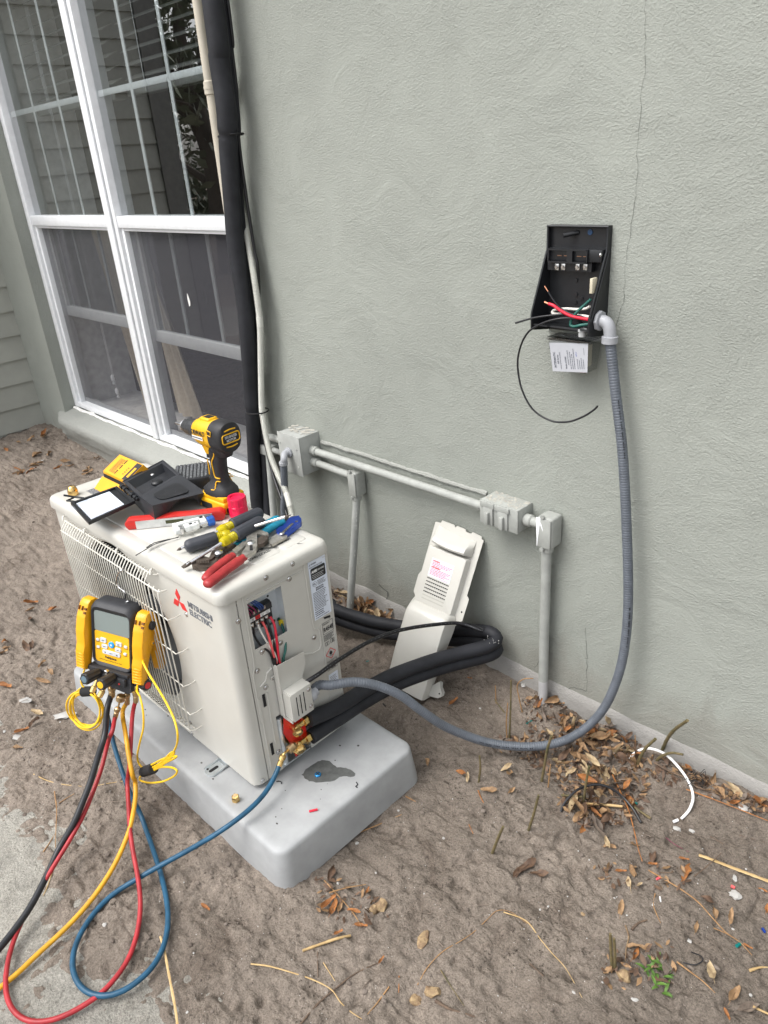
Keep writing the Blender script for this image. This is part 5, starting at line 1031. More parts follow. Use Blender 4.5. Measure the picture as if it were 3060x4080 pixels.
def knob(o, d, L, r, m):
    b = MB(); d = Vector(d).normalized(); o = Vector(o); q = d.to_track_quat('Z', 'Y').to_matrix().to_4x4(); m_ = Matrix.Translation(o) @ q; n = 36
    rings = []
    for t, k in ((0, .72), (.004, .86), (.008, .90), (L - .006, 1.0), (L - .002, .97), (L, .86)): rings.append([m_ @ Vector(((r * k - (.0012 if (i // 3) % 2 else 0)) * math.cos(2 * math.pi * i / n), (r * k - (.0012 if (i // 3) % 2 else 0)) * math.sin(2 * math.pi * i / n), t)) for i in range(n)])
    b.loft(rings); b.mi = 1; b.cyl(o + d * L, o + d * (L + .0006), r * .58, 20); b.mi = 0; b.cyl(o - d * .012, o, r * .5, 14)
    return gb(b, 'knob', ['black', m], ang=30)
knob((-.026, -.018, -.084), (-.10, -1, .05), .044, .0145, 'ink_blue'); knob((.016, -.018, -.085), (0, -1, .05), .045, .0145, 'gy'); knob((.062, .006, -.094), (1, -.25, .06), .040, .0140, 'red_ink')
b = MB(); b.cyl((-.004, -.013, -.078), (-.004, -.022, -.078), .006, 12, bev=.001); gb(b, 'block_screw', 'steel')
def port(x, y, z, d, L=.03, r=.0065):
    b = MB(); b.lathe([(0, r * .8), (.004, r), (.009, r), (.0095, r * .75), (L * .6, r * .75), (L * .62, r * 1.05), (L * .95, r * 1.05), (L, r * .7)], (x, y, z), d, 12); return gb(b, 'brass_port', 'brass', ang=30)
port(-.058, .006, -.094, (-.25, -.5, -1), .036); port(-.038, -.004, -.104, (-.15, -.55, -1), .042); port(-.010, -.006, -.108, (-.30, -.5, -1), .044); port(-.017, .012, -.108, (0, 0, -1), .026, .008); port(.022, .010, -.116, (0, 0, -1), .016, .008); port(.056, .008, -.108, (0, 0, -1), .02, .0085)
hk = [G(.012, .030, .082), G(.024, .030, .090), uF('B1', 965, 1540, -.040), uF('B1', 962, 1415, -.040), uF('B1', 900, 1360, -.041), uF('B1', 872, 1285, -.041), uF('B1', 890, 1205, -.041), uF('B1', 925, 1165, -.038), uF('B1', 935, 1155, -.026), uF('B1', 933, 1170, -.018)]
b = MB(); b.tube(spl(hk, 8), .0024, 10); b.build('hook', 'steel', ga)
# pipe clamp probes hung on its two sides
def clamp(sgn, lab, yaw_):
    m_ = GM @ Matrix.Translation((sgn * .0775 + .004, .013, 0)) @ Matrix.Rotation(R(yaw_), 4, 'Z')
    t = thing('clamp_probe', lab, 'pipe clamp', m_, group='clamp probes on the gauge')
    b = MB(); w_ = .0138
    fl_ = [(.012, .084), (-.006, .084), (-.014, .076), (-.026, .045), (-.031, .010), (-.030, -.022), (-.034, -.040), (-.034, -.084), (-.026, -.090), (-.012, -.088), (-.009, -.070), (-.006, -.045), (.004, -.020), (.020, .004), (.020, .06)]
    b.prism(fl_, w_ * 2, mtx=Matrix.Translation((w_, 0, 0)) @ Matrix.Rotation(R(90), 4, 'Z'), bev=.003, seg=2)
    for k in range(6): b.box((0, -.0345, -.046 - .0072 * k), (w_ * 1.7, .0024, .0034), bev=.0010, seg=1)
    b.build('front_lever', 'orange', t, world=False, ang=40)
    b = MB(); bl = [(.016, .080), (.030, .070), (.050, .030), (.066, -.020), (.072, -.070), (.066, -.092), (.052, -.090), (.042, -.055), (.034, -.028), (.022, -.004), (.014, .03)]
    b.prism(bl, w_ * 1.7, mtx=Matrix.Translation((w_ * .85, 0, 0)) @ Matrix.Rotation(R(90), 4, 'Z'), bev=.003); b.build('rear_lever', 'orange', t, world=False, ang=40)
    b = MB()
    for k in (-.009, 0.001): b.box((k, -.0175, .064), (.0022, .010, .010), rot=Matrix.Rotation(R(-22), 3, 'X'))
    for k in (.064, .055): b.box((.010, -.017 - (.064 - k) * .3, k), (.006, .010, .005), rot=Matrix.Rotation(R(-22), 3, 'X'))
    b.build('jaw_slot', 'slot_shade', t, world=False)
    b = MB(); b.cyl((sgn * w_ * .9, .006, .051), (sgn * (w_ + .007), .006, .051), .0105, 20, bev=.0012); b.build('pivot_knob', 'boot', t, world=False)
    b = MB(); b.cyl((sgn * w_ * .9, .010, .004), (sgn * (w_ + .0025), .010, .004), .006, 16, bev=.0008); b.mi = 1; b.cyl((sgn * w_, .010, .004), (sgn * (w_ + .0035), .010, .004), .0028, 12); b.build('rivet', ['orange', 'steel'], t, world=False)
    return t, m_
cr_, crm = clamp(1, 'amber spring clamp probe on the gauge side next to the maker name', 4)
cl_, clm = clamp(-1, 'amber spring clamp probe on the gauge side away from the maker name', -6)
def cord(t, pts, r=.0023):
    b = MB(); b.tube(spl(pts, 8), r, 8); return b.build('cord', 'y_cord', t, ang=80)
GY = .018
def gp(x, y, yy=GY): return onG('B3', x, y, yy)
q = [clm @ Vector((0, -.02, -.08)), gp(340, 1060, .0), gp(312, 1200, .01), gp(272, 1330), gp(285, 1400), gp(325, 1455)]
loops = []
rr_ = random.Random(3)
for k in range(5):
    cx, cy, ax, ay = 345 + rr_.uniform(-35, 25), 1762 + rr_.uniform(-40, 30), 240 + rr_.uniform(-45, 30), 280 + rr_.uniform(-60, 20)
    for j in range(12):
        a = -1.7 - 2 * math.pi * j / 12; loops.append(onG('B3', cx + ax * math.cos(a) * 1.0 + 30 * math.sin(a), cy + ay * math.sin(a), GY + .006 * k - .010 + .006 * math.sin(3 * a)))
cord(cl_, q + loops)
b = MB(); c_ = gp(372, 1492, GY); b.cyl(c_ - G(.017, 0, .006) + G(0, 0, 0), c_ + G(.017, 0, .006) - G(0, 0, 0), .0125, 16, bev=.002); b.build('hook_strap', 'velcro', cl_)
def g4(x, y, Y=-.150): return uF('A4', x, y, Y)
cord(cr_, [crm @ Vector((0, .0, -.04)), uF('A4', 945, 560, -.10), g4(985, 640, -.11), g4(1050, 745, -.12), g4(1110, 850, -.13), g4(1155, 950, -.14), g4(1175, 1050), g4(1160, 1130), g4(1110, 1200), g4(1050, 1245), g4(985, 1285), g4(935, 1310), g4(925, 1340), g4(985, 1358), g4(1075, 1350), g4(1150, 1315), g4(1170, 1280), g4(1135, 1258), g4(1070, 1255), g4(1000, 1275), g4(930, 1270), g4(990, 1245), g4(1080, 1200), g4(1160, 1182), g4(1155, 1195), g4(1080, 1235), g4(1000, 1285)])
cord(cr_, [G(.062, .03, -.075), uF('A4', 905, 735, -.11), g4(925, 790, -.12), g4(945, 880, -.13), g4(948, 990, -.14), g4(925, 1090), g4(908, 1180), g4(920, 1235), g4(955, 1262), g4(1010, 1255), g4(1075, 1215), g4(1130, 1160), g4(1150, 1165), g4(1090, 1230), g4(1010, 1280), g4(940, 1300)])
b = MB(); b.cyl(g4(950, 1285), g4(1015, 1263), .0125, 16, bev=.002); b.build('hook_strap', 'velcro', cr_)

# ================================================================== hoses
def hose(lab, m, pts, r, ends, grp='charging hoses on the gauge'):
    P = resamp(spl(pts, 8), .010)
    for p in P:
        if not (-.80 < p.x < .19 and -.885 < p.y < -.45): p.z = max(p.z, gz(p.x, p.y) + r * .85, -.012 + r if p.y < -1.2 else -1)
    for _ in range(14):
        zz = [p.z for p in P]
        for i in range(1, len(P) - 1): P[i].z = (zz[i - 1] + 2 * zz[i] + zz[i + 1]) / 4
    for _ in range(3): P = [P[0]] + [(P[i - 1] + P[i] * 2 + P[i + 1]) / 4 for i in range(1, len(P) - 1)] + [P[-1]]
    t = thing('charging_hose', lab, 'hose', min(P, key=lambda p: p.z).copy(), group=grp)
    b = MB(); b.tube(P, r, 14); b.build('hose_length', m, t, ang=80)
    for e in ends: e(t)
    return t
def ferrule(p, d, r, m='brass_old', L=.030):
    def f(t):
        b = MB(); b.lathe([(0, r * 1.12), (.008, r * 1.2), (L * .5, r * 1.15), (L * .5 + .001, r * 1.0), (L * .62, r * 1.0), (L * .64, r * 1.45), (L * .9, r * 1.45), (L, r * 1.0)], p, d, 12); b.build('end_fitting', m, t, ang=28)
    return f
def z4(x, y, z): return onZ('A4', x, y, z)
def z6(x, y, z): return onZ('C6', x, y, z)
pb, py, pr = G(-.017, .012, -.158), G(.024, .016, -.170), G(.056, .008, -.152)
dn = GM.to_3x3() @ Vector((0, 0, 1))
hose('thick black hose running from the gauge down towards the path', 'h_blk', [pb, z4(712, 880, pb.z - .035), z4(690, 1030, .225), z4(650, 1180, .185), z4(600, 1350, .145), z4(545, 1490, .115), z4(490, 1620, .09), z6(330, 665, .050), z6(255, 820, .034), z6(175, 975, .022), z6(90, 1100, .014), z6(-20, 1235, .010), z6(-160, 1380, .006)], .0072, [ferrule(pb + Vector((0, 0, -.006)), dn, .0066)])
rs = onG('B3', 768, 1880, -.012); rk = onG('B3', 850, 1600, -.006)
hose('red hose hanging from the gauge in one long loop over the path', 'h_red', [pr, z4(877, 900, pr.z - .035), z4(868, 1050, .19), z4(855, 1250, .145), z6(704, 300, .098), z6(708, 420, .082), z6(716, 560, .064), z6(733, 680, .048), z6(756, 800, .036), z6(772, 920, .026), z6(772, 1030, .016), z6(752, 1150, .008), z6(710, 1270, .003), z6(640, 1375, .001), z6(560, 1460, .001), z6(460, 1530, -.001), z6(350, 1590, -.003), z6(240, 1620, -.003), z6(140, 1610, -.003), z6(70, 1555, -.003), z6(35, 1470, -.002), z6(32, 1370, .000), z6(52, 1250, .003), z6(92, 1130, .008), z6(150, 1010, .016), z6(225, 880, .028), z6(310, 740, .046), z6(390, 610, .066), z6(455, 490, .088), z6(510, 360, .112), z6(560, 220, .142), z6(595, 90, .172), z4(735, 1010, .235), rs], .0050,
     [ferrule(pr + Vector((0, 0, -.004)), dn, .0052), ferrule(rs, rk - rs, .0050), lambda t: MB().tube([rs + (rk - rs) * .35, rs + (rk - rs) * .7, rk], .0024, 8).build('neck', 'brass_old', t), lambda t: MB().lathe([(0, .008), (.002, .0105), (.014, .0105), (.016, .008)], rk + (rk - rs).normalized() * -.006, (rk - rs) + Vector((.004, 0, .01)), 16).build('knurled_nut', 'brass_old', t)])
hose('amber yellow hose sweeping from the gauge down across the path', 'h_yel', [py, z4(812, 900, py.z - .04), z4(828, 1030, .205), z4(850, 1170, .175), z4(875, 1310, .145), z6(748, 300, .100), z6(746, 390, .088), z6(718, 545, .066), z6(685, 640, .052), z6(640, 740, .040), z6(580, 840, .030), z6(510, 940, .020), z6(420, 1045, .011), z6(320, 1145, .004), z6(215, 1240, -.001), z6(105, 1345, -.003), z6(-10, 1440, -.005), z6(-150, 1550, -.006)], .0053, [ferrule(py + Vector((0, 0, -.005)), dn, .0054)])
he = uS('B5', 545, 1480, .026); hn = uS('B5', 585, 1375, .026); hp = uS('B5', 672, 1288, .024)
hose('blue hose looped on the soil between the gauge and the lower brass valve', 'h_blu', [G(-.010, .05, -.10), z4(708, 850, .215), z4(722, 960, .175), z4(742, 1065, .145), z4(765, 1150, .125), z4(795, 1245, .100), z4(838, 1370, .082), z4(885, 1480, .055), z6(775, 480, .016), z6(808, 570, .010), z6(848, 685, .009), z6(885, 800, .008), z6(913, 920, .008), z6(926, 1030, .008), z6(918, 1140, .008), z6(885, 1245, .007), z6(830, 1330, .006), z6(755, 1400, .004), z6(670, 1455, .003), z6(580, 1478, .002), z6(495, 1465, .001), z6(430, 1410, .001), z6(400, 1330, .002), z6(402, 1250, .003), z6(428, 1165, .004), z6(475, 1080, .006), z6(545, 990, .008), z6(640, 908, .010), z6(745, 840, .020), z6(870, 767, .036), z6(1000, 697, .058), z6(1090, 645, .080), z6(1190, 582, .105), z6(1290, 513, .118), z6(1385, 440, .122), z6(1465, 355, .126), z6(1520, 265, .134), he], .0056,
     [ferrule(he + (he - hn).normalized() * .006, hn - he, .0056, 'brass'), lambda t: MB().tube(spl([hn, hn.lerp(hp, .3) + Vector((0, 0, .004)), hp], 5), .0034, 10).build('neck', 'brass', t), lambda t: MB().lathe([(0, .007), (.002, .0100), (.018, .0100), (.021, .0075), (.024, .006)], hp - (hp - hn).normalized() * .004, (hp - hn) + Vector((.0, .006, .004)), 18).build('knurled_nut', 'brass_old', t)])

# ================================================================== tools on the lid
M['drill_y'] = mat('tool_yellow', (0.74, 0.40, 0.010), 0.42, var=0.06, vs=30)
M['drill_k'] = mat('tool_black_rubber', (0.020, 0.020, 0.022), 0.55, var=0.25, vs=50, bump=0.1, bs=700, bd=0.0003)
M['chuck'] = mat('chuck_black', (0.035, 0.036, 0.038), 0.35, var=0.2, vs=60)
M['card_y'] = mat('yellow_carton', (0.78, 0.36, 0.012), 0.6, var=0.05, vs=15)
M['level_r'] = mat('level_red', (0.52, 0.025, 0.020), 0.4, var=0.15, vs=40)
M['alu'] = mat('worn_aluminium', (0.66, 0.67, 0.67), 0.36, metal=0.8, var=0.12, vs=50)
M['hot_red'] = mat('crimson_plastic', (0.72, 0.012, 0.065), 0.35)
M['sd_y'] = mat('clear_yellow_resin', (0.70, 0.58, 0.01), 0.12, var=0.15, vs=60, trans=0.45, ior=1.45)
M['sd_k'] = mat('dark_grip', (0.040, 0.043, 0.052), 0.5, var=0.12, vs=40)
M['grip_red'] = mat('red_dipped_grip', (0.32, 0.028, 0.030), 0.42, var=0.2, vs=50)
M['grip_teal'] = mat('teal_dipped_grip', (0.010, 0.20, 0.30), 0.4, var=0.2, vs=50)
M['tool_steel'] = mat('worn_tool_steel', (0.40, 0.385, 0.345), 0.42, metal=0.75, var=0.25, vs=60, rvar=0.12)
M['rusty'] = mat('rusty_tool_steel', (0.085, 0.068, 0.055), 0.5, metal=0.5, var=0.5, vs=50, bump=0.2, bs=300, bd=0.0006)
M['knife_b'] = mat('blue_anodised', (0.03, 0.08, 0.42), 0.28, metal=0.7)
M['paint_w'] = mat('chipped_white_paint', (0.70, 0.72, 0.70), 0.4, var=0.25, vs=60)
M['foam_tex'] = mat('pebbled_black', (0.10, 0.105, 0.11), 0.55, var=0.6, vs=140, bump=0.6, bs=160, bd=0.002)
LZ = 0.5307
def TM(x, y, z, rz): return UM @ Matrix.Translation((x, y, z)) @ Matrix.Rotation(R(rz), 4, 'Z')
DM = TM(-.338, .250, LZ, 184); DS = Matrix.Diagonal((.93, 1, .985, 1))
dr_ = thing('cordless_drill', 'yellow and black cordless drill standing on its battery at the back of the lid', 'drill', DM)
def db(b, n, m, **k):
    bmesh.ops.transform(b.bm, matrix=DS, verts=b.bm.verts); return b.build(n, m, dr_, world=False, **k)
def oval(cx, cz_, a, c, n=20, p=2.6):
    o = []
    for k in range(n):
        t = 2 * math.pi * k / n; cs, sn = math.cos(t), math.sin(t)
        o.append((cx + a * math.copysign(abs(cs) ** (2 / p), cs), c * math.copysign(abs(sn) ** (2 / p), sn), cz_))
    return o
AX = .196   # height of the chuck axis
b = MB(); b.bx((-.052, -.036, 0.0), (.058, .036, .030), bev=.006, seg=3); b.bx((-.048, -.033, .028), (.052, .033, .042), bev=.004); b.bx((-.056, -.014, .014), (-.046, .014, .034), bev=.003); db(b, 'battery', 'drill_y', ang=35)
b = MB(); b.bx((-.0535, -.022, .004), (-.0518, .030, .016)); b.bx((-.0535, .0, .020), (-.0518, .022, .0275)); b.bx((.0, .0360, .004), (.045, .0368, .020)); db(b, 'battery_label', 'black')
b = MB(); b.loft([oval(.002, .040, .053, .034), oval(.002, .050, .052, .033), oval(.000, .060, .040, .028), oval(-.002, .070, .026, .021), oval(-.004, .085, .0225, .0185), oval(-.007, .110, .021, .0175), oval(-.010, .135, .0235, .0185), oval(-.012, .152, .026, .019), oval(-.010, .166, .032, .021)]); db(b, 'handle', 'drill_k', ang=50)
b = MB()
for s_ in (1, -1):
    for pts in ([(-.020, .0185, .166), (-.022, .0188, .148), (-.008, .0192, .128), (-.006, .0182, .110), (-.010, .0186, .088), (-.026, .0165, .086)], [(-.030, .0190, .080), (-.014, .0205, .076), (-.012, .027, .058), (.0, .030, .056)], [(.012, .0175, .130), (.013, .017, .110), (.014, .018, .090)]):
        b.tube(spl([(x, y * s_, z) for x, y, z in pts], 5), .0016, 6)
db(b, 'handle_line', 'drill_y')
def xr(x, a, c, cz_=AX, p=2.4, n=28): return [Vector((x, y, z)) for (y, z) in [(q[0], q[1] + cz_) for q in oval(0, 0, a, c, n, p)]]
b = MB(); b.loft([xr(-.030, .031, .034), xr(-.020, .032, .036), xr(.020, .031, .035), xr(.036, .029, .032), xr(.046, .026, .028), xr(.050, .024, .024)]); b.bx((-.018, -.014, AX + .030), (.022, .014, AX + .040), bev=.004)
b.loft([oval(.004, AX - .052, .026, .016), oval(.004, AX - .03, .03, .022)]); db(b, 'gear_housing', 'drill_y', ang=50)
b = MB(); b.bx((-.012, -.0085, AX + .0385), (.012, .0085, AX + .0406)); db(b, 'vent_slot', 'dark')
b = MB(); b.loft([xr(-.078, .026, .030), xr(-.076, .031, .036), xr(-.068, .034, .0385), xr(-.045, .0345, .0390), xr(-.028, .0325, .0370)]); b.loft([oval(-.034, AX - .052, .026, .016), oval(-.036, AX - .036, .030, .024), oval(-.036, AX - .024, .032, .026)]); db(b, 'motor_housing', 'drill_k', ang=50)
b = MB(); P = [Vector((-.0786, y, z + AX)) for y, z in rrect(.050, .022, .006, 5)]; b.tube(P + [P[0]], .0016, 6)
for dz in (.021, -.021): b.tube(spl([Vector((-.0775, -.016, AX + dz * .92)), Vector((-.0785, 0, AX + dz)), Vector((-.0775, .016, AX + dz * .92))], 6), .0018, 6)
b.tube([Vector((-.05, .0352, AX + .02)), Vector((-.034, .0345, AX + .022)), Vector((-.032, .0345, AX + .010)), Vector((-.046, .0352, AX + .008)), Vector((-.05, .0352, AX + .02))], .0012, 6); db(b, 'trim_line', 'drill_y')
b = MB(); rm = axes(Vector((-.0784, .0, AX)), (0, -1, 0), (0, 0, 1)); M['grey_l'] = mat('light_grey_print', (.55, .55, .55), .5)
b.text('BRUSHLESS', rm @ Matrix.Translation((0, .0010, .0004)), .0088, .0001, 'CENTER', bold=.0002, sx=.80); b.text('MOTOR', rm @ Matrix.Translation((0, -.0078, .0004)), .0088, .0001, 'CENTER', bold=.0002, sx=.86); db(b, 'rear_lettering', 'grey_l')
b = MB(); sm_ = axes(Vector((.034, .0338, AX + .004)), (-1, 0, 0.0), (0, 0.0, 1)); sm_ = axes(Vector((.035, .0316, AX + .003)), (-1, 0.03, 0), (0, 0, 1))
b.text('DEWALT', sm_ @ Matrix.Translation((0, 0, .0015)), .0165, .0003, bold=.0005, sx=.84); db(b, 'side_lettering', 'ink')
b = MB(); b.quad((0, 0, 0), (.045, 0, 0), (.045, .009, 0), (0, .009, 0), mtx=sm_ @ Matrix.Translation((-.001, -.0125, .0012))); b.mi = 1; b.lines(sm_ @ Matrix.Translation((-.001, -.0125, .0016)), .002, .043, .0015, .0075, 1, 4, .6); db(b, 'side_badge', ['white', 'grey_ink'])
b = MB(); n = 40
for x0, x1, r0, r1 in ((.050, .060, .0255, .0255), (.062, .088, .0235, .0215), (.089, .108, .0205, .0165)):
    b.loft([[Vector((x, (r - (.0009 if (i // 2) % 2 and 0 < j < 3 else 0)) * math.cos(2 * math.pi * i / n), AX + (r - (.0009 if (i // 2) % 2 and 0 < j < 3 else 0)) * math.sin(2 * math.pi * i / n))) for i in range(n)] for j, (x, r) in enumerate(((x0, r0 - .001), (x0 + .0012, r0), (x1 - .0012, r1), (x1, r1 - .001)))])
db(b, 'chuck', 'chuck', ang=25)
b = MB(); b.lathe([(0, .0155), (.004, .0155), (.0042, .013), (.008, .0125), (.018, .0065), (.0185, .0035), (.046, .0032), (.052, .0005)], (.108, 0, AX), (1, 0, 0), 16); db(b, 'bit', 'steel', ang=30)
b = MB(); b.loft([oval(.026, .128, .006, .008, 12), oval(.024, .140, .008, .008, 12), oval(.022, .153, .006, .008, 12)]); db(b, 'trigger', 'black')
# carton
ct = thing('tool_carton', 'open yellow printed carton behind the black cover', 'carton', U(-.66, .14, LZ))
b = MB(); yz = [(.128, .5308), (.132, .571), (.188, .600), (.215, .560), (.205, .5308)]
b.loft([[U(x, y, z) for y, z in yz] for x in (-.729, -.600)]); b.mi = 1; b.loft([[U(x, y, z) for y, z in ((.1255, .534), (.1280, .567), (.1285, .567), (.1285, .534))] for x in (-.722, -.604)]); b.build('carton_body', ['card_y', 'dark'], ct)
b = MB(); b.loft([[U(x, y, z) for y, z in ((.097, .5310), (.1265, .5565), (.1275, .5560), (.098, .5308))] for x in (-.731, -.600)]); b.build('open_flap', 'card_y', ct)
cm_ = axes(U(-.729, .1322, .5712), UM.to_3x3() @ Vector((1, 0, 0)), UM.to_3x3() @ Vector((0, .056, .029)))
b = MB(); b.lines(cm_ @ Matrix.Translation((0, 0, .0006)), .022, .050, .006, .054, 14, 4, .45)
for y in (.006, .024, .042): b.bx((.052, y, .0004), (.056, y + .014, .0008), mtx=cm_)
b.lines(cm_ @ Matrix.Translation((0, 0, .0006)), .085, .092, .012, .04, 4, 6, .45); b.build('carton_print', 'ink', ct)
b = MB(); b.bx((.101, .001, .0003), (.128, .060, .0007), mtx=cm_); b.mi = 1; b.bx((.110, .012, .0008), (.120, .045, .0010), mtx=cm_); b.build('carton_band', ['ink', 'card_y'], ct)
# pebbled black case
cs_ = MB(); m_ = UM @ Matrix.Translation((-.500, .268, LZ)) @ Matrix.Rotation(R(-34), 4, 'Z')
cs_.bx((-.055, -.045, .0), (.055, .045, .048), mtx=m_, bev=.004); cs_.mi = 1
for i in range(10):
    for j in range(9): cs_.bx((-.052 + .0104 * i, -.042 + .0094 * j, .0475), (-.0435 + .0104 * i, -.0345 + .0094 * j, .0500), mtx=m_, bev=.0012, seg=1)
cs_.build('battery_case', ['black', 'foam_tex'], label='black case with a pebbled top between the carton and the drill', cat='case')
# removed lid of the disconnect box
dl = thing('disconnect_cover', 'black cover of the disconnect box lying on the lid, its flap open on white instructions', 'box cover', U(-.48, .15, LZ))
P1, P2, P3, P4, P5, P6, P7, P8, P9, PA = [U(*p) for p in ((-.584, .116, .582), (-.622, .255, .584), (-.476, .220, .592), (-.430, .084, .592), (-.366, .222, .570), (-.366, .078, .590), (-.372, .078, .536), (-.386, .238, .536), (-.560, .112, .545), (-.61, .25, .545))]
b = MB()
b.quad(P4, P6, P5, P3); b.quad(P6, P4, P1, P9, P7); b.quad(P1, P2, PA, P9); b.quad(P2, P3, P5, P8, PA)
L_ = lambda a, c, t: a.lerp(c, t); dnv = Vector((0, 0, -1))
ar = []
for i in range(13):      # arched cut-out in the thick end
    t = i / 12; base = L_(P7, P8, .18 + .64 * t); h = .034 * math.sin(math.pi * t) ** .6; ar.append(base + Vector((0, 0, h)) + (L_(P6, P5, .18 + .64 * t) - base) * 0)
for i in range(12):
    t0, t1 = .18 + .64 * i / 12, .18 + .64 * (i + 1) / 12; b.quad(ar[i], ar[i + 1], L_(P6, P5, t1), L_(P6, P5, t0))
b.quad(P7, ar[0], L_(P6, P5, .18), P6); b.quad(ar[-1], P8, P5, L_(P6, P5, .82))
bl = lambda u, v: P1.lerp(P4, u).lerp(P2.lerp(P3, u), v)     # document bay
rim = [(0, 0), (1, 0), (1, 1), (0, 1)]; inn = [(.10, .07), (.93, .07), (.93, .93), (.10, .93)]
for i in range(4):
    j = (i + 1) % 4; b.quad(bl(*rim[i]), bl(*rim[j]), bl(*inn[j]), bl(*inn[i]))
rows = []
for i in range(9):
    u = .10 + .83 * i / 8; d = .006 + .030 * math.sin(math.pi * min(1, i / 8 * 1.0)) ** .7 if 0 < i < 8 else 0
    rows.append([bl(u, .07) + dnv * 0 if False else bl(u, .07) + dnv * d] + [bl(u, .07 + .86 * k / 6) + dnv * d for k in range(1, 7)])
b.grid(rows); b.quad(*[bl(.10 + .83 * i / 8, .07) for i in (0, 8)], *[r[0] for r in rows[::-1]]); b.quad(*[bl(.10 + .83 * i / 8, .93) for i in (0, 8)], *[r[-1] for r in rows[::-1]])
bmesh.ops.recalc_face_normals(b.bm, faces=b.bm.faces)
M['cover_k'] = mat('satin_black_plastic', (0.030, 0.032, 0.037), 0.40, var=0.12, vs=30, bump=0.06, bs=700, bd=0.0002)
b.build('cover_shell', 'cover_k', dl, ang=25)
b = MB(); b.tube([bl(0, 0), bl(0, 1)], .0022, 6); b.tube([bl(0, 1), bl(1, 1)], .0022, 6); b.build('bay_rim', 'cover_k', dl)
fm = axes(P4.lerp(P6, .0) + Vector((0, 0, .0006)), P3 - P4, -(P6 - P4))
fb = lambda u, v: P4.lerp(P6, u).lerp(P3.lerp(P5, u), v) + Vector((0, 0, .0006))
b = MB(); b.loft([[fb(.5 + .30 * math.copysign(abs(math.cos(a)) ** .4, math.cos(a)), .5 + .30 * math.copysign(abs(math.sin(a)) ** .4, math.sin(a))) + Vector((0, 0, h)) for a in np.linspace(0, 6.2832, 33)[:-1]] for h in (-.0006, .0002)]); b.build('badge_recess', 'bx', dl)
b = MB(); b.tube([fb(.5 + .16 * math.cos(a), .5 + .085 * math.sin(a)) for a in np.linspace(0, 6.2832, 25)], .0008, 6); b.build('badge_ring', 'cover_k', dl)
b = MB(); q = bl(.28, .60) + dnv * .006; b.ball(q, .006, (1, 1, .6), 2); b.build('cover_screw', 'steel', dl)
b = MB(); b.ball(bl(.62, .55) + dnv * .012, .016, (1, 1, .5), 2); b.build('screw_recess', 'bx', dl)
F1, F2, F3, F4 = U(-.596, -.021, .570), U(-.585, .098, .574), U(-.450, .076, .578), U(-.446, -.046, .571)
b = MB(); fq = lambda u, v: F1.lerp(F4, u).lerp(F2.lerp(F3, u), v); up = Vector((0, 0, 1))
b.loft([[fq(*c) + up * h for c in ((0, 0), (1, 0), (1, 1), (0, 1))] for h in (-.0055, -.0018)])
for u0, u1, v0, v1 in ((0, 1, 0, .06), (0, 1, .94, 1), (0, .055, .06, .94), (.945, 1, .06, .94)): b.loft([[fq(*c) + up * h for c in ((u0, v0), (u1, v0), (u1, v1), (u0, v1))] for h in (-.0018, .0022)])
fl = b.build('flap', 'bx', dl)
b = MB(); b.loft([[fq(*c) + up * h for c in ((.07, .09), (.93, .09), (.93, .80), (.07, .80))] for h in (-.0017, -.0012)]); b.mi = 1; fm = axes(fq(.07, .09) + up * -.0010, fq(.07, .8) - fq(.07, .09), fq(.07, .09) - fq(.93, .09))
W_, H_ = (fq(.07, .8) - fq(.07, .09)).length, (fq(.93, .09) - fq(.07, .09)).length
fm = axes(fq(.93, .09) + up * -.0010, fq(.93, .8) - fq(.93, .09), fq(.07, .09) - fq(.93, .09))
b.lines(fm, .004, W_ * .62, H_ * .68, H_ * .95, 7, 3, .4); b.lines(fm, .004, W_ * .45, H_ * .36, H_ * .55, 4, 5, .4); b.lines(fm, .004, W_ * .62, H_ * .04, H_ * .33, 6, 8, .4)
for y0, y1 in ((.50, .90), (.1, .45)):
    for k in range(7): b.quad((W_ * .66, H_ * (y0 + (y1 - y0) * k / 6), 0), (W_ * .97, H_ * (y0 + (y1 - y0) * k / 6), 0), (W_ * .97, H_ * (y0 + (y1 - y0) * k / 6) + .0005, 0), (W_ * .66, H_ * (y0 + (y1 - y0) * k / 6) + .0005, 0), mtx=fm)
b.build('instruction_sheet', ['sticker', 'pale_ink'], fl)
b = MB(); b.bx((0, 0, 0), (0, 0, 0)) if False else None
b.tube([fq(-.02, .28), fq(-.02, .28) + U(-.03, -.012, .0) - U(0, 0, 0), fq(-.02, .05) + U(-.038, -.004, .010) - U(0, 0, 0)], .0026, 6); b.tube([fq(.0, .10), fq(-.02, .10) + U(-.026, -.010, -.002) - U(0, 0, 0), fq(-.02, .28) + U(-.030, -.012, -.002) - U(0, 0, 0)], .0024, 6); b.build('flap_latch', 'bx', fl)
b = MB(); h0, h1 = fq(.02, 1.08), fq(.98, 1.08); b.tube([h0, h1], .0042, 10)
for t in (.1, .28, .7, .88): b.tube([h0.lerp(h1, t - .05), h0.lerp(h1, t + .05)], .0068, 10)
b.build('hinge', 'bx', dl)
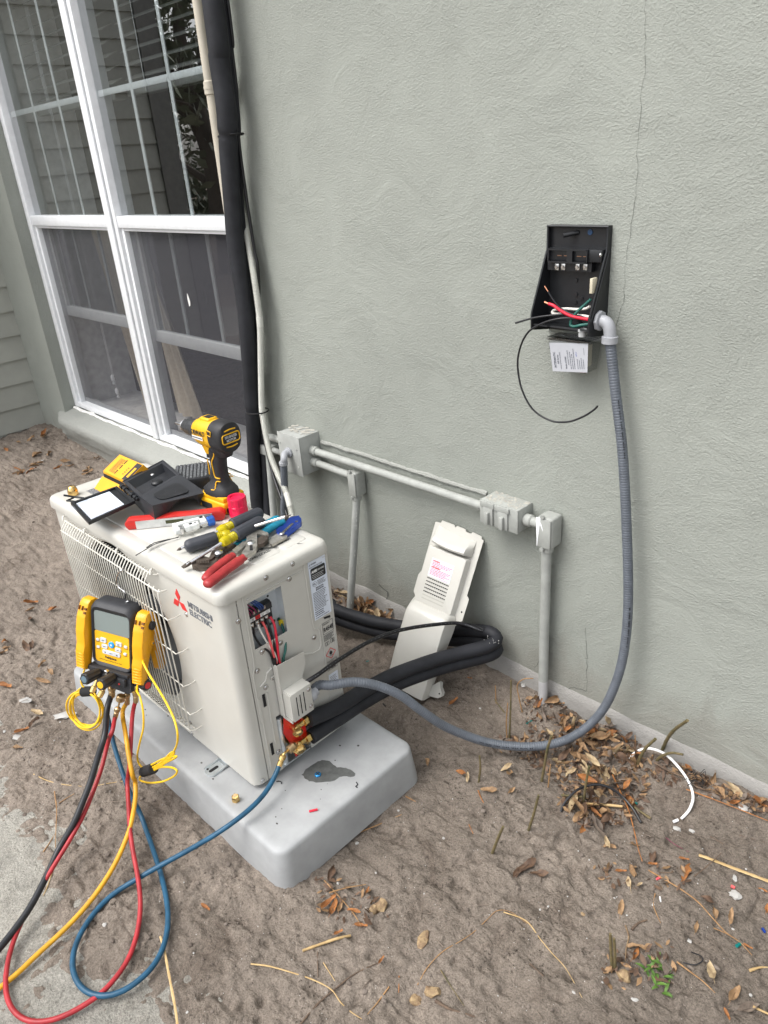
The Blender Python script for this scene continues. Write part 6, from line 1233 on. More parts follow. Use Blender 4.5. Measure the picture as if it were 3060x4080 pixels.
# torpedo level
lv = thing('spirit_level', 'red torpedo level with aluminium edge lying half under the black cover', 'level', UM @ Matrix.Translation((-.352, .122, LZ)) @ Matrix.Rotation(math.atan2(.187, .156), 4, 'Z'))
b = MB(); o_ = [(-.118, .010), (-.112, .0), (.112, .0), (.118, .010), (.118, .018), (.108, .026), (.04, .024), (.0, .026), (-.04, .024), (-.108, .026), (-.118, .018)]
b.prism([(x, z) for x, z in o_], .026, bev=.003, o=-.013); b.build('level_body', 'level_r', lv, world=False)
b = MB(); b.bx((-.092, -.0145, .001), (.088, -.0128, .021)); b.bx((-.092, -.0150, .017), (.088, -.0128, .0215)); b.build('aluminium_edge', 'alu', lv, world=False)
M['vial'] = mat('dark_vial', (0.05, 0.055, 0.02), 0.2); b = MB(); b.bx((-.022, -.0153, .008), (.020, -.0145, .0165)); b.build('vial', 'vial', lv, world=False)
# ribbed crimson cap
b = MB(); n = 48; m_ = UM @ Matrix.Translation((-.262, .240, LZ))
def rg_(z, r, k=0): return [m_ @ Vector(((r - (k if (i // 3) % 2 else 0)) * math.cos(2 * math.pi * i / n), (r - (k if (i // 3) % 2 else 0)) * math.sin(2 * math.pi * i / n), z)) for i in range(n)]
b.loft([rg_(.0, .021), rg_(.002, .0225), rg_(.004, .0225, .0016), rg_(.021, .0225, .0016), rg_(.0225, .0225), rg_(.0265, .0225), rg_(.028, .0225, .0016), rg_(.045, .0225, .0016), rg_(.047, .0225), rg_(.050, .0215), rg_(.050, .016), rg_(.046, .015)])
b.build('ribbed_closure', 'hot_red', ang=30, label='bright crimson ribbed plastic cap beside the drill battery', cat='plastic cap')
# tubing cutter
tc_ = thing('tubing_cutter', 'small white tubing cutter with a blue knob, in front of the level', 'tubing cutter', UM @ Matrix.Translation((-.285, .122, LZ)) @ Matrix.Rotation(math.atan2(.071, .024), 4, 'Z'))
b = MB(); b.bx((-.040, .006, .006), (.034, .020, .022), bev=.002); b.bx((-.040, -.018, .008), (-.028, .018, .020), bev=.002); b.bx((.022, -.012, .006), (.036, .020, .022), bev=.002); b.build('cutter_frame', 'paint_w', tc_, world=False)
b = MB(); b.bx((-.018, -.022, .010), (.016, -.002, .024), bev=.0025); b.mi = 1; b.cyl((-.003, -.012, .0238), (-.003, -.012, .0246), .0042, 14); b.cyl((.008, -.012, .0238), (.008, -.012, .0244), .0022, 10); b.build('roller_block', ['paint_w', 'ink'], tc_, world=False)
b = MB()
for y in (-.020, -.008): b.cyl((-.026, y, .008), (-.026, y, .022), .0045, 12)
b.cyl((.018, -.012, .015), (.036, -.012, .015), .0042, 10); b.build('roller', 'steel', tc_, world=False)
b = MB(); n = 24; b.loft([[Vector((x, -.006 + (r - (.0012 if (i // 2) % 2 else 0)) * math.cos(2 * math.pi * i / n), .015 + (r - (.0012 if (i // 2) % 2 else 0)) * math.sin(2 * math.pi * i / n))) for i in range(n)] for x, r in ((.037, .010), (.039, .012), (.052, .012), (.054, .010))]); M['knob_b'] = mat('blue_knob', (0.012, 0.085, 0.36), 0.4); b.build('turn_knob', 'knob_b', tc_, world=False, ang=25)

# screwdrivers
def driver(lab, butt, neck, tip, r, flat, zb, zt):
    A_, N_, T_ = uT('B2', *butt, zb), uT('B2', *neck, zb + .002), uT('B2', *tip, zt); d = (N_ - A_).normalized(); L = (N_ - A_).length
    t = thing('screwdriver', lab, 'screwdriver', A_.copy(), group='screwdrivers on the unit lid'); n = 36
    q = d.to_track_quat('Z', 'Y').to_matrix().to_4x4(); m_ = Matrix.Translation(A_) @ q
    def rr_(z, k, fl): return [m_ @ Vector(((r * k - (fl if i % 6 == 0 else 0)) * math.cos(2 * math.pi * i / n), (r * k - (fl if i % 6 == 0 else 0)) * math.sin(2 * math.pi * i / n), z)) for i in range(n)]
    gl = L * .68; b = MB(); b.loft([rr_(-.004, .35, 0), rr_(-.002, .7, 0), rr_(.003, .92, 0), rr_(.010, 1, .0012), rr_(gl - .004, 1, .0014), rr_(gl - .002, .96, 0), rr_(gl, .8, 0)]); b.build('grip', 'sd_k', t, ang=30)
    b = MB(); b.loft([rr_(gl - .001, .68, 0)] + [rr_(gl + (L - gl) * f, k, 0) for f, k in ((.08, .68), (.12, .60), (.16, .68), (.22, .68), (.26, .60), (.30, .68), (.36, .68), (.40, .6), (.44, .68), (.70, .74), (.94, .60), (1.0, .35))]); b.build('neck', 'sd_y', t, ang=40)
    b = MB(); e = N_ + (T_ - N_) * .90; b.cyl(N_ - d * .004, e, .0036, 12); b.build('shaft', 'steel', t)
    b = MB(); dd = (T_ - e).normalized(); sd2 = dd.cross(Vector((0, 0, 1))).normalized(); u2 = sd2.cross(dd)
    if flat: b.loft([[p + sd2 * sx * w_ + u2 * sy * h_ for sx, sy in ((1, 1), (-1, 1), (-1, -1), (1, -1))] for p, w_, h_ in ((e - dd * .01, .0034, .0034), (e, .0050, .0022), (T_, .0052, .0006))])
    else: b.tube([e, e + dd * .004, T_], [.0036, .0034, .0006], 8)
    b.build('tip', 'rusty', t); return t
driver('dark-gripped screwdriver with its butt towards the guard, its shaft over the teal pliers', (258, 1600), (745, 1452), (1410, 1250), .0155, False, .5470, .585)
driver('dark-gripped screwdriver beside the crimson cap, its small tip poking out past the other butt', (1070, 1225), (600, 1432), (150, 1640), .0155, False, .5530, .541)
driver('dark-gripped screwdriver with a long flat blade reaching over the rusty pliers jaw', (1085, 1320), (640, 1560), (212, 1830), .0160, True, .5580, .541)
# slip-joint pliers
def plate(b, v, pts, z, h, bev=.0012):
    P = [uT(v, x, y, z) for x, y in pts]
    bb = bmesh.new(); vs = [bb.verts.new(p) for p in P]; f = bb.faces.new(vs); r_ = bmesh.ops.extrude_face_region(bb, geom=[f]); bmesh.ops.translate(bb, vec=(0, 0, h), verts=[x for x in r_['geom'] if isinstance(x, bmesh.types.BMVert)])
    bmesh.ops.recalc_face_normals(bb, faces=bb.faces); b._take(bb)
pr_ = thing('pliers', 'slip-joint pliers with red dipped handles hanging over the lid edge', 'pliers', uT('B2', 900, 1700, LZ), group='slip-joint pliers')
def handle(t, v, pts, z, r, m, name='handle'):
    P = spl([uT(v, x, y, zz) for (x, y), zz in zip(pts, z)], 8); n = len(P); b = MB(); b.tube(P, [r * (.55 if i == 0 else .85 if i == 1 else 1.0 if i < n - 4 else .82) for i in range(n)], 14, oval=.75); b.build(name, m, t, ang=60)
handle(pr_, 'B2', [(462, 1965), (520, 1885), (620, 1800), (700, 1740), (775, 1690)], [.543] * 5, .0105, 'grip_red'); handle(pr_, 'B2', [(468, 2028), (560, 1960), (690, 1860), (800, 1780), (893, 1715)], [.546] * 5, .0118, 'grip_red')
b = MB(); plate(b, 'B2', [(765, 1665), (810, 1700), (905, 1620), (925, 1585), (960, 1520), (920, 1520), (860, 1590)], .540, .007); b.build('lower_arm', 'tool_steel', pr_)
b = MB(); plate(b, 'B2', [(870, 1700), (915, 1738), (1020, 1675), (1042, 1625), (1040, 1490), (1075, 1478), (1105, 1500), (1165, 1502), (1160, 1478), (1060, 1440), (985, 1437), (940, 1452), (918, 1490), (925, 1545), (915, 1640)], .545, .008)
for k in range(7): plate(b, 'B2', [(1048 + 14 * k, 1482 + 2 * k), (1056 + 14 * k, 1482 + 2 * k), (1056 + 14 * k, 1498 + 2 * k), (1048 + 14 * k, 1498 + 2 * k)], .5445, .0087)
b.build('jaw', 'tool_steel', pr_)
b = MB(); plate(b, 'B2', [(1045, 1545), (1110, 1512), (1162, 1520), (1150, 1560), (1105, 1600), (1045, 1612)], .541, .009); b.build('jaw', 'rusty', pr_)
b = MB(); b.ball(uT('B2', 968, 1552, .5535), .0095, (1, 1, .45), 2); b.build('pivot_bolt', 'steel', pr_); b = MB(); plate(b, 'B2', [(952, 1585), (985, 1580), (988, 1635), (955, 1640)], .5535, .0004); b.build('joint_slot', 'dark', pr_)
pt_ = thing('pliers', 'slip-joint pliers with teal handles and a rusty jaw, under the screwdrivers', 'pliers', uT('B2', 620, 1700, LZ), group='slip-joint pliers')
handle(pt_, 'B2', [(1332, 1312), (1250, 1355), (1130, 1430), (1000, 1500), (880, 1560)], [.546, .546, .545, .542, .541], .0105, 'grip_teal'); handle(pt_, 'B2', [(1275, 1275), (1180, 1325), (1060, 1400), (940, 1480), (800, 1585)], [.543, .543, .541, .539, .538], .0095, 'grip_teal')
b = MB(); plate(b, 'B2', [(322, 1795), (326, 1845), (400, 1868), (490, 1868), (560, 1840), (620, 1775), (672, 1700), (700, 1660), (830, 1610), (800, 1585), (690, 1615), (640, 1612), (590, 1660), (560, 1730), (520, 1785), (440, 1800), (345, 1790)], LZ + .001, .009); b.build('jaw', 'rusty', pt_)
b = MB(); plate(b, 'B2', [(345, 1775), (400, 1730), (440, 1722), (512, 1745), (535, 1690), (560, 1640), (640, 1590), (700, 1600), (690, 1640), (610, 1690), (540, 1760), (440, 1788)], LZ + .009, .006)
for k in range(8): plate(b, 'B2', [(372 + 18 * k, 1745 + k), (382 + 18 * k, 1745 + k), (378 + 18 * k, 1785), (368 + 18 * k, 1785)], LZ + .0148, .0016)
b.build('jaw', 'rusty', pt_)
b = MB(); b.ball(uT('B2', 612, 1660, LZ + .017), .010, (1, 1, .45), 2); b.build('pivot_bolt', 'steel', pt_); b = MB(); plate(b, 'B2', [(580, 1685), (625, 1678), (615, 1712), (575, 1718)], LZ + .0155, .0006); b.build('joint_slot', 'dark', pt_)
# folding knife
kn = thing('folding_knife', 'blue folding utility knife lying open by the lid corner', 'knife', uT('B2', 1300, 1480, LZ))
b = MB(); plate(b, 'B2', [(1250, 1462), (1285, 1430), (1320, 1420), (1400, 1325), (1440, 1315), (1500, 1305), (1530, 1340), (1525, 1375), (1440, 1440), (1365, 1500), (1300, 1498), (1255, 1488)], LZ + .002, .012); b.build('knife_handle', 'knife_b', kn)
b = MB(); plate(b, 'B2', [(1310, 1440), (1410, 1345), (1445, 1340), (1330, 1455)], LZ + .0142, .001); plate(b, 'B2', [(1455, 1320), (1485, 1316), (1488, 1330), (1457, 1335)], LZ + .0142, .0014); b.ball(uT('B2', 1308, 1452, LZ + .0145), .006, (1, 1, .4), 2); b.build('clip', 'steel', kn)
b = MB(); plate(b, 'B2', [(1160, 1550), (1250, 1480), (1370, 1495), (1360, 1515), (1205, 1600), (1175, 1590)], LZ + .004, .006); plate(b, 'B2', [(1085, 1605), (1165, 1560), (1190, 1600), (1170, 1605)], LZ + .006, .001); b.build('blade', 'tool_steel', kn)
b = MB(); b.tube(spl([uT('A3', *p) for p in ((540, 848, .534), (600, 812, .537), (640, 788, .537), (700, 768, .536), (778, 745, .536))], 6), .0016, 6, oval=.5); b.tube(spl([uT('A3', *p) for p in ((600, 805, .538), (640, 780, .538), (700, 764, .537), (775, 748, .536))], 6), .0018, 6, oval=.5)
b.build('loose_tie', 'tie', label='loose black cable tie in front of the tubing cutter', cat='cable tie')

# ================================================================== litter on the soil
LEAFC = {'leaf_tan': ((0.40, 0.25, 0.13), (0.27, 0.16, 0.08)), 'leaf_orange': ((0.46, 0.19, 0.055), (0.30, 0.12, 0.04)), 'leaf_brown': ((0.17, 0.10, 0.06), (0.10, 0.06, 0.04)), 'leaf_pale': ((0.52, 0.40, 0.24), (0.38, 0.27, 0.15)), 'leaf_grey': ((0.24, 0.19, 0.15), (0.15, 0.115, 0.09))}
for k, (a, c) in LEAFC.items():
    a, c = tuple(x * .85 for x in a), tuple(x * .62 for x in c); M[k] = mat(k, c, 0.7, col2=a, vs=55, bump=0.35, bs=160, bd=0.0012)
M['twig'] = mat('dry_stalk', (0.24, 0.13, 0.055), 0.7, col2=(0.37, 0.22, 0.10), vs=70)
M['straw'] = mat('straw_strip', (0.40, 0.27, 0.12), 0.6, col2=(0.52, 0.37, 0.18), vs=40)
M['bark'] = mat('dark_twig_bark', (0.08, 0.055, 0.04), 0.85, col2=(0.16, 0.11, 0.075), vs=80)
M['stem_g'] = mat('green_cut_stem', (0.075, 0.070, 0.030), 0.7, col2=(0.17, 0.125, 0.06), vs=60, bump=0.3, bs=200, bd=0.001)
M['wood'] = mat('split_wood', (0.36, 0.26, 0.14), 0.8, col2=(0.16, 0.10, 0.06), vs=90, bump=0.6, bs=150, bd=0.003)
M['stone'] = mat('pale_stone', (0.34, 0.33, 0.31), 0.8, col2=(0.46, 0.45, 0.43), vs=40, bump=0.3, bs=120, bd=0.002)
M['crumb'] = mat('soil_crumb', (0.10, 0.08, 0.066), 0.95, col2=(0.20, 0.168, 0.142), vs=12)
M['green'] = mat('fresh_green', (0.045, 0.10, 0.015), 0.6, col2=(0.10, 0.19, 0.03), vs=60)
M['teal_bit'] = mat('teal_plastic_bit', (0.0, 0.16, 0.15), 0.4)
def leaf_mesh(seed, m):
    q = random.Random(seed); L = q.uniform(.042, .066); Wd = L * q.uniform(.30, .48); cl = q.uniform(-.9, 1.3); cw = q.uniform(.3, 1.5); tw = q.uniform(-.9, .9); b = MB(); rows = []
    nu, nv = 11, 5
    for i in range(nu):
        t = i / (nu - 1); wd = Wd * .5 * (math.sin(math.pi * min(1, t * .97 + .015)) ** .75) * (1 - .25 * t) + .0004; x = (t - .5) * L; rw = []
        for j in range(nv):
            s_ = j / (nv - 1) * 2 - 1; y = s_ * wd * (1 + .08 * q.uniform(-1, 1)); z = cl * L * .55 * (t - .5) ** 2 + cw * wd * .75 * s_ * s_ + .0012 * q.uniform(-1, 1) * (abs(s_)) + .004 * math.sin(t * 7 + seed) * s_
            a = tw * (t - .5); rw.append((x, y * math.cos(a) - z * math.sin(a), y * math.sin(a) + z * math.cos(a)))
        rows.append(rw)
    b.grid(rows); b.tube([(-L * .5 - .008, 0, .001), (-L * .3, 0, rows[2][2][2] + .0004), (L * .1, 0, rows[6][2][2] + .0006)], [.0006, .0007, .0004], 5)
    me = bpy.data.meshes.new('leaf'); b.bm.to_mesh(me); b.bm.free(); me.materials.append(M[m]); me.polygons.foreach_set('use_smooth', [True] * len(me.polygons)); return me
LM = []
for i in range(22): LM.append(leaf_mesh(100 + i, ('leaf_tan', 'leaf_orange', 'leaf_brown', 'leaf_pale', 'leaf_tan', 'leaf_grey', 'leaf_tan')[i % 7]))
BY = lambda m: [x for x in LM if x.materials[0].name == m]
def put_leaf(me, p, rz, tilt, sc, lab, group=None):
    o = bpy.data.objects.new('fallen_leaf', me); COL.objects.link(o); o.location = p; o.rotation_euler = (tilt[0], tilt[1], rz); o.scale = (sc, sc, sc); o['label'] = lab; o['category'] = 'leaf'
    if group: o['group'] = group
    return o
def onG0(v, x, y, h=0.0):
    z = 0.0
    for _ in range(4): p = onZ(v, x, y, z); z = gz(p.x, p.y) + h
    return onZ(v, x, y, z)
def inside(pt, poly):
    x, y = pt; c = False; n = len(poly)
    for i in range(n):
        (x1, y1), (x2, y2) = poly[i], poly[i - 1]
        if (y1 > y) != (y2 > y) and x < (x2 - x1) * (y - y1) / (y2 - y1) + x1: c = not c
    return c
def scatter(v, poly, n, hmax, lab, group, seed, sc=(.7, 1.15), tl=.7, pool=None):
    q = random.Random(seed); xs = [a for a, _ in poly]; ys = [a for _, a in poly]; k = 0
    while k < n:
        x, y = q.uniform(min(xs), max(xs)), q.uniform(min(ys), max(ys))
        if not inside((x, y), poly): continue
        p = onG0(v, x, y); 
        if p.y > -.012: continue
        h = hmax * q.random() ** 1.6 + .004
        put_leaf(q.choice(pool or LM), p + Vector((0, 0, h)), q.uniform(0, 6.28), (q.gauss(0, tl), q.gauss(0, tl)), q.uniform(*sc), lab, group); k += 1
scatter('A8', [(300, 430), (420, 400), (560, 460), (680, 540), (780, 580), (900, 680), (1000, 760), (940, 860), (900, 960), (780, 1010), (640, 960), (520, 900), (420, 760), (300, 700), (380, 600)], 115, .026, 'dry curled leaf in the litter heap under the low bend of the grey conduit', 'leaf heap under the conduit', 1, (.45, .95), .8)
scatter('A8', [(640, 960), (780, 1000), (900, 960), (930, 1040), (840, 1120), (700, 1180), (570, 1160), (540, 1060), (560, 950)], 20, .016, 'dry leaf in the thin tail of the litter heap towards the open soil', 'leaf heap tail', 2, (.6, 1.05), .6)
scatter('A7', [(415, 890), (500, 940), (560, 925), (640, 960), (700, 990), (720, 1040), (640, 1045), (520, 1010), (430, 950)], 34, .022, 'dry leaf in the small pile at the wall foot beside the leaning pipe', 'leaf pile by the leaning pipe', 3, (.55, 1.0), .7)
scatter('A8', [(1180, 800), (1420, 900), (1659, 1020), (1640, 1060), (1400, 960), (1200, 880)], 9, .01, 'dry leaf lying along the wall foot past the white wire', 'leaves along the wall foot', 4, (.45, .8), .5)
scatter('A2', [(20, 1310), (250, 1200), (400, 1330), (620, 1420), (560, 1500), (60, 1500)], 22, .006, 'orange-brown leaf on the soil between the lap siding and the unit', 'leaves by the siding', 5, (.7, 1.2), .35, BY('leaf_orange') + BY('leaf_tan'))
scatter('A4', [(0, 100), (280, 60), (420, 300), (330, 700), (0, 900)], 12, .004, 'brown leaf on the soil in front of the wire guard', 'leaves in front of the guard', 6, (.6, 1.1), .3, BY('leaf_orange') + BY('leaf_tan') + BY('leaf_brown'))
scatter('C8', [(650, 330), (1100, 480), (1659, 800), (1659, 1500), (1100, 1500), (600, 700)], 14, .004, 'small brown leaf on the open soil by the wall end', 'leaves on the open soil', 7, (.4, .8), .35)
scatter('C7', [(1000, 0), (1659, 40), (1659, 260), (1100, 200)], 7, .004, 'small dry leaf on the soil between the slab and the conduit', 'leaves beside the slab', 8, (.35, .7), .35)
def hero(v, x, y, x2, y2, m, lab, sc=None, tilt=(0, 0), i=0, h=.006):
    a, c = onG0(v, x, y), onG0(v, x2, y2); d = c - a; me = BY(m)[i % len(BY(m))]; L = max(w_.co.x for w_ in me.vertices) - min(w_.co.x for w_ in me.vertices)
    p = (a + c) / 2; p.z = gz(p.x, p.y) + h
    return put_leaf(me, p, math.atan2(d.y, d.x), tilt, sc or d.length / L, lab)
hero('C6', 1110, 985, 1165, 1030, 'leaf_orange', 'lone orange oval leaf on bare soil between the blue hose and the slab corner')
hero('C7', 415, 955, 520, 875, 'leaf_orange', 'pinkish orange leaf by the slab corner, first of a fan of leaves'); hero('C7', 470, 990, 525, 890, 'leaf_orange', 'narrow orange leaf in the middle of the fan by the slab corner', i=1); hero('C7', 525, 970, 548, 895, 'leaf_tan', 'short brown leaf beside the fan of orange leaves by the slab corner')
hero('C7', 575, 955, 665, 970, 'leaf_orange', 'reddish leaf under the long straw between slab corner and split wood', i=2); hero('C7', 620, 1045, 705, 1040, 'leaf_orange', 'orange leaf at the lower end of the long straw near the slab'); hero('C7', 495, 1100, 560, 1085, 'leaf_orange', 'round orange leaf tucked behind the thick yellow stick', i=1)
hero('C7', 690, 860, 715, 830, 'leaf_orange', 'small upright orange leaf above the split wood chunk'); hero('C7', 460, 780, 510, 690, 'leaf_brown', 'big dark brown leaf leaning on the slab side', tilt=(.5, 0)); hero('C7', 395, 780, 445, 770, 'leaf_brown', 'half-buried dark leaf against the slab side near its corner', i=1)
hero('C7', 765, 1280, 805, 1230, 'leaf_orange', 'small bright rust leaf on the soil at the end of a dark root'); hero('C7', 1570, 750, 1659, 670, 'leaf_brown', 'flat dark leaf half buried in the middle of the open soil', h=.003)
hero('C8', 90, 610, 220, 520, 'leaf_brown', 'long dark leaf rim sunk into the soil', i=1, h=.002); hero('C8', 165, 605, 300, 610, 'leaf_brown', 'broad dark leaf lying beside the sunken leaf rim', i=2, h=.003)
hero('C8', 800, 545, 835, 640, 'leaf_tan', 'folded tan leaf standing by the two small orange leaves', tilt=(.5, 0)); hero('C8', 700, 600, 780, 598, 'leaf_orange', 'small orange leaf beside the folded tan leaf'); hero('C8', 905, 550, 970, 540, 'leaf_orange', 'small tan-orange leaf above the red wire stub', i=1); hero('C8', 1120, 645, 1185, 525, 'leaf_orange', 'large glossy orange leaf near the pale straw strip', i=2); hero('C8', 1095, 515, 1170, 530, 'leaf_orange', 'curled rust leaf behind the large glossy orange leaf')
hero('C8', 835, 685, 875, 680, 'leaf_pale', 'pale yellow-green leaf scrap alone on the soil'); hero('C8', 640, 390, 670, 460, 'leaf_pale', 'pale cream leaf curled on the soil below the litter heap', i=1); hero('C8', 1410, 1435, 1480, 1300, 'leaf_tan', 'large smooth tan leaf near the wall-side lower edge of the soil', h=.008); hero('C8', 1380, 1440, 1420, 1534, 'leaf_orange', 'orange leaf beside the large smooth tan leaf'); hero('C8', 1500, 1040, 1560, 1090, 'leaf_orange', 'narrow orange leaf next to the dark green tube stub')
hero('C8', 1595, 690, 1659, 720, 'leaf_orange', 'orange leaf tip lying past the pale stone', i=2); hero('C8', 1640, 860, 1659, 790, 'leaf_orange', 'orange leaf on edge by the blue plastic bit', i=1); hero('C8', 1400, 190, 1485, 145, 'leaf_orange', 'curved orange leaf at the wall foot by the flat grey stone', tilt=(.4, .2)); hero('C8', 735, 1180, 810, 1190, 'leaf_tan', 'square tan leaf standing in the hollow by the two cut stems', tilt=(.9, 0)); hero('C8', 800, 1165, 845, 1060, 'leaf_orange', 'upright orange leaf in the hollow beside the green sprout', tilt=(.7, 0))
hero('C8', 550, 200, 620, 285, 'leaf_orange', 'big smooth orange leaf at the tail of the litter heap', h=.012); hero('A8', 570, 690, 640, 770, 'leaf_tan', 'big grey-tan leaf on top of the litter heap', h=.030); hero('A8', 610, 790, 700, 860, 'leaf_pale', 'large crumpled yellow leaf crowning the litter heap', h=.040, tilt=(.3, .3)); hero('A8', 620, 680, 770, 650, 'leaf_tan', 'long tan leaf at the top of the heap towards the wall', h=.03, i=1)
hero('F7', 1075, 1030, 1165, 965, 'leaf_orange', 'large orange leaf on the soil below the foot of the cover panel'); hero('F7', 1240, 790, 1290, 800, 'leaf_orange', 'small orange leaf on the soil between the cover panel and the bare pipe foot', i=1); hero('F7', 590, 450, 640, 470, 'leaf_orange', 'orange leaf poking out under the black foam loop', i=2)
hero('A4', 190, 1005, 275, 945, 'leaf_brown', 'narrow brown leaf beside the pale slate flakes', h=.01); hero('A4', 220, 915, 290, 925, 'leaf_pale', 'pale tan leaf above the pale slate flakes'); hero('A4', 95, 1050, 200, 1000, 'leaf_orange', 'orange leaf between the pale slate flakes'); hero('A4', 0, 715, 85, 735, 'leaf_orange', 'narrow rust leaf on the soil level with the gauge knobs', i=1); hero('A4', 80, 1135, 160, 1130, 'leaf_tan', 'tan leaf at the edge of the path below the slate flakes')
# stems, straws and twigs
def strand(v, pts, r, m, lab, cat='twig', name='dry_twig', h=.002, taper=True, oval=1.0, lift=None):
    P = spl([onG0(v, x, y, h if lift is None else lift[i]) for i, (x, y) in enumerate(pts)], 6); n = len(P); b = MB(); q = random.Random(len(lab)); b.tube(P, [r * .68 * (1 - .55 * i / n if taper else 1) * q.uniform(.85, 1.15) for i in range(n)], 7, oval=oval)
    return b.build(name, m, label=lab, cat=cat, ang=60)
strand('C7', [(440, 765), (500, 830), (580, 920), (630, 985), (665, 1045)], .0022, 'twig', 'long straw running from the slab side down past the fan of leaves', 'straw', 'straw', .007)
strand('C7', [(470, 840), (570, 812), (690, 790)], .0024, 'twig', 'short straw lying across the long one near the slab corner', 'straw', 'straw', .010); strand('C7', [(310, 1188), (430, 1145), (520, 1115), (597, 1098)], .0040, 'straw', 'thick yellow stick on the soil in front of the slab corner', 'stick', 'dry_stick', .005, False)
strand('C7', [(640, 482), (780, 425), (905, 370)], .0024, 'twig', 'brown pine straw lying beside the slab', 'straw', 'straw'); strand('C7', [(0, 1268), (110, 1282), (240, 1318), (370, 1362), (480, 1420), (540, 1500), (600, 1555), (665, 1598)], .0026, 'straw', 'long bent pale straw across the lower soil', 'straw', 'straw')
strand('C7', [(290, 1640), (400, 1510), (510, 1415), (620, 1330), (760, 1262)], .0030, 'bark', 'dark thin root arching over the lower soil', 'root', 'thin_root'); strand('C7', [(1000, 1395), (1060, 1290), (1150, 1195), (1260, 1130), (1340, 1075), (1420, 1000), (1480, 948), (1560, 955), (1659, 1025)], .0016, 'twig', 'long hair-thin straw looping over the open soil', 'straw', 'straw')
strand('C8', [(10, 835), (150, 890), (240, 1005), (310, 1090), (400, 1190), (500, 1370)], .0020, 'straw', 'thin straw running down to the lower edge past the cut stems', 'straw', 'straw'); strand('C8', [(690, -20), (740, 90), (790, 200), (825, 330), (850, 440), (875, 520)], .0030, 'leaf_orange', 'stiff orange stem running out of the litter heap', 'stem', 'dry_stalk', .008)
strand('C8', [(915, 575), (1010, 630), (1110, 690), (1220, 770), (1320, 880), (1400, 965), (1480, 1020), (1560, 1105)], .0026, 'twig', 'long orange stem curving past the red wire stub to the green tube', 'stem', 'dry_stalk', .006); strand('C8', [(1228, 480), (1300, 505), (1400, 545), (1520, 590), (1680, 650)], .0052, 'straw', 'broad pale straw strip near the wall end', 'straw', 'straw', .006, False, .35)
strand('C8', [(1200, 612), (1280, 550), (1368, 468)], .0024, 'bark', 'brown stick crossing the broad pale straw strip', 'stick', 'dry_stick', .012); strand('C8', [(1090, 1145), (1170, 1205), (1250, 1265), (1330, 1340)], .0024, 'twig', 'orange stick below the green sprout', 'stick', 'dry_stick', .006); strand('C8', [(1150, 70), (1300, 125), (1480, 195), (1680, 275)], .0024, 'leaf_orange', 'orange stem along the wall foot past the white wire', 'stem', 'dry_stalk', .010)
strand('C8', [(955, 720), (945, 790), (965, 850), (990, 905)], .0020, 'twig', 'short hooked straw in the middle of the open soil', 'straw', 'straw'); strand('C8', [(810, 945), (850, 905), (905, 885)], .0044, 'bark', 'thick dark twig in the hollow above the cut stems', 'twig'); strand('C8', [(770, 920), (790, 990), (775, 1060), (770, 1140)], .0026, 'wood', 'split twig hanging into the hollow by the cut stems', 'twig')
strand('C8', [(1320, 935), (1400, 970), (1480, 1020)], .0018, 'twig', 'short straw joining the long orange stem', 'straw', 'straw', .009); strand('C8', [(175, 1160), (260, 1235)], .0026, 'bark', 'short dark twig on the lower soil', 'twig'); strand('C8', [(1565, 1425), (1680, 1480)], .0040, 'straw', 'yellow straw end at the corner of the soil', 'straw', 'straw'); strand('C8', [(1545, 1200), (1620, 1180), (1700, 1190)], .0042, 'straw', 'thick pale stick cut by the edge of the view', 'stick', 'dry_stick')
strand('C8', [(1480, 355), (1560, 380), (1640, 400)], .0016, 'bark', 'thin black twig on the soil near the wall end', 'twig'); strand('C8', [(1300, 365), (1380, 410)], .0020, 'bark', 'short black twig beside the purple thread', 'twig'); strand('C8', [(1020, 370), (1080, 415), (1165, 460)], .0012, 'w_plum', 'purple thread lying on the soil', 'thread', 'loose_thread'); strand('C8', [(980, 590), (1070, 590)], .0026, 'bark', 'dark twig beneath the orange leaves by the straw strip', 'twig')
strand('C6', [(185, 255), (260, 290), (350, 312), (450, 322)], .0024, 'straw', 'straw on the path edge pointing at the black hose', 'straw', 'straw'); strand('C6', [(520, 322), (600, 305), (690, 292)], .0022, 'straw', 'straw behind the red hose near the slab', 'straw', 'straw'); strand('C6', [(300, 350), (312, 450), (308, 560), (305, 660)], .0024, 'twig', 'tan straw lying beside the black hose', 'straw', 'straw', .008); strand('C6', [(240, 682), (275, 630), (312, 570)], .0022, 'twig', 'short tan straw crossing the foot of the straw by the black hose', 'straw', 'straw')
strand('C6', [(325, 415), (370, 385), (410, 362)], .0018, 'twig', 'small forked straw behind the black hose', 'straw', 'straw'); strand('C6', [(882, 1148), (905, 1220), (925, 1330), (950, 1460), (968, 1560), (980, 1660)], .0034, 'straw', 'orange palm strip crossing from the blue hose to the lower edge', 'palm strip', 'palm_strip', .014, False, .4); strand('C6', [(290, 790), (250, 900), (200, 985)], .0022, 'straw', 'straw under the red and black hoses on the path', 'straw', 'straw')
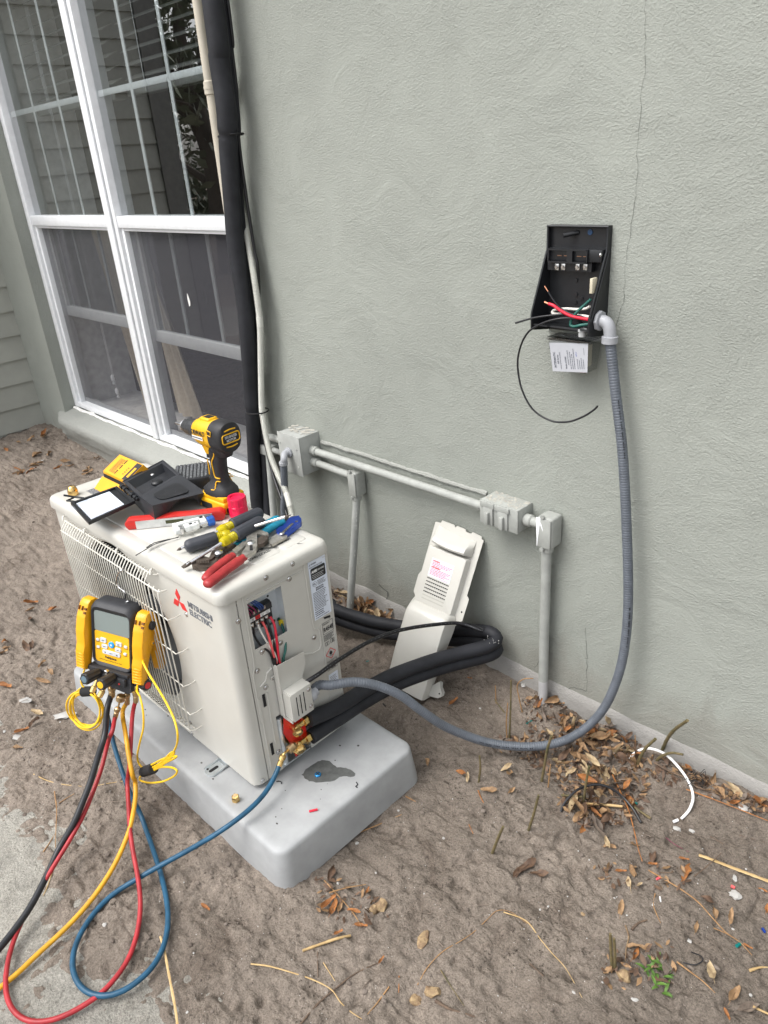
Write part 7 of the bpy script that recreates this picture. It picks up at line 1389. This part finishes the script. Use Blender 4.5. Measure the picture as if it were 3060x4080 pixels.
strand('C7', [(400, 1195), (402, 1350)], .0022, 'bark', 'short brown twig below the thick yellow stick', 'twig'); strand('C7', [(435, 1260), (505, 1370)], .0018, 'straw', 'thin pale straw beside the short brown twig', 'straw', 'straw'); strand('C7', [(930, 260), (990, 293)], .0026, 'twig', 'short tan stick beside the slab edge', 'stick', 'dry_stick'); strand('C7', [(1365, 225), (1380, 265), (1398, 300)], .0030, 'leaf_orange', 'short rust stick in the middle of the soil', 'stick', 'dry_stick'); strand('C7', [(1310, 430), (1335, 485)], .0018, 'leaf_orange', 'small reddish stem on the open soil', 'stem', 'dry_stalk'); strand('C7', [(1140, 1305), (1200, 1400), (1280, 1520)], .0020, 'stem_g', 'thin greenish stem on the lower soil', 'stem', 'dry_stalk'); strand('C7', [(830, 1405), (760, 1500), (700, 1570)], .0024, 'twig', 'pale twig meeting the long bent straw', 'twig'); strand('C7', [(1110, 1490), (1200, 1540), (1345, 1585)], .0050, 'bark', 'half-buried grey twig by the root knob', 'twig', h=.001); strand('C7', [(890, 1340), (888, 1440)], .0018, 'leaf_orange', 'thin reddish twig above the root knob', 'twig')
strand('F7', [(40, 800), (110, 770), (180, 760)], .002, 'bark', 'dark twig between the unit and the cover panel', 'twig'); strand('A8', [(1010, 770), (1100, 820), (1190, 855)], .0040, 'bark', 'dark dead branch at the wall foot by the white wire', 'branch', 'dead_branch', .012); strand('A8', [(1240, 905), (1330, 935), (1420, 965)], .0045, 'bark', 'dark dead branch further along the wall foot', 'branch', 'dead_branch', .006); strand('A8', [(615, 1003), (720, 1010), (830, 1020)], .0044, 'straw', 'pale cut stick lying on the tail of the litter heap', 'stick', 'dry_stick', .014, False); strand('A8', [(480, 955), (600, 965)], .0040, 'stem_g', 'greenish stick poking into the litter heap', 'stick', 'dry_stick', .012, False); strand('A8', [(860, 1000), (920, 1040), (990, 1088)], .0042, 'stem_g', 'greenish stick at the tail of the heap by the black wire', 'stick', 'dry_stick', .006, False); strand('A8', [(230, 1405), (320, 1300)], .002, 'bark', 'dark twig on the soil in front of the heap', 'twig')
def stub(v, pts, r, m, lab, dy=0.0):
    base = onG0(v, *pts[0], -.006); P = [base] + [onY(v, x, y, base.y + dy * (i + 1)) for i, (x, y) in enumerate(pts[1:])]; P = spl(P, 5); n = len(P); q = random.Random(int(pts[0][0])); b = MB(); r *= .72; b.tube(P, [r * (1 - .25 * i / n + .16 * q.random()) for i in range(n)], 9)
    for i in range(2, n - 1, 3): b.ball(P[i] + Vector((r * .8, 0, 0)) * q.choice((1, -1)), r * .45, sub=1)
    return b.build('cut_stalk', m, label=lab, cat='plant stem', group='cut plant stems', ang=60)
stub('A8', [(185, 640), (192, 470), (195, 300)], .0034, 'stem_g', 'tall straight cut stem standing out of the soil before the bare pipe foot'); stub('A8', [(172, 640), (168, 540), (176, 430)], .0022, 'twig', 'thin tan cut stem just in front of the tall straight one'); stub('A8', [(110, 440), (105, 330)], .0022, 'twig', 'thin tan stem near the end of the black foam loop'); stub('A8', [(170, 500), (130, 450), (100, 410)], .0026, 'stem_g', 'green side shoot leaning off the tall straight stem')
stub('A8', [(260, 490), (240, 400), (230, 330), (265, 295), (320, 290)], .0022, 'twig', 'bent orange stem curving over by the bare pipe foot'); stub('A8', [(368, 885), (385, 790), (400, 700), (425, 620)], .0046, 'stem_g', 'cut stem rising in front of the grey conduit'); stub('A8', [(85, 1295), (115, 1215), (150, 1135)], .0046, 'stem_g', 'leaning cut stem alone on the open soil'); stub('A8', [(295, 1155), (325, 1060), (352, 955)], .0042, 'stem_g', 'cut stem rising from the dark hollow'); stub('A8', [(608, 1005), (620, 900), (640, 790)], .0040, 'stem_g', 'cut stem standing in the litter heap')
stub('A8', [(910, 790), (930, 740), (960, 690), (1018, 635)], .0056, 'stem_g', 'knobbly cut stem by the white wire'); stub('A8', [(965, 660), (945, 600), (938, 530)], .0028, 'twig', 'thin cut shoot above the knobbly stem', .0); stub('A8', [(1052, 712), (1085, 635), (1130, 580), (1200, 530)], .0058, 'stem_g', 'long green cut stem arching out against the wall', -.022); stub('A8', [(1020, 765), (1050, 735), (1110, 715), (1175, 725)], .0048, 'stem_g', 'green cut stem bending along the wall foot'); stub('A8', [(905, 690), (902, 615)], .0022, 'twig', 'thin upright dry shoot behind the white wire end'); stub('A8', [(10, 890), (20, 800), (15, 730)], .0036, 'stem_g', 'cut stem by the far corner of the slab'); stub('A8', [(405, 920), (420, 780)], .0022, 'twig', 'thin dry shoot beside the stem in front of the conduit')
stub('C8', [(690, 1205), (680, 1080), (676, 972)], .0044, 'stem_g', 'one of two cut stems in the hollow, the one away from the sprout'); stub('C8', [(703, 1210), (705, 1100), (698, 1000)], .0044, 'stem_g', 'one of two cut stems in the hollow, the one nearer the sprout')
# wood, stones, shells, scraps
def rock(v, x, y, r, sc, m, lab, cat, name, seed, h=.0, rz=0.0):
    p = onG0(v, x, y); q = random.Random(seed); b = MB(); bb = bmesh.new(); r *= .72; bmesh.ops.create_icosphere(bb, subdivisions=2, radius=r)
    for w_ in bb.verts: w_.co *= 1 + q.uniform(-.28, .22)
    bmesh.ops.scale(bb, vec=sc, verts=bb.verts); bmesh.ops.rotate(bb, matrix=Matrix.Rotation(rz, 3, 'Z'), verts=bb.verts, cent=(0, 0, 0)); bmesh.ops.translate(bb, vec=p + Vector((0, 0, r * sc[2] * .45 + h)), verts=bb.verts); b._take(bb)
    return b.build(name, m, label=lab, cat=cat, ang=25)
rock('C7', 785, 930, .021, (.8, 1.1, .9), 'wood', 'yellow split wood chunk standing on the soil', 'wood chunk', 'wood_chunk', 1); rock('C7', 738, 955, .015, (.8, 1, 1.1), 'wood', 'smaller knobbly wood chunk against the yellow split one', 'wood chunk', 'wood_chunk', 2); rock('C7', 1038, 1125, .020, (1.3, .75, .3), 'stone_y', 'flat grey-yellow bark chip alone on the soil', 'bark chip', 'bark_chip', 3, rz=1.9) if 'stone_y' in M else rock('C7', 1038, 1125, .020, (1.3, .75, .3), 'wood', 'flat grey-yellow bark chip alone on the soil', 'bark chip', 'bark_chip', 3, rz=1.9)
rock('C7', 1090, 1445, .018, (1.2, .8, .8), 'wood', 'tan twisted root knob on the lower soil', 'root knob', 'twisted_root', 4, rz=.6); rock('C7', 990, 1490, .018, (1, .8, .5), 'wood', 'crumbled root piece beside the tan root knob', 'root knob', 'twisted_root', 5); rock('C8', 760, 1240, .016, (1.2, .9, .8), 'wood', 'gnarled stump at the bottom of the hollow', 'stump', 'gnarled_stump', 6); rock('C8', 1090, 318, .011, (1.2, .8, .5), 'stone', 'white shell on the soil by the white wire end', 'shell', 'sea_shell', 7); rock('C8', 1182, 333, .0075, (1.2, .9, .6), 'stone', 'small pale shell piece beside the white shell', 'shell', 'sea_shell', 8)
rock('C8', 1452, 735, .015, (1.2, .9, .5), 'stone', 'crumbly white stone near the wall-side edge', 'stone', 'pale_stone', 9); rock('C8', 1452, 625, .010, (.7, 1.1, .5), 'stone', 'small oval white stone by the pale straw strip', 'stone', 'pale_stone', 10, rz=.5); rock('C8', 1505, 185, .013, (1.3, 1, .3), 'stone', 'flat grey stone at the wall foot', 'stone', 'pale_stone', 11); rock('C8', 1165, 1022, .008, (1, 1, .5), 'stone', 'small white stone above the orange stick', 'stone', 'pale_stone', 12); rock('C8', 830, 1385, .007, (1.4, .6, .6), 'stone', 'bone-white chip on the lower soil', 'stone', 'pale_stone', 13, rz=.5); rock('C8', 507, 852, .006, (1.4, .8, .6), 'wood', 'tan pebble on the open soil', 'pebble', 'tan_pebble', 14); rock('C7', 637, 545, .006, (1, 1, .4), 'stone', 'round white pebble beside the slab', 'pebble', 'white_pebble', 15); rock('C6', 577, 1087, .007, (1, .9, .6), 'stone', 'white pebble inside the blue hose loop', 'pebble', 'white_pebble', 16); rock('A8', 265, 333, .010, (.9, 1, .6), 'stone', 'pale stone by the bare pipe foot', 'stone', 'pale_stone', 22)
rock('A4', 170, 812, .022, (1.4, .7, .16), 'stone', 'pale slate flake level with the gauge coil, topmost of the flakes', 'slate flake', 'slate_flake', 17, rz=.5); rock('A4', 425, 920, .030, (1.5, .7, .12), 'stone', 'largest pale slate flake, beside the yellow cord coil', 'slate flake', 'slate_flake', 18, .004, rz=.9); rock('A4', 115, 1062, .024, (1.5, .6, .14), 'stone', 'pale slate flake nearest the path edge', 'slate flake', 'slate_flake', 19, rz=.45); rock('A4', 30, 1020, .008, (1, .8, .5), 'stone', 'small white stone beside the slate flakes', 'stone', 'pale_stone', 20); rock('A2', 250, 1422, .020, (1.7, .4, .12), 'stone', 'white sliver on the soil near the lap siding', 'white sliver', 'white_sliver', 21, .006, rz=-.9)
b = MB(); b.tube(spl([onG0('A8', x, y, h) for (x, y), h in zip([(872, 748), (900, 715), (940, 695), (985, 690), (1040, 705), (1090, 735), (1140, 785), (1190, 850), (1222, 915), (1232, 975), (1215, 1030), (1190, 1065), (1165, 1090)], [.004, .018, .026, .030, .030, .026, .022, .018, .014, .012, .010, .008, .006])], 6), .0032, 10); b.build('loose_wire', 'white', label='white loose wire bent in an arc on the soil at the wall foot', cat='wire')
b = MB(); b.tube([onG0('A8', 1118, 1108, .005), onG0('A8', 1148, 1096, .005)], .0032, 10); b.build('wire_offcut', 'white', label='short white wire offcut at the end of the white arc', cat='wire scrap')
b = MB(); b.tube(spl([onG0('A8', x, y, h) for (x, y), h in zip([(478, 1050), (500, 1000), (560, 935), (620, 905), (690, 895), (760, 915), (830, 965), (890, 1035), (935, 1112)], [.004, .014, .026, .034, .038, .036, .026, .012, .004])], 6), .0030, 9); b.build('loose_wire', 'w_black', label='black loose wire arched over the litter heap', cat='wire')
def bit(v, x, y, x2, y2, r, m, lab):
    r *= .7; b = MB(); b.tube([onG0(v, x, y, r), onG0(v, x2, y2, r)], r, 8); b.build('wire_scrap', m, label=lab, cat='wire scrap')
bit('C8', 962, 632, 992, 615, .0034, 'w_red', 'red wire stub on the soil under the long orange stem'); bit('C8', 1428, 672, 1452, 685, .0042, 'w_pink', 'faded red plastic stub by the oval white stone'); bit('C8', 1462, 1048, 1488, 1032, .0045, 'teal_bit', 'dark green tube stub at the end of the long orange stem'); bit('C8', 1622, 935, 1640, 962, .0040, 'knife_b', 'blue plastic bit by the wall-side edge'); bit('A8', 282, 548, 314, 530, .0026, 'teal_bit', 'teal strip on the soil near the tall cut stem'); bit('F7', 350, 632, 376, 626, .0022, 'teal_bit', 'teal scrap on the soil between the unit and the cover panel'); bit('F7', 500, 1003, 520, 1025, .0026, 'w_black', 'black stub on the soil beyond the slab edge'); bit('C8', 815, 150, 845, 160, .0034, 'teal_bit', 'teal stub in the tail of the litter heap'); bit('C8', 985, 740, 990, 770, .0022, 'white', 'thin white stub beside the hooked straw')
b = MB(); b.tube(spl([onG0('C8', 1180, 1085, .004), onG0('C8', 1240, 1110, .010), onG0('C8', 1250, 1140, .008), onG0('C8', 1200, 1165, .006), onG0('C8', 1130, 1150, .004)], 6), .0011, 6); b.build('loose_thread', 'w_black', label='black thread loop beside the green sprout', cat='thread')
b = MB(); q = random.Random(5)
for k in range(10):
    x, y = 1240 + q.uniform(-35, 60), 850 + q.uniform(-20, 60); b.tube(spl([onG0('A8', x + q.uniform(-30, 30), y + q.uniform(-25, 25), q.uniform(.002, .03)) for _ in range(4)], 4), .0008, 5)
b.build('root_tangle', 'w_black', label='black hair-like tangle at the wall foot', cat='tangle')
b = MB(); q = random.Random(77); bb = bmesh.new()     # crushed leaf under the heaps
def mulch(v, poly, n):
    xs = [a for a, _ in poly]; ys = [a for _, a in poly]; k = 0
    while k < n:
        x, y = q.uniform(min(xs), max(xs)), q.uniform(min(ys), max(ys))
        if not inside((x, y), poly): continue
        p = onG0(v, x, y); k += 1
        if p.y > -.014: continue
        p.z += q.uniform(.001, .009); L = q.uniform(.003, .013); u = Vector((q.gauss(0, 1), q.gauss(0, 1), q.gauss(0, .5))).normalized(); w_ = u.cross(Vector((q.gauss(0, .5), q.gauss(0, .5), 1))).normalized() * L * q.uniform(.25, .6)
        f = bb.faces.new([bb.verts.new(p + c_) for c_ in (-u * L, -u * L * .3 + w_, u * L * .5 + w_ * .8, u * L, u * L * .2 - w_)]); f.material_index = q.choice((0, 0, 1, 1, 2, 3, 3))
mulch('A8', [(270, 400), (420, 370), (620, 490), (800, 580), (1000, 720), (1200, 830), (1150, 900), (1000, 900), (960, 1040), (820, 1130), (640, 1160), (500, 1080), (430, 900), (280, 760), (60, 700), (100, 620), (300, 620)], 950)
mulch('A7', [(415, 890), (500, 940), (640, 955), (730, 1050), (640, 1060), (430, 960)], 260); mulch('A8', [(1150, 800), (1659, 1010), (1659, 1080), (1300, 960)], 160); mulch('C7', [(380, 720), (700, 800), (860, 1010), (640, 1060), (400, 950)], 60); mulch('C8', [(500, 560), (1050, 520), (1200, 700), (700, 700)], 50); mulch('C8', [(620, 1100), (1050, 1000), (1100, 1300), (650, 1320)], 70)
xx = MB(); me_ = bpy.data.meshes.new('tmp2'); bb.to_mesh(me_); bb.free(); xx.bm.from_mesh(me_); bpy.data.meshes.remove(me_)
b.bm.free(); b = xx; b.build('leaf_mulch', ['leaf_brown', 'leaf_tan', 'leaf_grey', 'leaf_brown'], kind='stuff', label='crushed dry leaf mulch')
# fresh sprout
sp_ = thing('green_sprout', 'fresh green sprout growing beside the hollow', 'sprout', onG0('C8', 965, 1235)); q = random.Random(9); c0 = onG0('C8', 965, 1245)
for k in range(24):
    a = q.uniform(0, 6.28); L = q.uniform(.014, .030); d = Vector((math.cos(a), math.sin(a), 0)); o_ = c0 + Vector((q.uniform(-.022, .022), q.uniform(-.018, .03), 0)); o_.z = gz(o_.x, o_.y); s2 = Vector((-d.y, d.x, 0)); b = MB(); rows = []
    for i in range(6): t = i / 5; c_ = o_ + d * L * t * .9 + Vector((0, 0, L * (1.1 * t - .75 * t * t))); wd = .0026 * math.sin(math.pi * min(1, .12 + t * .88)) + .0003; rows.append([c_ - s2 * wd, c_ + Vector((0, 0, -.0008)), c_ + s2 * wd])
    b.grid(rows); b.build('blade', 'green', sp_, ang=80)
# crumbs and grains nobody would count
b = MB(); q = random.Random(12)
def grains(n, lo, hi, box, el=None):
    k = 0
    while k < n:
        x, y = q.uniform(box[0], box[1]), q.uniform(box[2], box[3])
        if (-.80 < x < .20 and -.90 < y < -.44): continue
        r = lo + (hi - lo) * q.random() ** 3; b.ball((x, y, gz(x, y) + r * .25), r, (q.uniform(.7, 1.4), q.uniform(.7, 1.3), q.uniform(.5, .9)), 1); k += 1
grains(700, .0014, .0065, (-1.2, 1.15, -1.25, -.02)); grains(800, .0010, .0036, (.1, 1.05, -1.15, -.05)); grains(160, .002, .007, (-2.8, -.6, -1.1, -.1)); grains(350, .0014, .0055, (-.7, .25, -1.14, -.92))
b.build('soil_crumbs', 'crumb', kind='stuff', label='dark soil crumbs', ang=30)
b = MB(); grains(260, .0010, .0034, (-.9, 1.1, -1.3, -.05)); b.build('pale_grit', 'stone', kind='stuff', label='pale grit and shell bits', ang=30)
b = MB()   # bark fibres and chaff
for i in range(420):
    if i < 230: x, y = q.gauss(.52, .10), q.gauss(-.20, .10)
    else: x, y = q.uniform(-.9, 1.1), q.uniform(-1.15, -.04)
    if y > -.015 or (-.82 < x < .22 and -.92 < y < -.42): continue
    a = q.uniform(0, 6.28); L = q.uniform(.006, .028); z = gz(x, y) + q.uniform(.001, .010 if i < 230 else .004); b.tube([(x, y, z), (x + L * math.cos(a), y + L * math.sin(a), z + q.uniform(-.002, .004))], q.uniform(.0005, .0013), 4)
b.build('leaf_chaff', 'leaf_grey', kind='stuff', label='bark fibres and leaf chaff')

# ================================================================== trees across the yard, mirrored in the upper panes
M['tree_leaf'] = mat('tree_leaf', (0.09, 0.11, 0.075), 0.45, col2=(0.20, 0.22, 0.16), vs=3); M['trunk'] = mat('tree_bark', (0.10, 0.085, 0.07), 0.9)
def tree(x, y, h, cr, seed, lab, n=2200):
    q = random.Random(seed); t = thing('oak_tree', lab, 'tree', (x, y, 0), group='trees across the yard'); b = MB(); b.tube(spl([(x, y, -.2), (x + .1, y, h * .3), (x - .1, y + .1, h * .6), (x, y, h * .85)], 5), [.2 - .16 * i / 15 for i in range(16)], 10)
    cs = []
    for k in range(14):
        a = q.uniform(0, 6.28); e = Vector((x + cr * .75 * math.cos(a) * q.random() ** .5, y + cr * .75 * math.sin(a) * q.random() ** .5, h * q.uniform(.32, .95))); s0 = Vector((x, y, h * q.uniform(.25, .6))); b.tube([s0, s0.lerp(e, .5) + Vector((0, 0, .1)), e], [.06, .035, .012], 6); cs.append(e)
    b.build('trunk', 'trunk', t); b = MB()
    bb = bmesh.new()
    for i in range(n):
        c_ = q.choice(cs); p = c_ + Vector((q.gauss(0, 1), q.gauss(0, 1), q.gauss(0, .8))) * cr * .24; u = Vector((q.gauss(0, 1), q.gauss(0, 1), q.gauss(0, 1))).normalized(); w_ = u.orthogonal().normalized(); s_ = q.uniform(.05, .12)
        bb.faces.new([bb.verts.new(p + u * s_ * a_ + w_ * s_ * .5 * c2) for a_, c2 in ((-1, 0), (0, 1), (1, 0), (0, -1))])
    b._take(bb); b.build('crown', 'tree_leaf', t)
b = MB(); q = random.Random(31); bb = bmesh.new()
for i in range(5200):
    t = q.random(); p = Vector((-11 - 9 * t + q.gauss(0, .3), -2.0 - 12 * t + q.gauss(0, .3), q.uniform(-.1, 1.5) * (1 + .25 * math.sin(9 * t)))); u = Vector((q.gauss(0, 1), q.gauss(0, 1), q.gauss(0, 1))).normalized(); w_ = u.orthogonal().normalized(); s_ = q.uniform(.07, .16)
    bb.faces.new([bb.verts.new(p + u * s_ * a_ + w_ * s_ * .5 * c2) for a_, c2 in ((-1, 0), (0, 1), (1, 0), (0, -1))])
b._take(bb); b.build('hedge', 'tree_leaf', label='dark clipped hedge along the far side of the yard', cat='hedge')
tree(-8.5, -4.6, 4.4, 2.0, 1, 'dark oak mirrored in the upper pane beside the wing corner'); tree(-12.5, -5.2, 4.0, 2.6, 2, 'low dark oak mirrored further along the yard'); tree(-10.5, -9.0, 6.0, 2.6, 3, 'tall oak mirrored behind the lower ones'); tree(-15, -9.5, 5.0, 3.2, 4, 'broad oak far across the yard')
